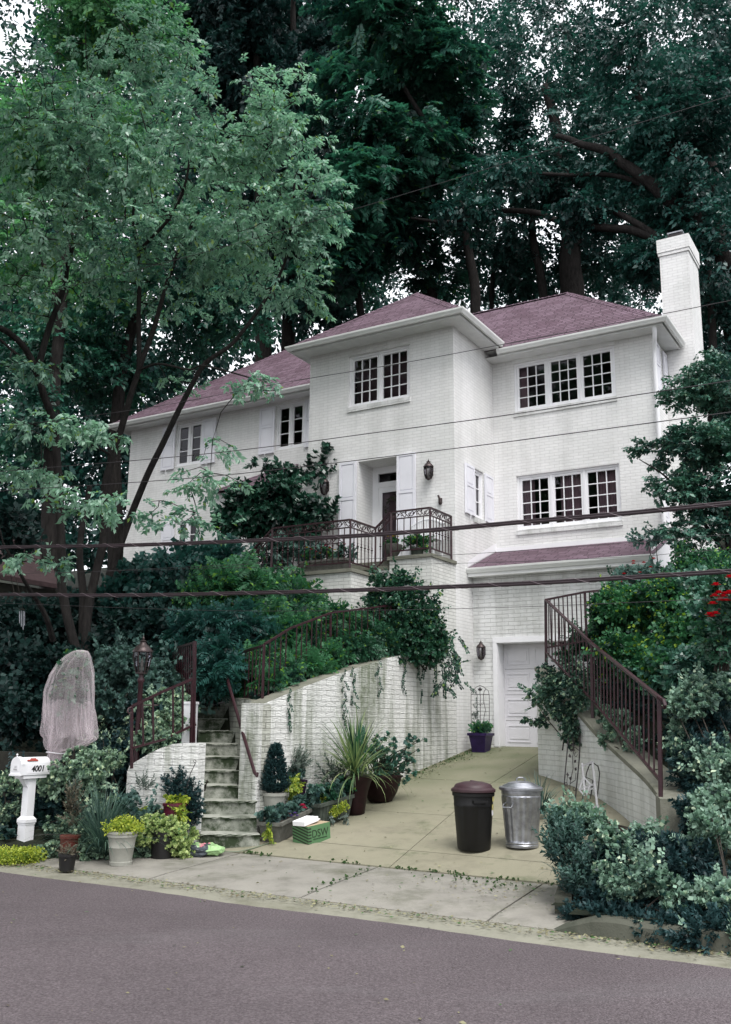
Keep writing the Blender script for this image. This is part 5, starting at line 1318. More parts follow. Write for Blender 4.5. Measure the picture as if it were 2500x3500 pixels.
# ---------------------------------------------------------------- trees
zl = lambda x, y, Y: (x/2.7996, 617+y/2.7996, Y)          # survey of the left trunks
zr = lambda x, y, Y: (812+x/2, y/2, Y)                    # survey of the right crowns
tree('cherry_tree', 'spreading multi trunked cherry tree with pale serrated leaves in the left bank', 'tree', [
    ([(172, 1450, 16.6), zl(385, 1950, 16.6), zl(388, 1700, 16.5), zl(366, 1250, 16.4), zl(330, 900, 16.2), zl(262, 700, 16.0), zl(215, 560, 15.9), zl(150, 430, 15.7), zl(60, 340, 15.4), zl(-40, 290, 15.0)], 0.086, .05),
    ([zl(225, 600, 15.9), zl(265, 450, 16.0), zl(330, 250, 16.1), zl(400, 50, 16.2), (158, 560, 16.2), (190, 480, 16.1), (205, 400, 16.0)], 0.066, .03),
    ([(188, 1455, 16.8), zl(560, 2000, 16.9), zl(640, 1650, 16.9), zl(652, 1300, 16.8), zl(740, 980, 16.6), zl(800, 780, 16.4), zl(868, 560, 16.2), zl(955, 320, 16.0), zl(1010, 130, 15.9), (395, 560, 15.8), (440, 470, 15.6)], 0.090, .028),
    ([zl(868, 560, 16.2), zl(862, 300, 16.3), zl(868, 40, 16.2), (308, 550, 16.1), (296, 500, 16.0), (302, 430, 15.9)], 0.049, .025),
    ([(308, 560, 16.1), (330, 535, 15.8), (380, 480, 15.5), (412, 410, 15.3), (425, 330, 15.2)], 0.037, .02),
    ([zl(680, 1850, 17.0), zl(808, 1500, 16.8), zl(900, 1260, 16.5), zl(1000, 1060, 16.2), zl(1110, 830, 15.9), zl(1200, 650, 15.6), zl(1290, 520, 15.4), (520, 760, 15.2), (580, 680, 15.0), (640, 560, 14.8), (655, 400, 14.6)], 0.070, .018),
    ([zl(520, 2250, 16.9), zl(515, 1950, 17.0), zl(500, 1650, 17.1), zl(560, 1300, 17.4)], 0.082, .05),
    ([zl(330, 2250, 16.3), zl(290, 2120, 16.0), zl(240, 2020, 15.8), zl(150, 1880, 15.4), zl(20, 1640, 15.0)], 0.057, .02),
    ([zl(215, 560, 15.9), zl(100, 470, 15.2), zl(0, 380, 14.8)], 0.033, .02),
    ([(200, 400, 16.0), (160, 330, 15.6), (105, 290, 15.3), (60, 230, 15.1)], 0.025, .01),
    ([zl(870, 570, 16.2), zl(990, 535, 15.6), zl(1180, 570, 15.0), zl(1273, 545, 14.6), (560, 840, 14.0)], 0.025, .012)],
    [(130, 300, 15.5, 200, 190, 2.2, 558), (330, 175, 16, 190, 110, 2.0, 471), (300, 390, 15.3, 260, 160, 2.4, 775), (520, 330, 15, 190, 180, 2.2, 620), (640, 300, 14.6, 110, 160, 1.4, 297),
     (690, 470, 14.4, 110, 120, 1.3, 297), (560, 550, 15.2, 190, 100, 1.8, 384), (130, 520, 15.5, 190, 120, 2.0, 347), (360, 590, 15.6, 220, 90, 2.0, 322), (60, 660, 15.4, 120, 40, 1.4, 55), (670, 640, 14.6, 90, 50, 1.0, 74),
     (150, 950, 13.9, 165, 22, .8, 80), (60, 1050, 14.6, 110, 26, .9, 55), (240, 1130, 14.4, 190, 24, 1.2, 93), (450, 1075, 14.8, 100, 26, .9, 37), (420, 1160, 14.4, 110, 24, .8, 33), (570, 858, 13.9, 75, 20, .5, 27), (80, 820, 15.3, 90, 22, .8, 31), (90, 1250, 14.6, 100, 18, .6, 24), (480, 1000, 15.0, 70, 18, .6, 16), (400, 850, 15.8, 60, 16, .6, 11),
     (100, -280, 17, 260, 130, 2.6, 260), (380, -300, 17.5, 220, 130, 2.6, 235), (-230, 250, 14.5, 160, 260, 2.4, 260), (-260, 700, 13.8, 150, 120, 2.0, 124)],  # unseen crown clumps added above and to the left to shade the left wing
    'leaf_cherry', 'bark_dark', 'alt', .22, 11, freq=1.5, thr=-.16, twig=1700, twig_r=.016, lift=-.12, tone_add=(.6, .6), lw=.72, ll=1.15, flat=.4)
BGG = 'tall trees crowding behind the house'
tree('broadleaf_tree', 'pale green tree at the far left edge below the patch of open sky', 'tree',
    [([(112, 1400, 27), (110, 1150, 27), (118, 900, 27), (135, 700, 27.2), (150, 540, 27.3), (190, 380, 27.3), (215, 200, 27.4)], .26, .08), ([(135, 700, 27.2), (90, 560, 27), (60, 420, 26.8)], .1, .04)],
    [(215, 75, 28, 150, 85, 2.6, 620), (200, -150, 26, 260, 120, 3, 420), (70, 330, 28, 140, 130, 2.8, 620), (210, 330, 28.5, 190, 170, 2.8, 700), (40, 540, 28, 130, 120, 2.6, 300), (190, 600, 28, 180, 110, 2.8, 320), (330, 90, 28.5, 110, 110, 2.2, 380)],
    'leaf_pale', 'bark_dark', 'alt', .56, 21, freq=.5, thr=-.16, group=BGG, twig=150, lw=.7, ll=.85, tone_add=(.4, .7), flat=.5)
tree('broadleaf_tree', 'green tree standing just behind the left end of the roof', 'tree',
    [([(252, 1400, 29), (255, 1200, 29), (262, 900, 29), (300, 700, 29), (350, 560, 29), (420, 400, 29)], .28, .08)],
    [(330, 720, 29, 160, 120, 2.5, 520), (420, 560, 29, 170, 140, 2.6, 600), (120, 780, 28.5, 150, 120, 2.4, 460), (290, 850, 29.5, 110, 80, 2.0, 260), (520, 680, 29, 120, 110, 2.2, 420), (60, 930, 27, 130, 90, 2, 300)],
    'leaf_oak', 'bark_dark', 'alt', .56, 22, freq=.5, thr=-.16, group=BGG, twig=140, lw=.65, ll=.8, tone_add=(.4, .8), flat=.4)
tree('hemlock_tree', 'dark feathery evergreen rising above the centre of the picture', 'tree',
    [([(590, 1100, 34), (585, 760, 34), (580, 500, 34), (575, 200, 34), (570, -60, 34)], .38, .1), ([(640, 1100, 34.5), (640, 700, 34.5), (650, 450, 34.5), (655, 200, 34.5), (652, -50, 34.5)], .3, .1)],
    [(540, 60, 34, 150, 90, 2.5, 750), (560, -160, 32, 160, 120, 2.5, 360), (640, 60, 34.3, 140, 90, 2.5, 700), (590, 220, 34, 190, 110, 2.8, 850), (620, 380, 34, 180, 110, 2.8, 750), (640, 540, 34, 170, 110, 2.8, 700), (500, 150, 33.5, 80, 110, 1.8, 320), (720, 150, 34.2, 90, 130, 2.0, 400), (440, 30, 34, 90, 50, 1.8, 240)],
    'leaf_conifer', 'bark_dark', 'needle', .8, 23, freq=.5, thr=-.12, group=BGG, twig=90, lift=-.25, lw=1.5)
tree('locust_tree', 'big fine leaved tree with light green tips left of the chimney crown', 'tree',
    [([zr(490, 2000, 31), zr(485, 1310, 31), zr(462, 1150, 31), zr(440, 1020, 31), zr(400, 850, 31), zr(300, 600, 30.5), zr(150, 350, 30), zr(60, 150, 30)], .2, .06), ([zr(310, 1900, 33), zr(300, 1310, 33), zr(210, 1150, 33), zr(120, 1000, 33), zr(40, 800, 33)], .2, .08), ([(812, 1000, 32), (800, 700, 32), (790, 600, 32), (770, 450, 32)], .17, .08)],
    [(850, 90, 30, 190, 110, 3.0, 1000), (800, 260, 29.5, 130, 130, 2.8, 800), (900, 330, 30, 150, 130, 2.8, 800), (820, 440, 29.5, 130, 90, 2.4, 560), (960, 200, 30.5, 150, 130, 2.6, 700), (740, 560, 30, 110, 90, 2.2, 420), (900, 540, 31, 120, 70, 2.2, 330), (760, 660, 29.5, 90, 60, 1.8, 240), (1010, 440, 31, 100, 70, 2, 260), (880, 640, 33, 110, 50, 2.0, 160), (990, 640, 33, 90, 50, 2.0, 70)],
    'leaf_oak', 'bark_dark', 'fern', .72, 24, freq=.42, thr=-.1, group=BGG, twig=190, lw=1.0, tone_add=(.35, .9), flat=.4, lift=-.12)
tree('oak_tree', 'massive dark tree with a thick trunk standing above the right roof', 'tree',
    [([zr(915, 1900, 33), zr(912, 1330, 33), zr(908, 1180, 33), zr(905, 1020, 33), zr(885, 860, 33), zr(860, 700, 33), zr(845, 560, 33), zr(800, 380, 33)], .52, .16), ([zr(912, 1150, 33), zr(955, 1000, 33), zr(975, 850, 33), zr(1000, 650, 33)], .25, .1), ([zr(800, 1900, 33.5), zr(790, 1330, 33.5), zr(745, 1080, 33.5), zr(730, 940, 33.5), zr(700, 760, 33.5)], .2, .1)],
    [(1200, 130, 32, 200, 130, 3, 850), (1150, 290, 32, 170, 100, 2.6, 560), (1330, 260, 32, 170, 150, 2.8, 700), (1240, 400, 32, 160, 80, 2.4, 420), (1060, 330, 32.5, 120, 80, 2.4, 360), (1370, 430, 33, 130, 80, 2.2, 380), (1130, 530, 34, 120, 60, 2, 170), (1330, 570, 34, 110, 70, 2, 260), (1210, 600, 34.5, 60, 40, 1.5, 40), (1030, 560, 34, 80, 70, 1.8, 130)],
    'leaf_deep', 'bark_dark', 'alt', .62, 25, freq=.5, thr=-.08, group=BGG, twig=190, lw=.62, ll=.75, tone_add=(.35, .9), flat=.35, lift=-.15)
tree('oak_tree', 'leaning dark tree with long arching limbs behind the chimney', 'tree',
    [([zr(1740, 2000, 27), zr(1720, 1300, 27), zr(1600, 1160, 27), zr(1480, 1000, 27), zr(1300, 850, 27.2), zr(1100, 690, 27.6), zr(960, 640, 28), zr(850, 600, 28.4)], .34, .08), ([zr(1480, 1000, 27), zr(1420, 850, 27), zr(1370, 690, 27), zr(1290, 560, 27), zr(1210, 430, 27), zr(1170, 300, 27)], .22, .06),
     ([zr(1480, 1130, 27), zr(1330, 1075, 27.3), zr(1200, 1030, 27.6), zr(1050, 1010, 28), zr(900, 1000, 28.4), zr(740, 940, 28.8), zr(560, 945, 29), zr(380, 985, 29.2), zr(200, 970, 29.4)], .17, .045), ([zr(1330, 1075, 27.3), zr(1150, 960, 27.6), zr(1040, 920, 27.9), zr(900, 890, 28.2)], .13, .05), ([zr(1400, 930, 27), zr(1290, 850, 27.4), zr(1110, 780, 27.8), zr(900, 775, 28.2), zr(620, 765, 28.6)], .12, .04)],
    [(1480, 130, 27, 200, 150, 2.6, 1000), (1540, 330, 27, 150, 170, 2.4, 800), (1400, 330, 27.5, 130, 110, 2.2, 450), (1580, 560, 27, 110, 130, 2, 480), (1500, 480, 28, 100, 90, 2, 330), (1440, 590, 28, 70, 60, 1.6, 160), (1300, 480, 28, 90, 40, 1.4, 120), (1060, 470, 28.6, 120, 30, 1.2, 110), (1120, 390, 28, 110, 30, 1.2, 110)],
    'leaf_deep', 'bark_dark', 'alt', .58, 26, freq=.5, thr=-.12, group=BGG, twig=190, lw=.62, ll=.75, tone_add=(.4, .9), flat=.35, lift=-.15)
tree('broadleaf_tree', 'shadowed tree filling the gap right of the chimney', 'tree',
    [([(1650, 1200, 30), (1640, 900, 30), (1610, 650, 30), (1590, 420, 30), (1560, 260, 30)], .3, .12), ([(1590, 1200, 29), (1585, 820, 29), (1580, 700, 29), (1570, 560, 29)], .16, .1)],
    [(1600, 700, 30, 90, 130, 2.2, 560), (1620, 880, 28, 70, 120, 1.8, 420), (1560, 800, 31, 60, 80, 1.6, 200)], 'leaf_deep', 'bark_dark', 'fluff', .46, 27, freq=.5, thr=-.05, group=BGG, twig=50, lw=.75)
tree('holly_tree', 'dense glossy holly reaching over the right corner of the house', 'tree',
    [([(1640, 1480, 16.2), (1625, 1250, 16.2), (1600, 1100, 16.2), (1575, 950, 16.2), (1590, 820, 16.2)], .09, .02), ([(1625, 1250, 16.2), (1540, 1130, 16.0), (1480, 1060, 15.8), (1420, 1020, 15.7)], .035, .008)],
    [(1590, 850, 16.2, 90, 70, .8, 580), (1520, 870, 16.0, 60, 45, .5, 162), (1560, 1000, 16, 130, 70, .8, 837), (1450, 1000, 15.8, 60, 28, .4, 121), (1590, 1110, 16, 90, 90, .8, 621), (1500, 1090, 15.8, 70, 40, .5, 175), (1470, 1075, 15.7, 40, 25, .3, 40), (1610, 960, 16.3, 60, 120, .7, 445), (1545, 1180, 16, 70, 40, .6, 94), (1490, 1190, 15.7, 70, 25, .4, 54)],
    'leaf_holly', 'bark_dark', 'alt', .20, 28, freq=1.9, thr=-.08, twig=320, twig_r=.008, lift=.02, lw=.8, tone_add=(.9, .6), flat=.4)
tree('young_tree', 'thin leaved young trees showing sky through them behind the roof valley', 'tree',
    [([zr(555, 1900, 36), zr(560, 1310, 36), zr(575, 1180, 36), zr(600, 1050, 36)], .12, .05), ([zr(648, 1900, 37), zr(650, 1330, 37), zr(640, 1200, 37), zr(655, 1080, 37)], .1, .04)],
    [(1090, 590, 36, 120, 80, 2, 300), (1150, 520, 36, 110, 70, 2, 240), (1010, 500, 36, 90, 70, 2, 160), (1330, 600, 36, 100, 60, 2, 160), (720, 690, 34, 110, 50, 2, 200), (1200, 640, 36, 90, 30, 1.5, 90)],
    'leaf_deep', 'bark_dark', 'alt', .62, 29, freq=.6, thr=-.05, group=BGG, twig=90, twig_r=.012, lw=.8)
tree('unseen_shade_tree', 'unseen tree and crowns added left of the view to shade the bank and left wing', 'tree',  # out of view, added to keep sky light off the left side
    [([(-420, 1950, 11.5), (-430, 1500, 11.5), (-440, 900, 11.5), (-400, 300, 11.6), (-300, -200, 11.8), (-100, -500, 12)], .26, .08)],
    [(-390, -150, 11.5, 260, 280, 2.4, 560), (40, -560, 12.5, 380, 180, 2.4, 760), (-380, 500, 11.5, 190, 330, 1.8, 380), (420, -640, 13.5, 260, 140, 2.2, 420), (-13, 10, 11, 3.6, 5, 3.6, 800, 1), (-16, 15, 11, 3.6, 5.5, 3.6, 700, 1), (-11.5, 4, 11, 3.4, 4.5, 3.4, 700, 1), (-7.5, 6, 16, 3.4, 2.5, 3.6, 600, 1), (-11.5, 19, 12, 2.6, 6, 2.8, 800, 1), (-10, 13.5, 13, 2.4, 5, 2.4, 600, 1)], 'leaf_pale', 'bark_dark', 'alt', .7, 30, freq=.4, thr=-.3, group=BGG.replace('behind', 'around'), twig=120, flat=.5)
# woods closing the view far behind
def woods():
    rg = np.random.default_rng(77); C = []
    for _ in range(34000):
        x = rg.uniform(-700, 2400); y = rg.uniform(-150, 1250); Y = rg.uniform(42, 52)
        if y > 700 and 500 < x < 1700 and rg.uniform() < .6: continue
        gap = math.exp(-((x-1130)/190)**2-((y-560)/95)**2) + .25*math.exp(-((x-1180)/220)**2-((y-250)/140)**2) + .9*math.exp(-((x-20)/110)**2-((y-60)/120)**2) + .4*math.exp(-((x-330)/140)**2-((y-640)/140)**2)
        if rg.uniform() < min(gap*1.25, .93): continue
        q = P(x, y, Y)
        if mnoise.noise(Vector(q)*.22) < (-.14 if x > 930 and y > 440 else -.45): continue
        C.append(tuple(q))
    C = np.array(C); O = unit(rg.normal(size=C.shape)+np.array((0, -.6, .3))); A, U = spray_axes(O, rg)
    o = leaf_mesh('woods', 'leaf_deep', C, A, U, np.where(np.abs(C[:, 0]-8) < 9, .75, 1.0)*rg.uniform(.6, 1.3, len(C)), 'fluff', None, 78, lw=.8)
    tag(o, kind='stuff')
woods()
# ---------------------------------------------------------------- shrubs and ground plants
G1 = 'variegated shrubs massed on the right bank'; G2 = 'variegated shrubs on the left bank'; G3 = 'dark shrubs under the cherry tree'; G4 = 'azaleas on the right terrace'
V = dict(kind='rosette', cat='shrub')
shrub('variegated euonymus sprawling over the kerb at the lower right', [(1450, 1990, 8.65, 110, 60, .35, 560), (1380, 1970, 8.85, 70, 60, .3, 330), (1350, 1890, 9.2, 46, 56, .22, 190), (1460, 1925, 9.0, 60, 40, .25, 140), (1420, 2055, 8.5, 90, 16, .2, 120)], 'leaf_variegated', 'rosette', .105, 201, group=G1, freq=2.6, thr=-.02, tone_add=(1.6, .4))
shrub('variegated euonymus forming a pale band before the curved right wall', [(1290, 1812, 9.9, 70, 24, .25, 260), (1375, 1842, 9.75, 70, 20, .22, 260), (1440, 1868, 9.6, 45, 18, .2, 90)], 'leaf_variegated', 'rosette', .10, 202, group=G1, freq=2.6, thr=-.15, tone_add=(1.6, .4))
shrub('tall variegated euonymus beside the lower end of the right railing', [(1560, 1580, 11.2, 80, 66, .4, 620), (1600, 1690, 10.5, 50, 80, .35, 400), (1525, 1650, 11.0, 36, 60, .25, 220), (1575, 1535, 11.6, 60, 36, .4, 200)], 'leaf_variegated', 'rosette', .115, 203, group=G1, freq=2.0, thr=-.05, tone_add=(1.3, .4))
shrub('variegated euonymus bulging at the right edge above the kerb', [(1590, 1795, 9.4, 60, 45, .4, 330), (1600, 1900, 8.9, 50, 60, .35, 300), (1600, 2010, 8.4, 50, 55, .3, 240), (1560, 1860, 9.0, 40, 60, .3, 150), (1600, 2075, 8.05, 50, 20, .2, 70)], 'leaf_variegated', 'rosette', .11, 204, group=G1, freq=2.3, thr=-.05, tone_add=(1.4, .4))
shrub('blue green juniper spreading between the variegated shrubs on the right', [(1450, 1922, 9.2, 125, 44, .3, 760), (1390, 2020, 8.85, 90, 45, .3, 360), (1520, 1960, 8.9, 90, 80, .3, 450), (1570, 2070, 8.15, 80, 30, .25, 300), (1390, 2058, 8.6, 70, 20, .2, 200), (1490, 2074, 8.35, 80, 22, .2, 260)], 'leaf_juniper', 'needle', .16, 205, cat='juniper', name='juniper', freq=1.8, thr=-.4, tone_add=(1.5, .7), lw=1.2)
shrub('dark juniper in the hollow behind the stone end block', [(1570, 1720, 10.9, 66, 70, .3, 460), (1570, 1600, 11.6, 70, 90, .35, 460), (1565, 1815, 9.9, 46, 40, .22, 240)], 'leaf_juniper', 'needle', .17, 206, cat='juniper', name='juniper', freq=1.6, thr=-.4, lw=1.2)
shrub('small blue juniper tuft hanging over the apron corner', [(1283, 2045, 8.95, 30, 26, .16, 170)], 'leaf_juniper', 'needle', .12, 207, cat='juniper', name='juniper', freq=0, lw=1.2)
shrub('grey green narrow leaved perennial clump at the edge of the drive', [(1268, 1855, 9.7, 38, 26, .22, 60), (1258, 1895, 9.5, 46, 40, .25, 90), (1290, 1950, 9.25, 50, 42, .25, 84), (1222, 1860, 9.8, 14, 40, .12, 18)], 'leaf_blue', 'lance', .25, 208, cat='perennial', name='perennial', freq=0, lift=1.5, shell=.6, tone_add=(1.5, .5), droop=.25, rnd=.6)
G5 = thing('perennial', 'grassy tuft spilling from the bed edging onto the apron', 'perennial', P(1235, 2010, 9.6))
blades(G5, 'blade', 'leaf_grass', W(4.72, -7.45, .22), 46, .5, .006, 209, (.3, 1.4), 1.4)
G5 = thing('perennial', 'green strap leaved tuft behind the metal trash can', 'perennial', P(1195, 1790, 12.9))
blades(G5, 'blade', 'leaf_blue', Pxz(1200, 13.4, drive_z(-4)), 110, .62, .009, 210, (.05, .9), 1.2)
t = thing('marigold', 'orange flowered plant between the metal can and the right wall', 'flower', P(1233, 1850, 10.6))
for i, (x, y) in enumerate(((1230, 1826), (1238, 1822), (1235, 1834))): bloom(t, P(x, y, 10.2), .028, 'petal_yellow', 300+i)
# right terrace
shrub('bright green azalea under the upper right cable', [(1400, 1350, 14.6, 90, 45, .5, 768), (1345, 1390, 15.3, 45, 40, .35, 240), (1470, 1340, 13.9, 70, 50, .5, 480)], 'leaf_azalea', 'rosette', .135, 211, group=G4, cat='azalea', freq=1.3, thr=-.25, tone_add=(1.1, .9), ll=1.1)
shrub('green azalea sloping down behind the long iron railing', [(1415, 1455, 13.6, 85, 50, .45, 688), (1490, 1480, 12.8, 70, 50, .45, 480), (1520, 1420, 12.9, 60, 60, .5, 368), (1350, 1470, 14.6, 40, 45, .3, 192)], 'leaf_azalea', 'rosette', .135, 212, group=G4, cat='azalea', freq=1.3, thr=-.22, tone_add=(1.1, .8), ll=1.1)
shrub('low leafy plants behind the top bars of the terrace railing', [(1310, 1425, 16.6, 50, 30, .3, 110), (1270, 1455, 16.9, 40, 22, .3, 50), (1375, 1305, 16.2, 26, 26, .3, 40)], 'leaf_ivy', 'rosette', .17, 213, freq=1.3, thr=-.3)
shrub('fine green shrub beside the right house corner', [(1570, 1235, 15.4, 70, 50, .6, 420), (1600, 1300, 14.8, 60, 60, .6, 330), (1515, 1280, 15.6, 36, 36, .35, 130)], 'leaf_fern', 'fluff', .2, 214, freq=1.2, thr=-.3, lw=.8)
shrub('dark mixed foliage filling the right edge of the terrace', [(1590, 1400, 12.8, 70, 80, .6, 460), (1450, 1400, 15.5, 110, 80, .5, 420), (1580, 1490, 12.2, 80, 60, .5, 400), (1540, 1330, 14, 70, 60, .6, 330), (1500, 1500, 12.6, 60, 50, .4, 200)], 'leaf_holly', 'alt', .2, 215, freq=1.3, thr=-.25, tone_add=(1, .5))
rb = shrub('leggy rose bush with small red blooms beneath the right end of the garage roof', [(1450, 1290, 15.4, 50, 42, .4, 110), (1400, 1296, 15.3, 26, 36, .3, 46), (1440, 1196, 15.6, 50, 14, .3, 26)], 'leaf_blue', 'alt', .17, 216, cat='rose bush', name='rose_bush', freq=0, stems=14)
for i, (x, y) in enumerate(((1386, 1275), (1407, 1247), (1430, 1250), (1445, 1260), (1421, 1272), (1413, 1282), (1452, 1241), (1446, 1283), (1378, 1293), (1407, 1252))): bloom(rb, P(x, y, 15.1), .042, 'petal_red', 310+i)
rb = shrub('rose bush with large crimson blooms at the right edge', [(1605, 1330, 10.9, 40, 50, .3, 60), (1600, 1420, 11, 40, 60, .3, 80)], 'leaf_ivy', 'alt', .16, 217, cat='rose bush', name='rose_bush', freq=0, stems=10)
for i, (x, y) in enumerate(((1588, 1325), (1597, 1318), (1606, 1326), (1614, 1320), (1621, 1317), (1612, 1335), (1583, 1342), (1580, 1370), (1589, 1364), (1621, 1283), (1590, 1300), (1576, 1366), (1600, 1334))): bloom(rb, P(x, y, 10.55), .062, 'petal_red', 330+i)
bloom(rb, P(1597, 1354, 10.7), .022, 'petal_pink', 350)
shrub('ivy with pale edges tumbling over the left end of the curved right wall', [(1245, 1500, 16.0, 55, 40, .35, 200), (1215, 1545, 15.9, 45, 35, .3, 150), (1265, 1570, 15.4, 45, 50, .3, 190), (1195, 1597, 15.9, 32, 14, .18, 60), (1268, 1625, 15.2, 22, 34, .15, 80), (1290, 1530, 15.0, 40, 40, .3, 120)], 'leaf_ivy_pale', 'rosette', .115, 218, cat='ivy', name='ivy', freq=1.6, thr=-.22, lift=-.1, tone_add=(1.8, .8))
shrub('pale creeper crossing the sloping concrete cap under the right railing', [(1345, 1590, 14.3, 26, 26, .2, 60), (1375, 1610, 13.9, 30, 30, .2, 70), (1345, 1645, 14.0, 16, 16, .12, 26), (1405, 1650, 13.4, 25, 30, .2, 50)], 'leaf_variegated', 'rosette', .10, 219, cat='creeper', name='creeper', freq=0, tone_add=(2, .5))
# above the drive wall
G6 = 'ferny plants along the top of the drive wall'
shrub('ferny foliage behind the pillar at the head of the drive wall', [(600, 1522, 14.50, 26, 10, .12, 60), (634, 1502, 14.90, 30, 10, .14, 69), (560, 1490, 15.35, 50, 50, .45, 195), (525, 1510, 15.25, 30, 34, .3, 90), (600, 1520, 15.25, 36, 26, .35, 90)], 'leaf_fern', 'fern', .33, 221, cat='fern', name='fern_clump', group=G6, freq=0, lw=.62, ll=.9, lift=.35, tone_add=(1.2, .8))
shrub('lime tipped ferny foliage half way up the drive wall top', [(680, 1478, 15.40, 34, 11, .16, 84), (730, 1456, 15.85, 34, 11, .16, 84), (660, 1410, 16.25, 60, 30, .35, 165), (730, 1385, 16.85, 60, 30, .35, 150), (660, 1460, 16.15, 66, 50, .5, 270), (730, 1435, 16.75, 66, 46, .5, 240), (680, 1497, 15.65, 60, 24, .3, 135)], 'leaf_fern', 'fern', .33, 222, cat='fern', name='fern_clump', group=G6, freq=0, lw=.62, ll=.9, lift=.35, tone_add=(1.0, 1.0))
shrub('dark ferny foliage below the ivy mound on the drive wall', [(790, 1440, 16.45, 36, 12, .18, 90), (848, 1426, 17.05, 36, 12, .18, 90), (905, 1420, 17.45, 36, 14, .2, 75), (810, 1425, 17.15, 66, 42, .5, 240), (870, 1440, 17.55, 60, 38, .45, 180), (790, 1466, 16.75, 60, 20, .3, 105)], 'leaf_ivy', 'fern', .33, 223, cat='fern', name='fern_clump', group=G6, freq=0, lw=.62, ll=.9, lift=.3, tone_add=(1.0, .6))
shrub('rounded ivy mound spilling over the drive wall below the porch', [(900, 1385, 17.5, 88, 90, .55, 900), (870, 1300, 17.7, 55, 35, .4, 240), (950, 1420, 17.35, 45, 60, .4, 300), (890, 1440, 17.2, 70, 36, .3, 220), (850, 1350, 17.9, 45, 50, .4, 240)], 'leaf_ivy', 'rosette', .14, 224, cat='ivy', name='ivy', freq=1.1, thr=-.5, lift=-.05, tone_add=(.9, .7))
iv = thing('ivy', 'thin ivy trails hanging down the house corner below the mound', 'ivy', P(985, 1450, 17.4)); rg = np.random.default_rng(225)
C = np.array([P(x, y, 17.72) for x, y in [(rg.normal(990, 20), rg.uniform(1410, 1530)) for _ in range(52)] + [(rg.normal(760, 14), rg.uniform(1490, 1560)) for _ in range(0)]])
leaf_mesh('trail', 'leaf_ivy', C, np.tile((.2, 0, -1.), (len(C), 1))+rg.normal(0, .4, C.shape), np.tile((.3, -1, .3), (len(C), 1)), .26, 'hang', iv, 226)
iv = thing('ivy', 'sparse ivy strands hanging over the middle of the drive wall', 'ivy', W(.02, -4, 2.4))
for si, (b_, dz) in enumerate(((-5.7, .4), (-4.2, .8), (-3.95, .5), (-3.1, .4), (-2.2, .6), (-1.7, .4))):
    zt = float(np.interp(b_, [-6.38, -4.41, -.02], [1.95, 2.44, 3.24]))
    C = np.array([tuple(W(.045, b_+rg.normal(0, .03), zt+.05-k*.09)) for k in range(int(dz/.09)+2)])
    leaf_mesh('trail', 'leaf_ivy', C, np.tile((.0, 0, -1.), (len(C), 1))+rg.normal(0, .3, C.shape), np.tile((.5, -1, .2), (len(C), 1)), .15, 'hang', iv, 600+si)
# middle slope left of the porch
shrub('tall wisteria like shrub in front of the porch wall', [(560, 1300, 17.6, 120, 55, .7, 377), (640, 1340, 17.2, 80, 45, .6, 217), (470, 1330, 17.4, 70, 60, .6, 217), (600, 1385, 16.6, 90, 40, .5, 203)], 'leaf_fern', 'fern', .36, 231, freq=.9, thr=-.35, lw=.7, ll=.95, lift=.1, tone_add=(1.0, .9), stems=10)
shrub('dense dark foliage at the foot of the white porch wall', [(750, 1400, 17.3, 85, 26, .4, 170), (690, 1385, 17.4, 60, 40, .4, 150), (820, 1390, 17.7, 50, 36, .4, 110)], 'leaf_fern', 'fern', .32, 228, freq=0, lw=.7, lift=.25, tone_add=(1.0, .8))
shrub('dark leafy shrub below the wisteria like shrub beside the step railing', [(520, 1400, 16.0, 80, 50, .6, 377), (440, 1420, 16.4, 60, 60, .6, 348), (490, 1480, 15.0, 40, 60, .4, 232), (640, 1420, 16.4, 60, 30, .4, 145)], 'leaf_deep', 'fern', .36, 232, freq=.9, thr=-.4, lw=.7, ll=.95, lift=.0, tone_add=(1.0, .8))
shrub('glossy dark laurel growing against the left side of the porch', [(590, 1120, 20.2, 80, 55, .6, 340), (660, 1150, 20.0, 75, 40, .5, 190), (530, 1160, 20.2, 60, 45, .5, 160), (700, 1060, 20.6, 50, 45, .4, 130), (725, 1000, 20.8, 40, 22, .3, 75), (575, 1045, 20.4, 28, 22, .3, 45), (640, 1065, 20.5, 40, 30, .4, 80), (700, 1130, 20.2, 45, 16, .3, 50)], 'leaf_laurel', 'whorl', .33, 233, cat='laurel', name='laurel', freq=1.4, thr=-.2, stems=16, lift=.25, tone_add=(.9, .8), ground=P(640, 1250, 20.3))
shrub('loose dark shrub below the left wing ground floor window', [(450, 1245, 19.6, 70, 24, .6, 120), (380, 1280, 18.8, 120, 40, .8, 300), (300, 1330, 18.4, 110, 40, .8, 240), (510, 1240, 19.4, 40, 30, .5, 100)], 'leaf_deep', 'alt', .34, 234, group=G3, freq=.8, thr=-.25)
shrub('dark shrub mass behind the lamp post', [(350, 1420, 17.6, 110, 70, .8, 420), (270, 1400, 18.2, 90, 50, .8, 260), (430, 1350, 18, 80, 60, .7, 260)], 'leaf_shade', 'alt', .32, 235, group=G3, freq=.8, thr=-.3)
shrub('dark blue green shrub between the netted plant and the lamp post', [(270, 1490, 15.8, 80, 50, .7, 380), (340, 1520, 15.0, 60, 50, .5, 280), (230, 1560, 14.6, 70, 40, .5, 260), (400, 1560, 15.2, 40, 40, .4, 130)], 'leaf_blue', 'rosette', .19, 236, group=G3, freq=1.2, thr=-.3, tone_add=(1, .4))
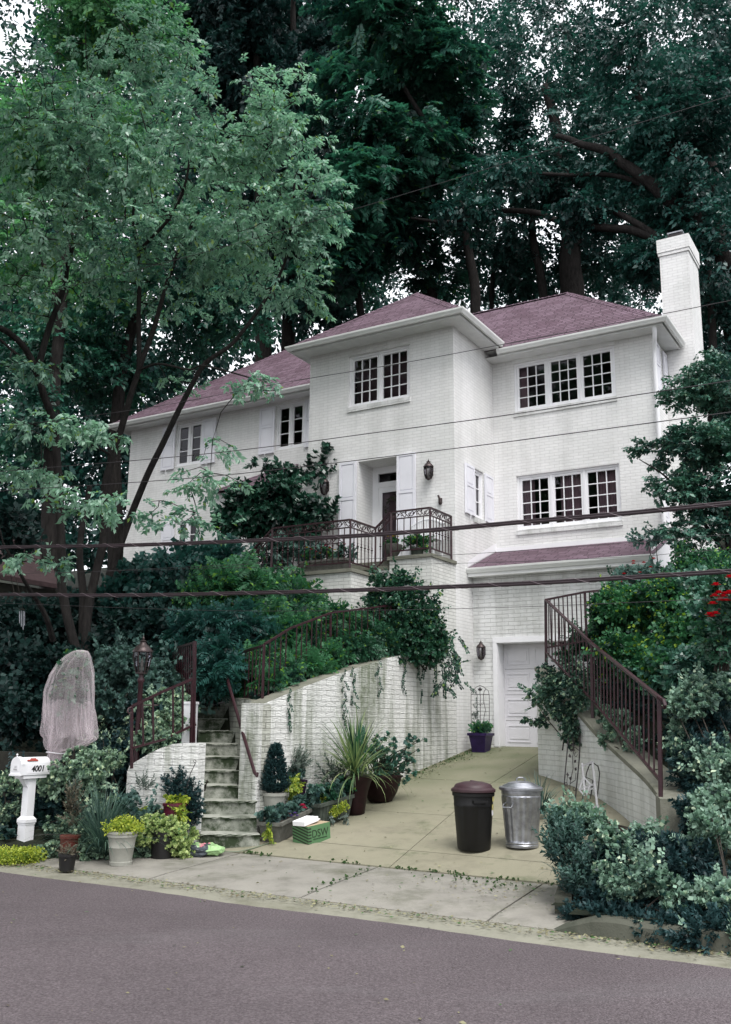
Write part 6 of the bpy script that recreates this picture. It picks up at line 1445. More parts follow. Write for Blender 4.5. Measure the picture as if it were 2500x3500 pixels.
shrub('dark ground cover shrub left of the netted plant', [(50, 1500, 16.4, 90, 55, .7, 380), (130, 1480, 16.6, 80, 40, .7, 240), (40, 1590, 15.2, 80, 45, .6, 320), (-10, 1430, 17.5, 80, 60, .7, 240)], 'leaf_shade', 'rosette', .22, 237, group=G3, freq=1.1, thr=-.35, tone_add=(1, .5))
shrub('leafy shrub beneath the neighbour roof at the far left', [(60, 1390, 18.5, 120, 45, .8, 260), (180, 1380, 19, 60, 50, .8, 160), (0, 1180, 19.5, 80, 60, .8, 190)], 'leaf_shade', 'alt', .36, 238, group=G3, freq=.8, thr=-.3)
# left bank
shrub('variegated euonymus behind the short wall left of the steps', [(345, 1645, 13.45, 55, 26, .25, 210), (280, 1600, 14.3, 66, 36, .35, 240), (385, 1600, 13.9, 45, 30, .3, 110), (370, 1560, 14.2, 60, 30, .35, 110)], 'leaf_variegated_bank', 'rosette', .115, 241, group=G2, freq=1.8, thr=-.2, tone_add=(1.4, .4))
shrub('variegated euonymus sprawling between the mailbox and the short wall', [(200, 1710, 13.0, 85, 50, .45, 330), (250, 1770, 12.9, 40, 40, .3, 140), (135, 1740, 13.4, 45, 45, .3, 180), (235, 1650, 13.9, 55, 40, .35, 190)], 'leaf_variegated_bank', 'rosette', .115, 242, group=G2, freq=1.8, thr=-.2, tone_add=(1.4, .4))
shrub('variegated euonymus low at the left edge behind the mailbox post', [(15, 1830, 13.3, 60, 45, .3, 220), (20, 1750, 13.6, 55, 40, .3, 180), (125, 1840, 13.2, 50, 30, .25, 170), (190, 1840, 12.9, 50, 35, .3, 120)], 'leaf_variegated_bank', 'rosette', .105, 243, group=G2, freq=1.8, thr=-.2, tone_add=(1.4, .4))
shrub('dark blue foliage filling the bank behind the mailbox', [(60, 1770, 13.9, 90, 60, .35, 420), (170, 1790, 13.5, 90, 60, .3, 380), (260, 1700, 13.9, 80, 60, .4, 320), (255, 1830, 13.0, 50, 40, .25, 160), (340, 1600, 14.3, 70, 50, .4, 230)], 'leaf_juniper', 'rosette', .14, 244, group=G3, freq=1.2, thr=-.5, tone_add=(1, .6))
yg = shrub('bright yellow ground cover at the foot of the mailbox post', [(35, 1900, 12.1, 62, 16, .25, 250)], 'leaf_yellow', 'fluff', .085, 245, cat='ground cover', name='creeping_jenny', freq=0, stems=0)
gr_ = thing('ornamental_grass', 'arching blue green ornamental grass left of the cream urn', 'ornamental grass', P(228, 1885, 12.35))
blades(gr_, 'blade', 'leaf_grass', Pxz(226, 12.15, .10), 420, 1.0, .008, 246, (.02, 1.1), 1.2)
# netted plant
nc = [P(160, 1690, 13.2), P(157, 1560, 13.2)]
shrub('leafy plant wrapped inside pale garden netting', [(156, 1530, 13.25, 30, 40, .16, 60), (168, 1485, 13.25, 20, 22, .12, 60)], 'leaf_ivy', 'whorl', .21, 247, freq=0, stems=6, ground=P(150, 1690, 13.2))
nt_ = thing('garden_net', 'sheer pinkish garden netting draped and tied over a plant', 'netting', P(135, 1690, 13.2))
prof = [(1443.5, 172, 190), (1447, 160, 198), (1456, 146, 203), (1475, 124, 206), (1500, 108, 209), (1535, 98, 211), (1570, 95, 212), (1605, 96, 213), (1628, 97, 217), (1640, 98, 218), (1652, 101, 200), (1664, 106, 168), (1668, 112, 142), (1674, 107, 139), (1690, 104, 138), (1700, 101, 141)]
m = MB(); nn = 96; rg = np.random.default_rng(5)
prof = [tuple(np.interp(t_, range(len(prof)), [q[i_] for q in prof]) for i_ in range(3)) for t_ in np.linspace(0, len(prof)-1, 46)]
for i, (y, xl, xr) in enumerate(prof):
    c = P((xl+xr)/2, y, 13.2); hw = PXM((xr-xl)/2, 13.2)*.9; f = min(1, i/14)
    for k in range(nn):
        a = 6.283*k/nn; fo = 1+f*(.09*math.sin(a*5+i*.12)+.07*math.sin(a*11-i*.17)+.05*math.sin(a*17+i*.35)+.03*math.sin(i*.7+a*3))
        m.v.append((c.x+hw*fo*math.cos(a), c.y+hw*.75*fo*math.sin(a), c.z+f*.02*math.sin(a*5+i*.33)))
for i in range(len(prof)-1):
    for k in range(nn): m.f.append((i*nn+k, i*nn+(k+1) % nn, (i+1)*nn+(k+1) % nn, (i+1)*nn+k)); m.mi.append(0)
m.f.append(tuple(range(nn))); m.mi.append(0)
wb(m, 'net', 'netting', nt_, smooth=True, recalc=False)
m = MB(); nn = 72
for i, (y, xl, xr) in enumerate([q for q in prof if q[0] > 1555]):
    c = P((xl+xr)/2-3, y, 13.2); hw = PXM((xr-xl)/2, 13.2)*.74
    for k in range(nn):
        a = 6.283*k/nn; fo = 1+.14*math.sin(a*6+i*.3)+.08*math.sin(a*13-i*.2); m.v.append((c.x+hw*fo*math.cos(a), c.y+hw*.6*fo*math.sin(a), c.z+.03*math.sin(a*3)))
nr = len(m.v)//nn
for i in range(nr-1):
    for k in range(nn): m.f.append((i*nn+k, i*nn+(k+1) % nn, (i+1)*nn+(k+1) % nn, (i+1)*nn+k)); m.mi.append(0)
wb(m, 'net_fold', 'netting', nt_, smooth=True, recalc=False)
m = MB(); c = P(125, 1671, 13.2); m.tube([c+Vector((math.cos(a)*.13, math.sin(a)*.1, .01*math.sin(2*a))) for a in np.linspace(0, 6.3, 20)], .006, 6); wb(m, 'tie', 'white_card', nt_)
# wind chime in the cherry
wc = thing('wind_chime', 'metal tube wind chime hanging under the cherry branches at the left', 'wind chime', P(50, 1352, 15.6))
for i, (x, y0, y1) in enumerate(((44, 1357, 1384), (48, 1355, 1391), (52, 1356, 1398), (55, 1357, 1389))):
    m = MB(); m.tube([P(x, y0, 15.6+.02*i), P(x, y1, 15.6+.02*i)], .007, 6); wb(m, 'tube', 'galvanised', wc)
m = MB(); m.tube([P(50, 1300, 15.6), P(50, 1352, 15.6)], .003, 4); m.lathe([(.002, -.01), (.045, -.008), (.045, .008), (.002, .012)], 12, P(50, 1353, 15.6)); wb(m, 'hanger', 'timber_dark', wc)
# neighbouring house
nb = thing('neighbour_house', 'dark neighbouring house with a brown roof half hidden at the left edge', 'house', P(0, 1400, 25))
a_, b_ = P(-80, 1268, 23), P(132, 1303, 25.5); u_, v_ = P(-80, 1180, 27), P(96, 1190, 29)
m = MB(); m.add([a_, b_, v_, u_], [(0, 1, 2, 3)]); wb(m, 'roof', 'old_roof', nb, uv=True, recalc=False)
m = MB(); m.bar(a_, b_, .08, .12); wb(m, 'eave', 'old_roof', nb)
m = MB(); z = Vector((0, .35, -.1)); m.add([a_+z, b_+z, b_+z-Vector((0, 0, 4)), a_+z-Vector((0, 0, 4))], [(0, 1, 2, 3)]); m.add([b_+z, v_, v_-Vector((0, 0, 6)), b_+z-Vector((0, 0, 4))], [(0, 1, 2, 3)]); wb(m, 'wall', 'timber_dark', nb, recalc=False)

# ---------------------------------------------------------------- pots
def pot(label, pos, prof, mat, sq=None, n=28, soil=True, name='plant_pot', cat='pot', group='pots beside the drive'):
    t = thing(name, label, cat, pos, group)
    m = MB(); m.lathe(prof, n, sq=sq) if not sq else m.lathe(prof, 4)
    o = m.build('pot', mat, t, smooth=not sq)
    if sq: t.rotation_euler = (0, 0, -YAW+math.pi/4)
    r, z = max(prof, key=lambda q: q[1])
    if soil: m = MB(); m.lathe([(.0, z-.05), (r*.9, z-.045), (r*.9, z-.04), (0, z-.03)], 4 if sq else n); m.build('soil', 'soil', t)
    return t
def clump(t, name, leaf, kind, c, r, n, sc, seed, lift=.3, **k):
    """foliage of a potted plant: an ellipsoid of sprays in world coordinates"""
    rg = np.random.default_rng(seed); d = unit(rg.normal(size=(n, 3))); p = np.array(c)+d*(rg.uniform(0, 1, (n, 1))**.5)*np.array(r)
    A, U = spray_axes(d, rg, lift=lift); s = sc*rg.uniform(.75, 1.25, n)
    return leaf_mesh(name, leaf, p-A*s[:, None]*.3, A, U, s, kind, t, seed+1, **k)
up = lambda v, z: Vector((v.x, v.y, v.z+z))
# pots right of the steps
p = P(609, 1812, 13.55); p.z = drive_z(H(p)[1])+.22
st_ = thing('stone_block', 'low brick and slate plinth at the foot of the steps', 'plinth', up(p, -.24))
m = MB(); m.box(-.17, .2, -.2, .2, 0, .2); m.box(-.2, .22, -.24, .24, .2, .235); m.build('block', 'kerb_concrete', st_)
pp = pot('cream round pot with a dwarf conifer at the foot of the steps', p, [(.10, .015), (.115, .02), (.15, .26), (.165, .265), (.165, .30), (.15, .305)], 'cream_pot')
cn_ = thing('dwarf_conifer', 'dense cone shaped dwarf spruce in the cream pot', 'conifer', up(p, .3)); rg = np.random.default_rng(401)
hh_ = rg.uniform(0, 1, 950)**1.3; aa = rg.uniform(0, 6.283, 950); r_ = .172*(1-hh_**1.25)*np.minimum(1, .45+hh_*5)*rg.uniform(.6, 1.02, 950)
C = np.stack([p.x+r_*np.cos(aa), p.y+r_*np.sin(aa), p.z+.30+hh_*.60], 1); A = np.stack([np.cos(aa), np.sin(aa), np.full(950, .9)], 1)+rg.normal(0, .25, (950, 3))
leaf_mesh('foliage', 'leaf_juniper', C, A, np.tile((0, 0, 1.), (950, 1))+rg.normal(0, .3, (950, 3)), .085, 'needle', cn_, 402, lw=1.5)
p = P(651, 1795, 14.3); p.z = drive_z(H(p)[1])+.02
pp = pot('tall square purple blue glazed planter against the drive wall', p, [(.13, 0), (.13, .02), (.19, .48), (.205, .49), (.205, .53), (.185, .535)], 'purple_glaze', sq=True, name='planter', cat='planter')
f_ = thing('potted_flowers', 'mixed grey foliage and red flowers in the tall purple planter', 'flowers', up(p, .53))
clump(f_, 'foliage', 'leaf_silver', 'lance', up(p, .74), (.15, .15, .15), 60, .22, 404, .8); clump(f_, 'foliage', 'leaf_blue', 'rosette', up(p, .66), (.18, .18, .10), 50, .11, 405)
clump(f_, 'trailing_foliage', 'leaf_yellow', 'hang', P(643, 1738, 14.02), (.16, .06, .05), 34, .18, 406, -.7); clump(f_, 'trailing_foliage', 'leaf_yellow', 'hang', P(651, 1762, 14.0), (.05, .04, .13), 10, .17, 407, -1)
for i, (x, y) in enumerate(((628, 1702), (630, 1710), (634, 1720))): bloom(f_, P(x, y, 13.95), .04, 'petal_red', 360+i)
def trough(label, c0, c1, w0, h, mat, ribs=0):
    t = thing('trough', label, 'trough', c0, 'flower troughs by the drive wall'); d = (c1-c0); L = d.length; d = d/L; s = Vector((d.y, -d.x, 0)); m = MB()
    for z, ww_, e in ((0, w0*.36, .04), (h, w0*.5, 0)): 
        for q, sg in ((0, -1), (0, 1), (1, 1), (1, -1)): m.v.append(tuple(c0+d*(L*q+(e if q == 0 else -e))+s*sg*ww_+Vector((0, 0, z))))
    m.f += [(3, 2, 1, 0), (0, 1, 5, 4), (1, 2, 6, 5), (2, 3, 7, 6), (3, 0, 4, 7), (4, 5, 6, 7)]; m.mi += [0]*6
    wb(m, 'box', mat, t)
    m = MB()
    a, b, c, e = [c0+d*(L*q)+s*sg*(w0*.5)+Vector((0, 0, h)) for q, sg in ((-.02, -1), (-.02, 1), (1.02, 1), (1.02, -1))]
    for p_, q_ in ((a, b), (b, c), (c, e), (e, a)): m.bar(p_, q_, .035, .045)
    wb(m, 'rim', mat, t)
    if ribs:
        for i in range(1, ribs):
            m = MB(); q = c0+d*L*i/ribs; m.bar(q+s*w0*.37+Vector((0, 0, .02)), q+s*w0*.495+Vector((0, 0, h-.03)), .02); wb(m, 'rib', mat, t)
    m = MB(); m.add([c0+d*.02+s*w0*.45+Vector((0, 0, h+.012)), c1-d*.02+s*w0*.45+Vector((0, 0, h+.012)), c1-d*.02-s*w0*.45+Vector((0, 0, h+.012)), c0+d*.02-s*w0*.45+Vector((0, 0, h+.012))], [(0, 1, 2, 3)]); wb(m, 'soil', 'soil', t, recalc=False)
    return t
q0, q1 = on_drive(598, 1872), on_drive(665, 1838)
trough('weathered grey stone trough behind the green carton', q0, q1, .34, .24, 'stone_trough')
c = q0.lerp(q1, .5); f_ = thing('potted_flowers', 'purple and pink flowers over grey green leaves in the stone trough', 'flowers', up(c, .26))
for i in range(4): clump(f_, 'foliage', 'leaf_blue', 'rosette', up(q0.lerp(q1, .05+.3*i), .32), (.16, .13, .09), 34, .14, 410+i, .3)
clump(f_, 'trailing_foliage', 'leaf_yellow', 'hang', P(597, 1845, q0.y-.12), (.05, .03, .10), 12, .15, 415, -1)
for i, (x, y, mt) in enumerate(((610, 1801, 'petal_pink'), (640, 1808, 'petal_pink'), (618, 1809, 'petal_purple'), (626, 1805, 'petal_purple'), (632, 1812, 'petal_purple'), (648, 1812, 'petal_purple'), (655, 1806, 'petal_purple'), (660, 1812, 'petal_purple'), (672, 1789, 'petal_pink'), (676, 1795, 'petal_pink'), (636, 1805, 'petal_pink'), (612, 1812, 'petal_purple'), (643, 1803, 'petal_purple'))):
    bloom(f_, P(x, y, c.y-.2), .048 if mt == 'petal_pink' else .034, mt, 420+i)
q0, q1 = on_drive(692, 1842), on_drive(774, 1818)
q0 = Vector((q0.x, q0.y+.12, drive_z(H(q0)[1])+.03)); q1 = Vector((q1.x-.05, q1.y+.1, drive_z(H(q1)[1])+.03))
trough('green ribbed trough against the wall behind the carton', q0, q1, .30, .28, 'green_trough', 9)
c = q0.lerp(q1, .5); f_ = thing('potted_flowers', 'yellow creeping plants and dark green leaves in the green trough', 'flowers', up(c, .28))
for i in range(4): clump(f_, 'foliage', 'leaf_ivy' if i % 2 else 'leaf_blue', 'rosette', up(q0.lerp(q1, .05+.3*i), .40), (.15, .12, .12), 36, .14, 430+i, .4)
for i, (x, y) in enumerate(((700, 1772), (690, 1790), (712, 1776), (695, 1800), (720, 1808), (735, 1800), (752, 1795), (765, 1790), (742, 1802))): clump(f_, 'trailing_foliage', 'leaf_yellow', 'fluff', P(x, y, c.y-.14), (.09, .05, .045), 12, .09, 440+i, 0)
for i, x in enumerate((700, 716, 735, 770)): clump(f_, 'trailing_foliage', 'leaf_silver', 'hang', P(x, 1818, c.y-.2), (.03, .03, .07), 6, .15, 450+i, -1)
st_ = thing('perennial', 'thin stemmed grey plant rising behind the green trough', 'perennial', up(q1, .3)); clump(st_, 'foliage', 'leaf_silver', 'lance', P(738, 1735, 14.6), (.14, .1, .3), 30, .26, 456, 1.2)
shrub('mixed low foliage crowding between the pots along the drive wall', [(690, 1800, 14.35, 50, 24, .15, 80), (640, 1818, 14.0, 34, 18, .12, 50), (740, 1795, 14.55, 30, 24, .12, 40), (590, 1845, 13.6, 16, 14, .1, 24)], 'leaf_ivy', 'rosette', .11, 464, freq=0, tone_add=(2, .7))
# dracaena and bowl
p = on_drive(788, 1812); p = Vector((p.x, p.y+.15, drive_z(H(p)[1]+.1)))
pot('tall flared red brown glazed pot holding a spiky plant', p, [(.13, 0), (.145, .02), (.16, .15), (.19, .32), (.235, .46), (.26, .50), (.26, .53), (.235, .535)], 'brown_glaze')
sp_ = thing('dracaena', 'spiky dracaena fountain of striped sword leaves in the tall brown pot', 'dracaena', up(p, .54))
blades(sp_, 'blade', 'leaf_spike', up(p, .57), 140, 1.05, .015, 460, (.05, 1.15), .75); blades(sp_, 'blade', 'leaf_spike', up(p, .54), 90, 1.0, .013, 461, (.8, 1.6), 1.2); blades(sp_, 'blade', 'leaf_fern', up(p, .57), 40, .9, .016, 462, (.02, .6), .5)
p2 = on_drive(845, 1787); p2 = Vector((p2.x, p2.y+.25, drive_z(H(p2)[1]+.2)))
pot('wide brown glazed bowl with a leafy shrub against the drive wall', p2, [(.16, 0), (.18, .015), (.26, .14), (.315, .30), (.33, .36), (.35, .365), (.35, .395), (.32, .40)], 'brown_glaze')
shrub('open twiggy shrub with oval leaves in the brown bowl', [(830, 1660, p2.y-.05, 55, 40, .3, 42), (870, 1690, p2.y-.05, 70, 55, .3, 50), (915, 1640, p2.y, 30, 14, .1, 8), (890, 1710, p2.y-.1, 50, 40, .2, 26), (840, 1720, p2.y, 50, 30, .2, 24)], 'leaf_holly', 'rosette', .115, 463, freq=0, stems=70, ground=up(p2, .36), lw=1.15, shell=.6)
# planter and trellis by the garage
p = on_drive(1070, 1665); p = Vector((p.x, p.y+.1, drive_z(H(p)[1])))
pot('square blue purple glazed planter beside the garage door', p, [(.19, 0), (.19, .03), (.25, .31), (.285, .315), (.285, .36), (.25, .365)], 'blue_glaze', sq=True, name='planter', cat='planter')
f_ = thing('potted_plant', 'small feathery green plant in the blue planter', 'plant', up(p, .36)); clump(f_, 'foliage', 'leaf_fern', 'fern', up(p, .42), (.15, .12, .05), 34, .2, 470, .9)
clump(f_, 'climber', 'leaf_silver', 'needle', P(1057, 1590, p.y+.05), (.03, .02, .32), 40, .09, 471, .6)
def pxtube(m, pts, Y, r, n=5): m.tube([P(x, y, Y) for x, y in pts], r, n)
tr_ = thing('trellis', 'arched wire trellis with a leaf finial in the blue planter by the garage', 'trellis', up(p, .36)); Y = p.y+.08
zz = lambda x, y: ((1500+x/2.842)/S, (1800+y/2.842)/S)
m = MB()
for pts in ([zz(318, 2010), zz(314, 1700), zz(316, 1620), zz(330, 1585), zz(348, 1580), zz(366, 1600), zz(374, 1640)], [zz(492, 2000), zz(492, 1700), zz(490, 1630), zz(480, 1590), zz(462, 1578), zz(444, 1595), zz(434, 1640)],
            [zz(345, 1580), zz(370, 1555), zz(402, 1544), zz(435, 1555), zz(462, 1580)], [zz(315, 1632), zz(493, 1630)], [zz(405, 1632), zz(405, 2000)], [zz(374, 1632), zz(376, 2000)], [zz(436, 1632), zz(438, 1700), zz(455, 1780), zz(440, 1850), zz(438, 2000)]): pxtube(m, pts, Y, .006)
for k in range(9): pxtube(m, [zz(317, 1690+k*36), zz(493, 1688+k*36)], Y+.006, .0025, 4)
for sx in (1, -1): pxtube(m, [zz(405+sx*a, b) for a, b in ((4, 1740), (14, 1712), (28, 1710), (30, 1726), (18, 1730))], Y, .004)
wb(m, 'wire_frame', 'dark_metal', tr_)
m = MB(); m.add([P(*zz(x, y), Y-.01) for x, y in ((402, 1556), (412, 1574), (424, 1572), (420, 1590), (408, 1594), (402, 1612), (396, 1594), (384, 1590), (380, 1572), (392, 1574))], [tuple(range(10))]); m.tube([P(*zz(402, 1606), Y), P(*zz(402, 1640), Y)], .005, 5); wb(m, 'leaf_finial', 'dark_metal', tr_, recalc=False)
# ironwork leaning on the right wall
zq = lambda x, y: ((1900+x/2.5267)/S, (2350+y/2.5267)/S)
tr_ = thing('trellis', 'tall arched iron trellis with leaf scrolls leaning on the right wall', 'trellis', P(1268, 1790, 14.4))
def lean(x, y, Y0, k=.0016): return P(*zq(x, y), Y0-(y-600)*k)
def ltube(m, pts, Y0, r, n=5): m.tube([lean(x, y, Y0) for x, y in pts], r, n)
m = MB()
ltube(m, [(45, 1200), (68, 900), (90, 640), (110, 430), (125, 375), (150, 338), (185, 335), (205, 365), (212, 430), (205, 600), (190, 760), (168, 985)], 14.75, .010)
ltube(m, [(112, 485), (160, 510), (205, 545)], 14.75, .007); ltube(m, [(150, 520), (148, 430), (160, 380), (180, 372), (190, 400)], 14.75, .006)
ltube(m, [(118, 950), (125, 820), (150, 700), (145, 600), (158, 540)], 14.75, .006); ltube(m, [(125, 830), (170, 800), (175, 740)], 14.75, .005); ltube(m, [(120, 880), (95, 850), (100, 760)], 14.75, .005)
for cx, cy in ((135, 530), (172, 575), (160, 480), (90, 830), (160, 870)): ltube(m, [(cx+14*math.cos(a)*(1-a/9), cy+26*math.sin(a)*(1-a/9)) for a in np.linspace(0, 5.5, 12)], 14.75, .0045)
wb(m, 'wire_frame', 'dark_metal', tr_)
for x, y, dx, dy in ((125, 610, -8, -42), (158, 650, 22, -28), (168, 720, 10, -34), (105, 770, -4, -40), (122, 800, 12, -34), (80, 900, -4, -34)):
    m = MB(); a, b = lean(x, y, 14.72), lean(x+dx, y+dy, 14.72); s_ = (b-a).cross(Vector((0, 1, 0))).normalized()*.022; m.add([a, a.lerp(b, .4)+s_, b, a.lerp(b, .4)-s_], [(0, 1, 2, 3)]); wb(m, 'leaf', 'dark_metal', tr_, recalc=False)
tr_ = thing('trellis', 'small plain arched iron trellis behind the white star lattice', 'trellis', P(1310, 1790, 14.2)); m = MB()
ltube(m, [(225, 1000), (250, 850), (265, 740), (290, 670), (330, 655), (365, 680), (380, 740), (370, 860), (355, 960)], 14.35, .009); ltube(m, [(262, 775), (320, 800), (300, 950)], 14.35, .006); ltube(m, [(300, 960), (320, 860), (322, 800)], 14.35, .005)
wb(m, 'wire_frame', 'dark_metal', tr_)
sl = thing('star_lattice', 'peeling white wooden star lattice leaning on the right wall', 'lattice', P(1325, 1790, 14.0))
for (x0, y0, x1, y1, w_) in ((318, 645, 362, 1060, .030), (228, 655, 250, 900, .026), (228, 680, 322, 640, .026), (198, 885, 355, 825, .026), (240, 770, 310, 850, .022), (240, 770, 200, 890, .022), (300, 830, 262, 930, .022), (210, 890, 250, 935, .02), (312, 1035, 372, 1020, .026), (240, 905, 345, 860, .02)):
    m = MB(); m.bar(lean(x0, y0, 14.22), lean(x1, y1, 14.22), w_, .012, up=(0, 1, 0)); wb(m, 'slat', 'lattice_white', sl)
# pots left of the steps
p = on_drive(268, 1922); p = up(p, .0)
pot('cream embossed urn overflowing with yellow foliage on the pavement', p, [(.115, 0), (.13, .01), (.135, .05), (.125, .055), (.145, .20), (.152, .21), (.147, .22), (.16, .31), (.175, .33), (.172, .36), (.182, .365), (.18, .385), (.165, .39)], 'cream_pot', name='urn', cat='urn')
f_ = thing('potted_flowers', 'bright yellow foliage mounded in the cream urn', 'flowers', up(p, .39)); clump(f_, 'foliage', 'leaf_yellow', 'fluff', up(p, .44), (.23, .19, .10), 130, .085, 480, .2); clump(f_, 'foliage', 'leaf_yellow', 'fluff', P(300, 1836, p.y+.25), (.10, .1, .06), 36, .08, 482, .2)
p = on_drive(358, 1908); p = Vector((p.x, p.y+.1, p.z))
pot('black plastic pot under a variegated yellow shrub near the steps', p, [(.13, 0), (.14, .01), (.16, .28), (.172, .285), (.172, .31), (.155, .315)], 'black_plastic')
f_ = thing('potted_shrub', 'cream and yellow variegated shrub spilling from the black pot', 'shrub', up(p, .32))
for i, (x, y, rx, rz, n) in enumerate(((350, 1840, .30, .17, 190), (392, 1855, .26, .15, 160), (400, 1888, .18, .11, 90), (320, 1862, .17, .11, 70))): clump(f_, 'foliage', 'leaf_lime', 'rosette', P(x, y, p.y-.02), (rx, .2, rz), n, .085, 484+i, .3, tone_add=.12)
p = on_drive(148, 1934); pot('small black pot with dry stems on the pavement edge', p, [(.075, 0), (.08, .005), (.098, .16), (.108, .162), (.108, .185), (.095, .19)], 'black_plastic')
f_ = thing('potted_plant', 'dry grey stems sprouting from the small black pot', 'plant', up(p, .19)); clump(f_, 'foliage', 'twig_dead', 'lance', up(p, .21), (.09, .08, .03), 26, .12, 490, .4)
p = on_drive(146, 1914); p = Vector((p.x, p.y+.12, p.z+.06)); pot('terracotta red pot with a bare twiggy plant behind the black pot', p, [(.10, 0), (.105, .005), (.115, .2), (.125, .202), (.125, .235), (.11, .24)], 'terracotta')
f_ = thing('potted_plant', 'tall thin twiggy plant in the terracotta pot', 'plant', up(p, .24)); clump(f_, 'foliage', 'twig_dead', 'lance', up(p, .55), (.06, .05, .28), 40, .18, 492, 1.2); clump(f_, 'foliage', 'leaf_silver', 'lance', up(p, .75), (.05, .05, .22), 24, .12, 494, 1.4)
# conifer, red pot, stone bowl, left of the steps
shrub('dense dark dwarf conifer beside the lowest steps', [(408, 1790, 12.95, 32, 58, .2, 360), (390, 1745, 13.0, 26, 30, .16, 130), (425, 1790, 12.9, 18, 50, .12, 120)], 'leaf_juniper', 'needle', .11, 500, cat='conifer', name='dwarf_conifer', freq=0, lw=1.4, lift=.6)
p = Pxz(383, 12.72, .12); pot('tall maroon glazed pot draped in creeping yellow leaves left of the steps', p, [(.09, 0), (.1, .01), (.14, .52), (.155, .53), (.155, .56), (.135, .565)], 'maroon_glaze')
f_ = thing('potted_flowers', 'yellow green creeper trailing from the maroon pot', 'flowers', up(p, .57)); clump(f_, 'foliage', 'leaf_yellow', 'rosette', up(p, .62), (.2, .15, .05), 46, .085, 502, .1); clump(f_, 'trailing_foliage', 'leaf_yellow', 'hang', Vector((p.x+.10, p.y-.13, p.z+.42)), (.09, .05, .13), 26, .16, 504, -1); clump(f_, 'trailing_foliage', 'leaf_silver', 'hang', Vector((p.x-.03, p.y-.16, p.z+.30)), (.05, .03, .16), 16, .15, 506, -1)
bloom(f_, P(375, 1850, 12.5), .035, 'petal_purple', 508); bloom(f_, P(371, 1852, 12.5), .025, 'petal_purple', 509)
p = Pxz(325, 12.75, .36); pot('shallow stone bowl of yellow creeper against the short white wall', p, [(.08, 0), (.1, .01), (.2, .14), (.215, .15), (.21, .18), (.18, .185)], 'stone_trough', name='bowl_planter', cat='bowl')
m = MB(); f_ = thing('potted_flowers', 'flat yellow creeper covering the stone bowl', 'flowers', up(p, .19)); clump(f_, 'foliage', 'leaf_yellow', 'rosette', up(p, .22), (.23, .15, .03), 52, .075, 510, .1); clump(f_, 'foliage', 'leaf_silver', 'lance', P(322, 1740, 12.85), (.1, .06, .1), 22, .14, 512, 1.2)
shrub('low pale leaved plants crowding the pavement edge by the cream urn', [(205, 1895, 12.15, 36, 22, .15, 90), (315, 1895, 12.35, 30, 18, .15, 60), (120, 1890, 12.3, 40, 18, .15, 70)], 'leaf_variegated_bank', 'rosette', .10, 518, freq=0, cat='ground cover', name='ground_cover_plant')
shrub('small creeping plant at the foot of the drive wall beside the troughs', [(705, 1835, 13.6, 20, 6, .1, 14)], 'leaf_azalea', 'rosette', .08, 519, freq=0, stems=0, cat='weed', name='weed')
shrub('dark broad leaved plants below the stone bowl', [(320, 1820, 12.65, 45, 30, .2, 90), (290, 1800, 12.7, 25, 40, .2, 40)], 'leaf_blue', 'rosette', .13, 514, freq=0)
p = on_drive(424, 1862); p = Vector((p.x, p.y+.28, p.z)); pot('small cream pot with hooked canes beside the bottom step', p, [(.075, 0), (.08, .005), (.1, .15), (.108, .152), (.108, .18), (.095, .185)], 'cream_pot')
hk = thing('hanging_hook', 'rusty hanging basket hook leaning in the small cream pot', 'hook', up(p, .15)); m = MB()
m.tube([P(x, y, p.y-.02) for x, y in ((420, 1850), (423, 1826), (424, 1815), (421, 1808), (417, 1810), (417, 1816))], .008, 6); m.tube([P(x, y, p.y-.02) for x, y in ((424, 1822), (432, 1850))], .005, 5); m.tube([P(x, y, p.y-.02) for x, y in ((423, 1822), (413, 1846))], .005, 5); wb(m, 'cane', 'lantern_metal', hk, smooth=True)
sk = thing('garden_stake', 'thin curled iron stake standing before the short white wall', 'stake', P(410, 1760, 12.75)); m = MB(); m.tube([P(x, y, 12.75) for x, y in ((412, 1760), (423, 1718), (433, 1697), (436, 1690), (433, 1686), (430, 1690), (433, 1694))], .005, 5); wb(m, 'stake', 'dark_metal', sk)
shrub('small green weed growing from a step joint', [(447, 1737, 13.5, 7, 10, .06, 16)], 'leaf_azalea', 'rosette', .07, 516, cat='weed', name='weed', freq=0, stems=2)
# crumpled bag of compost
p = on_drive(450, 1898); bg_ = thing('compost_bag', 'crumpled green plastic compost bag lying by the bottom step', 'plastic bag', p)
bm = bmesh.new(); bmesh.ops.create_icosphere(bm, subdivisions=4, radius=1)
for v in bm.verts:
    n_ = mnoise.noise(v.co*1.7+Vector((7, 2, 1)))*.30 + mnoise.noise(v.co*4.1)*.16 + mnoise.noise(v.co*9)*.06
    v.co = Vector((v.co.x*(.27+.1*n_), v.co.y*(.2+.1*n_), max(-.01, .06+v.co.z*.075*(1+2.2*n_))))
me = bpy.data.meshes.new('bag'); bm.to_mesh(me); bm.free()
for mt in ('plastic_bag_green', 'bag_print', 'bag_pink'): me.materials.append(MATS[mt])
for f in me.polygons:
    c = f.center; q = mnoise.noise(Vector((c.x*9, c.y*9, 3)))
    f.material_index = 1 if (q > .05 and -.18 < c.x < .08) else (2 if (abs(c.x-.02) < .05 and c.z > .09) else 0)
o = bpy.data.objects.new('bag', me); COL.objects.link(o); o.parent = bg_
# hose
hs_ = thing('garden_hose', 'thin hose lying across the pavement before the steps', 'hose', on_drive(520, 1893)); m = MB()
m.tube([up(on_drive(x, y), .012) for x, y in ((470, 1886), (500, 1893), (530, 1893), (560, 1886), (585, 1878), (604, 1872))], .008, 6); wb(m, 'tube', 'hose', hs_, smooth=True)
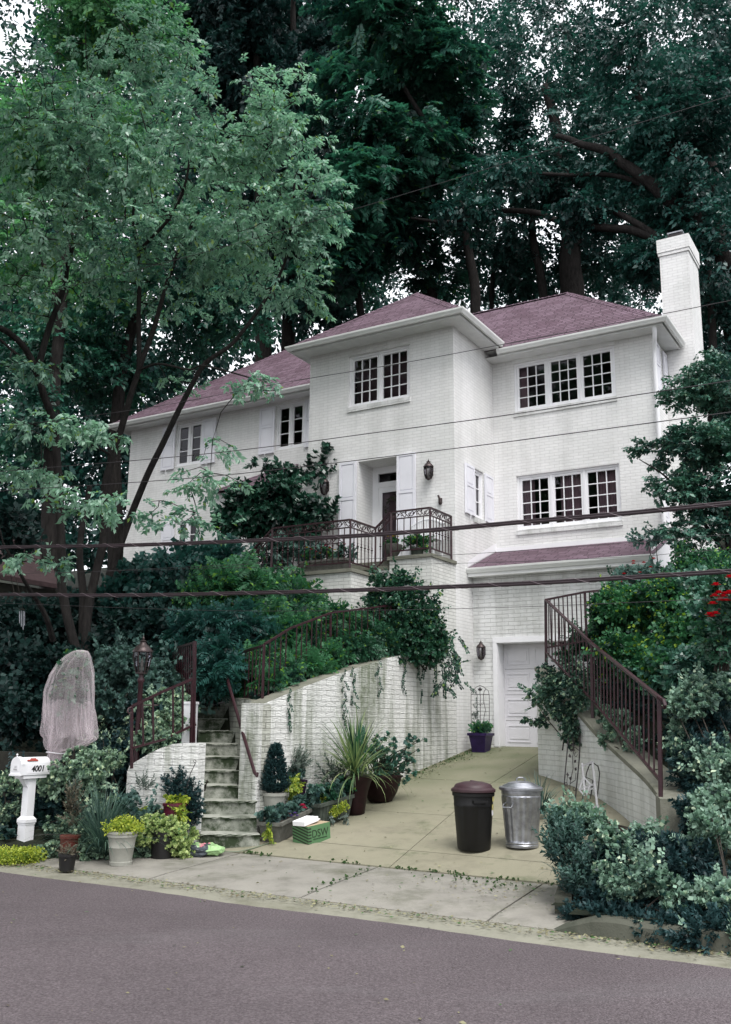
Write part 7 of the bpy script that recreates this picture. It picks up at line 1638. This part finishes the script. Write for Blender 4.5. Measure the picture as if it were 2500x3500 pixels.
# stones at the left kerb
# porch furniture and flowers
bn_ = thing('porch_bench', 'white resin garden bench behind the upper porch railing', 'bench', W(-.45, -.3, 4.9)); xfp = lambda x, y, z: tuple(W(x, y, 4.9+z))
m = MB(xfp); m.box(-.92, -.18, -.62, -.2, .40, .44); wb(m, 'seat', 'resin_white', bn_)
m = MB(xfp); k = 14
for i in range(k): 
    x = -.92+.74*i/(k-1); h_ = .30+.14*math.sin(math.pi*i/(k-1)); m.box(x-.014, x+.014, -.2, -.17, .44, .44+h_)
pts = [xfp(-.94+.78*i/16, -.185, .75+.14*math.sin(math.pi*i/16)) for i in range(17)]; mm_ = MB(); 
m.xf = None; m.tube(pts, .028, 6); wb(m, 'backrest', 'resin_white', bn_)
for x in (-.9, -.2):
    for y in (-.6, -.22): m = MB(xfp); m.box(x-.02, x+.02, y-.02, y+.02, .002, .40); wb(m, 'leg', 'resin_white', bn_)
p = W(-1.05, -.72, 4.9); pot('squat stone urn of yellow pansies on the porch step', p, [(.1, 0), (.12, .03), (.08, .06), (.14, .14), (.19, .24), (.2, .3), (.18, .31)], 'stone_trough', name='urn', cat='urn', group='pots on the porch')
f_ = thing('potted_flowers', 'yellow pansies in the stone urn on the porch', 'flowers', up(p, .3)); clump(f_, 'foliage', 'leaf_azalea', 'rosette', up(p, .36), (.15, .15, .06), 26, .12, 520)
for i in range(5): bloom(f_, up(p, .46)+Vector((-.1+.05*i, -.1, .02*(i % 2))), .035, 'petal_yellow', 530+i)
p = W(-.42, -.86, 4.9); pot('small planter of herbs behind the upper porch bars', p, [(.1, 0), (.11, .01), (.13, .14), (.14, .15), (.14, .17), (.12, .175)], 'green_trough', group='pots on the porch')
f_ = thing('potted_plant', 'bushy green herbs behind the upper porch bars', 'plant', up(p, .17)); clump(f_, 'foliage', 'leaf_azalea', 'alt', up(p, .28), (.22, .12, .12), 50, .16, 536)
tq = trough('long mossy planter box behind the lower porch railing', W(-2.5, -1.78, 4.58), W(-1.45, -1.78, 4.58), .28, .2, 'stone_trough'); tq['group'] = 'pots on the porch'
f_ = thing('potted_flowers', 'red and yellow flowers along the lower porch railing', 'flowers', W(-2, -1.78, 4.8))
for i in range(5): clump(f_, 'foliage', 'leaf_azalea' if i % 2 else 'leaf_blue', 'alt', W(-2.5+.25*i, -1.78, 4.92), (.16, .12, .12), 26, .16, 540+i, .5)
for i in range(10): bloom(f_, W(-2.45+.11*i, -1.9, 4.92+.05*((i*7) % 4)), .038, ('petal_red', 'petal_yellow', 'petal_pink')[i % 3], 550+i)
shrub('leafy shrub behind the lower porch bars', [(650, 1215, 19.8, 50, 30, .4, 90), (610, 1225, 19.6, 40, 30, .4, 70)], 'leaf_blue', 'alt', .24, 560, freq=0)

# ---------------------------------------------------------------- litter and weeds
def litter():
    rg = np.random.default_rng(900); C = []
    for a in rg.uniform(-9, 9, 3200): C.append(tuple(W(a, -9.1+abs(rg.normal(0, .1))*rg.choice((-1, .6)), .03)))
    for _ in range(560):
        b = rg.uniform(-9, .6); a = rg.uniform(-1.6, 5.2)
        if b > -6.4 and (a < .05 or a > rw_a(b)-.05): continue
        C.append(tuple(W(a, b, max(drive_z(b), az(b) if b < -7.2 else 0)+.012)))
    for _ in range(1500):
        b = rg.uniform(-5.5, .8); C.append(tuple(W(.05+abs(rg.normal(0, .10+.05*(b+5.5)*.6)), b, drive_z(b)+.012)))
    for _ in range(260): C.append(tuple(W(rg.normal(4.3, .5), rg.normal(-7.6, .5), .1)))
    for _ in range(120): C.append(tuple(W(rg.uniform(-6, 8), rg.uniform(-13, -9.4), 0.0)))
    C = np.array(C)
    for i in range(len(C)):
        a, b, _ = H(C[i])
        if b < -9.36: C[i, 2] = road_z(a, b)+.008
    n = len(C); V = []; T = []
    a = rg.uniform(0, 6.283, n); l = rg.uniform(.015, .05, n); d = np.stack([np.cos(a), np.sin(a), rg.normal(0, .15, n)], 1); s = np.stack([-np.sin(a), np.cos(a), rg.normal(0, .25, n)], 1)
    Q = np.stack([C-d*l[:, None]*.5, C+s*l[:, None]*.25+np.array((0, 0, .004)), C+d*l[:, None]*.5, C-s*l[:, None]*.25], 1).reshape(-1, 3)
    me = bpy.data.meshes.new('leaf_litter'); me.from_pydata([tuple(q) for q in Q], [], [(4*i, 4*i+1, 4*i+2, 4*i+3) for i in range(n)]); me.materials.append(MATS['leaf_litter'])
    at = me.attributes.new('tone', 'FLOAT', 'POINT'); at.data.foreach_set('value', np.repeat(rg.uniform(0, 1, n), 4).astype(np.float32))
    o = bpy.data.objects.new('leaf_litter', me); COL.objects.link(o); tag(o, kind='stuff')
    # weeds in the joints
    C = []
    for _ in range(260):
        a = rg.uniform(.2, 4.6)
        if mnoise.noise(Vector((a*2.3, 2, 0))) < .0: continue
        C.append(tuple(W(a, -7.2+rg.normal(0, .035), .10)))
    for _ in range(36): 
        b = rg.uniform(-8.9, -7.3); C.append(tuple(W(2.55+(b+9)*-.08+rg.normal(0, .05), b, az(b))))
    for _ in range(60): C.append(tuple(W(rg.normal(3.9, .35), rg.normal(-7.5, .15), .1)))
    for _ in range(170):
        b = rg.uniform(-3.5, .6); C.append(tuple(W(.08+abs(rg.normal(0, .1)), b, drive_z(b))))
    C = np.array(C); A = unit(rg.normal(0, .5, C.shape)+np.array((0, 0, 1))); o = leaf_mesh('weeds', 'leaf_weed', C, A, unit(rg.normal(size=C.shape)), .034*rg.uniform(.4, 1.5, len(C)), 'rosette', None, 901); tag(o, kind='stuff')
    # low ground cover so the banks are never bare
    C = []; 
    for _ in range(9000):
        a = rg.uniform(-12, 9.5); b = rg.uniform(-8.7, 1.8)
        if -2.2 < a < rw_a(b)+.45 and b < -6.2: continue
        if -.4 < a < rw_a(b)+.45: continue
        if b < -8.2 and a < 4.9 and a > -2.3: continue
        if a < 0 and in_poly(W(a, b).x, W(a, b).y, [(stair_poly[0][0]-.15, stair_poly[0][1]-.8), (stair_poly[1][0]+.25, stair_poly[1][1]-.8), (stair_poly[2][0]+.2, stair_poly[2][1]), (stair_poly[3][0]-.15, stair_poly[3][1])]): continue
        C.append(tuple(W(a, b, ground_z(a, b)+.03)))
    C = np.array(C); A = unit(rg.normal(0, .6, C.shape)+np.array((0, 0, .8))); o = leaf_mesh('ground_cover', 'leaf_shade', C, A, unit(rg.normal(size=C.shape)+np.array((0, 0, .6))), .2*rg.uniform(.6, 1.3, len(C)), 'rosette', None, 903); tag(o, kind='stuff')
litter()
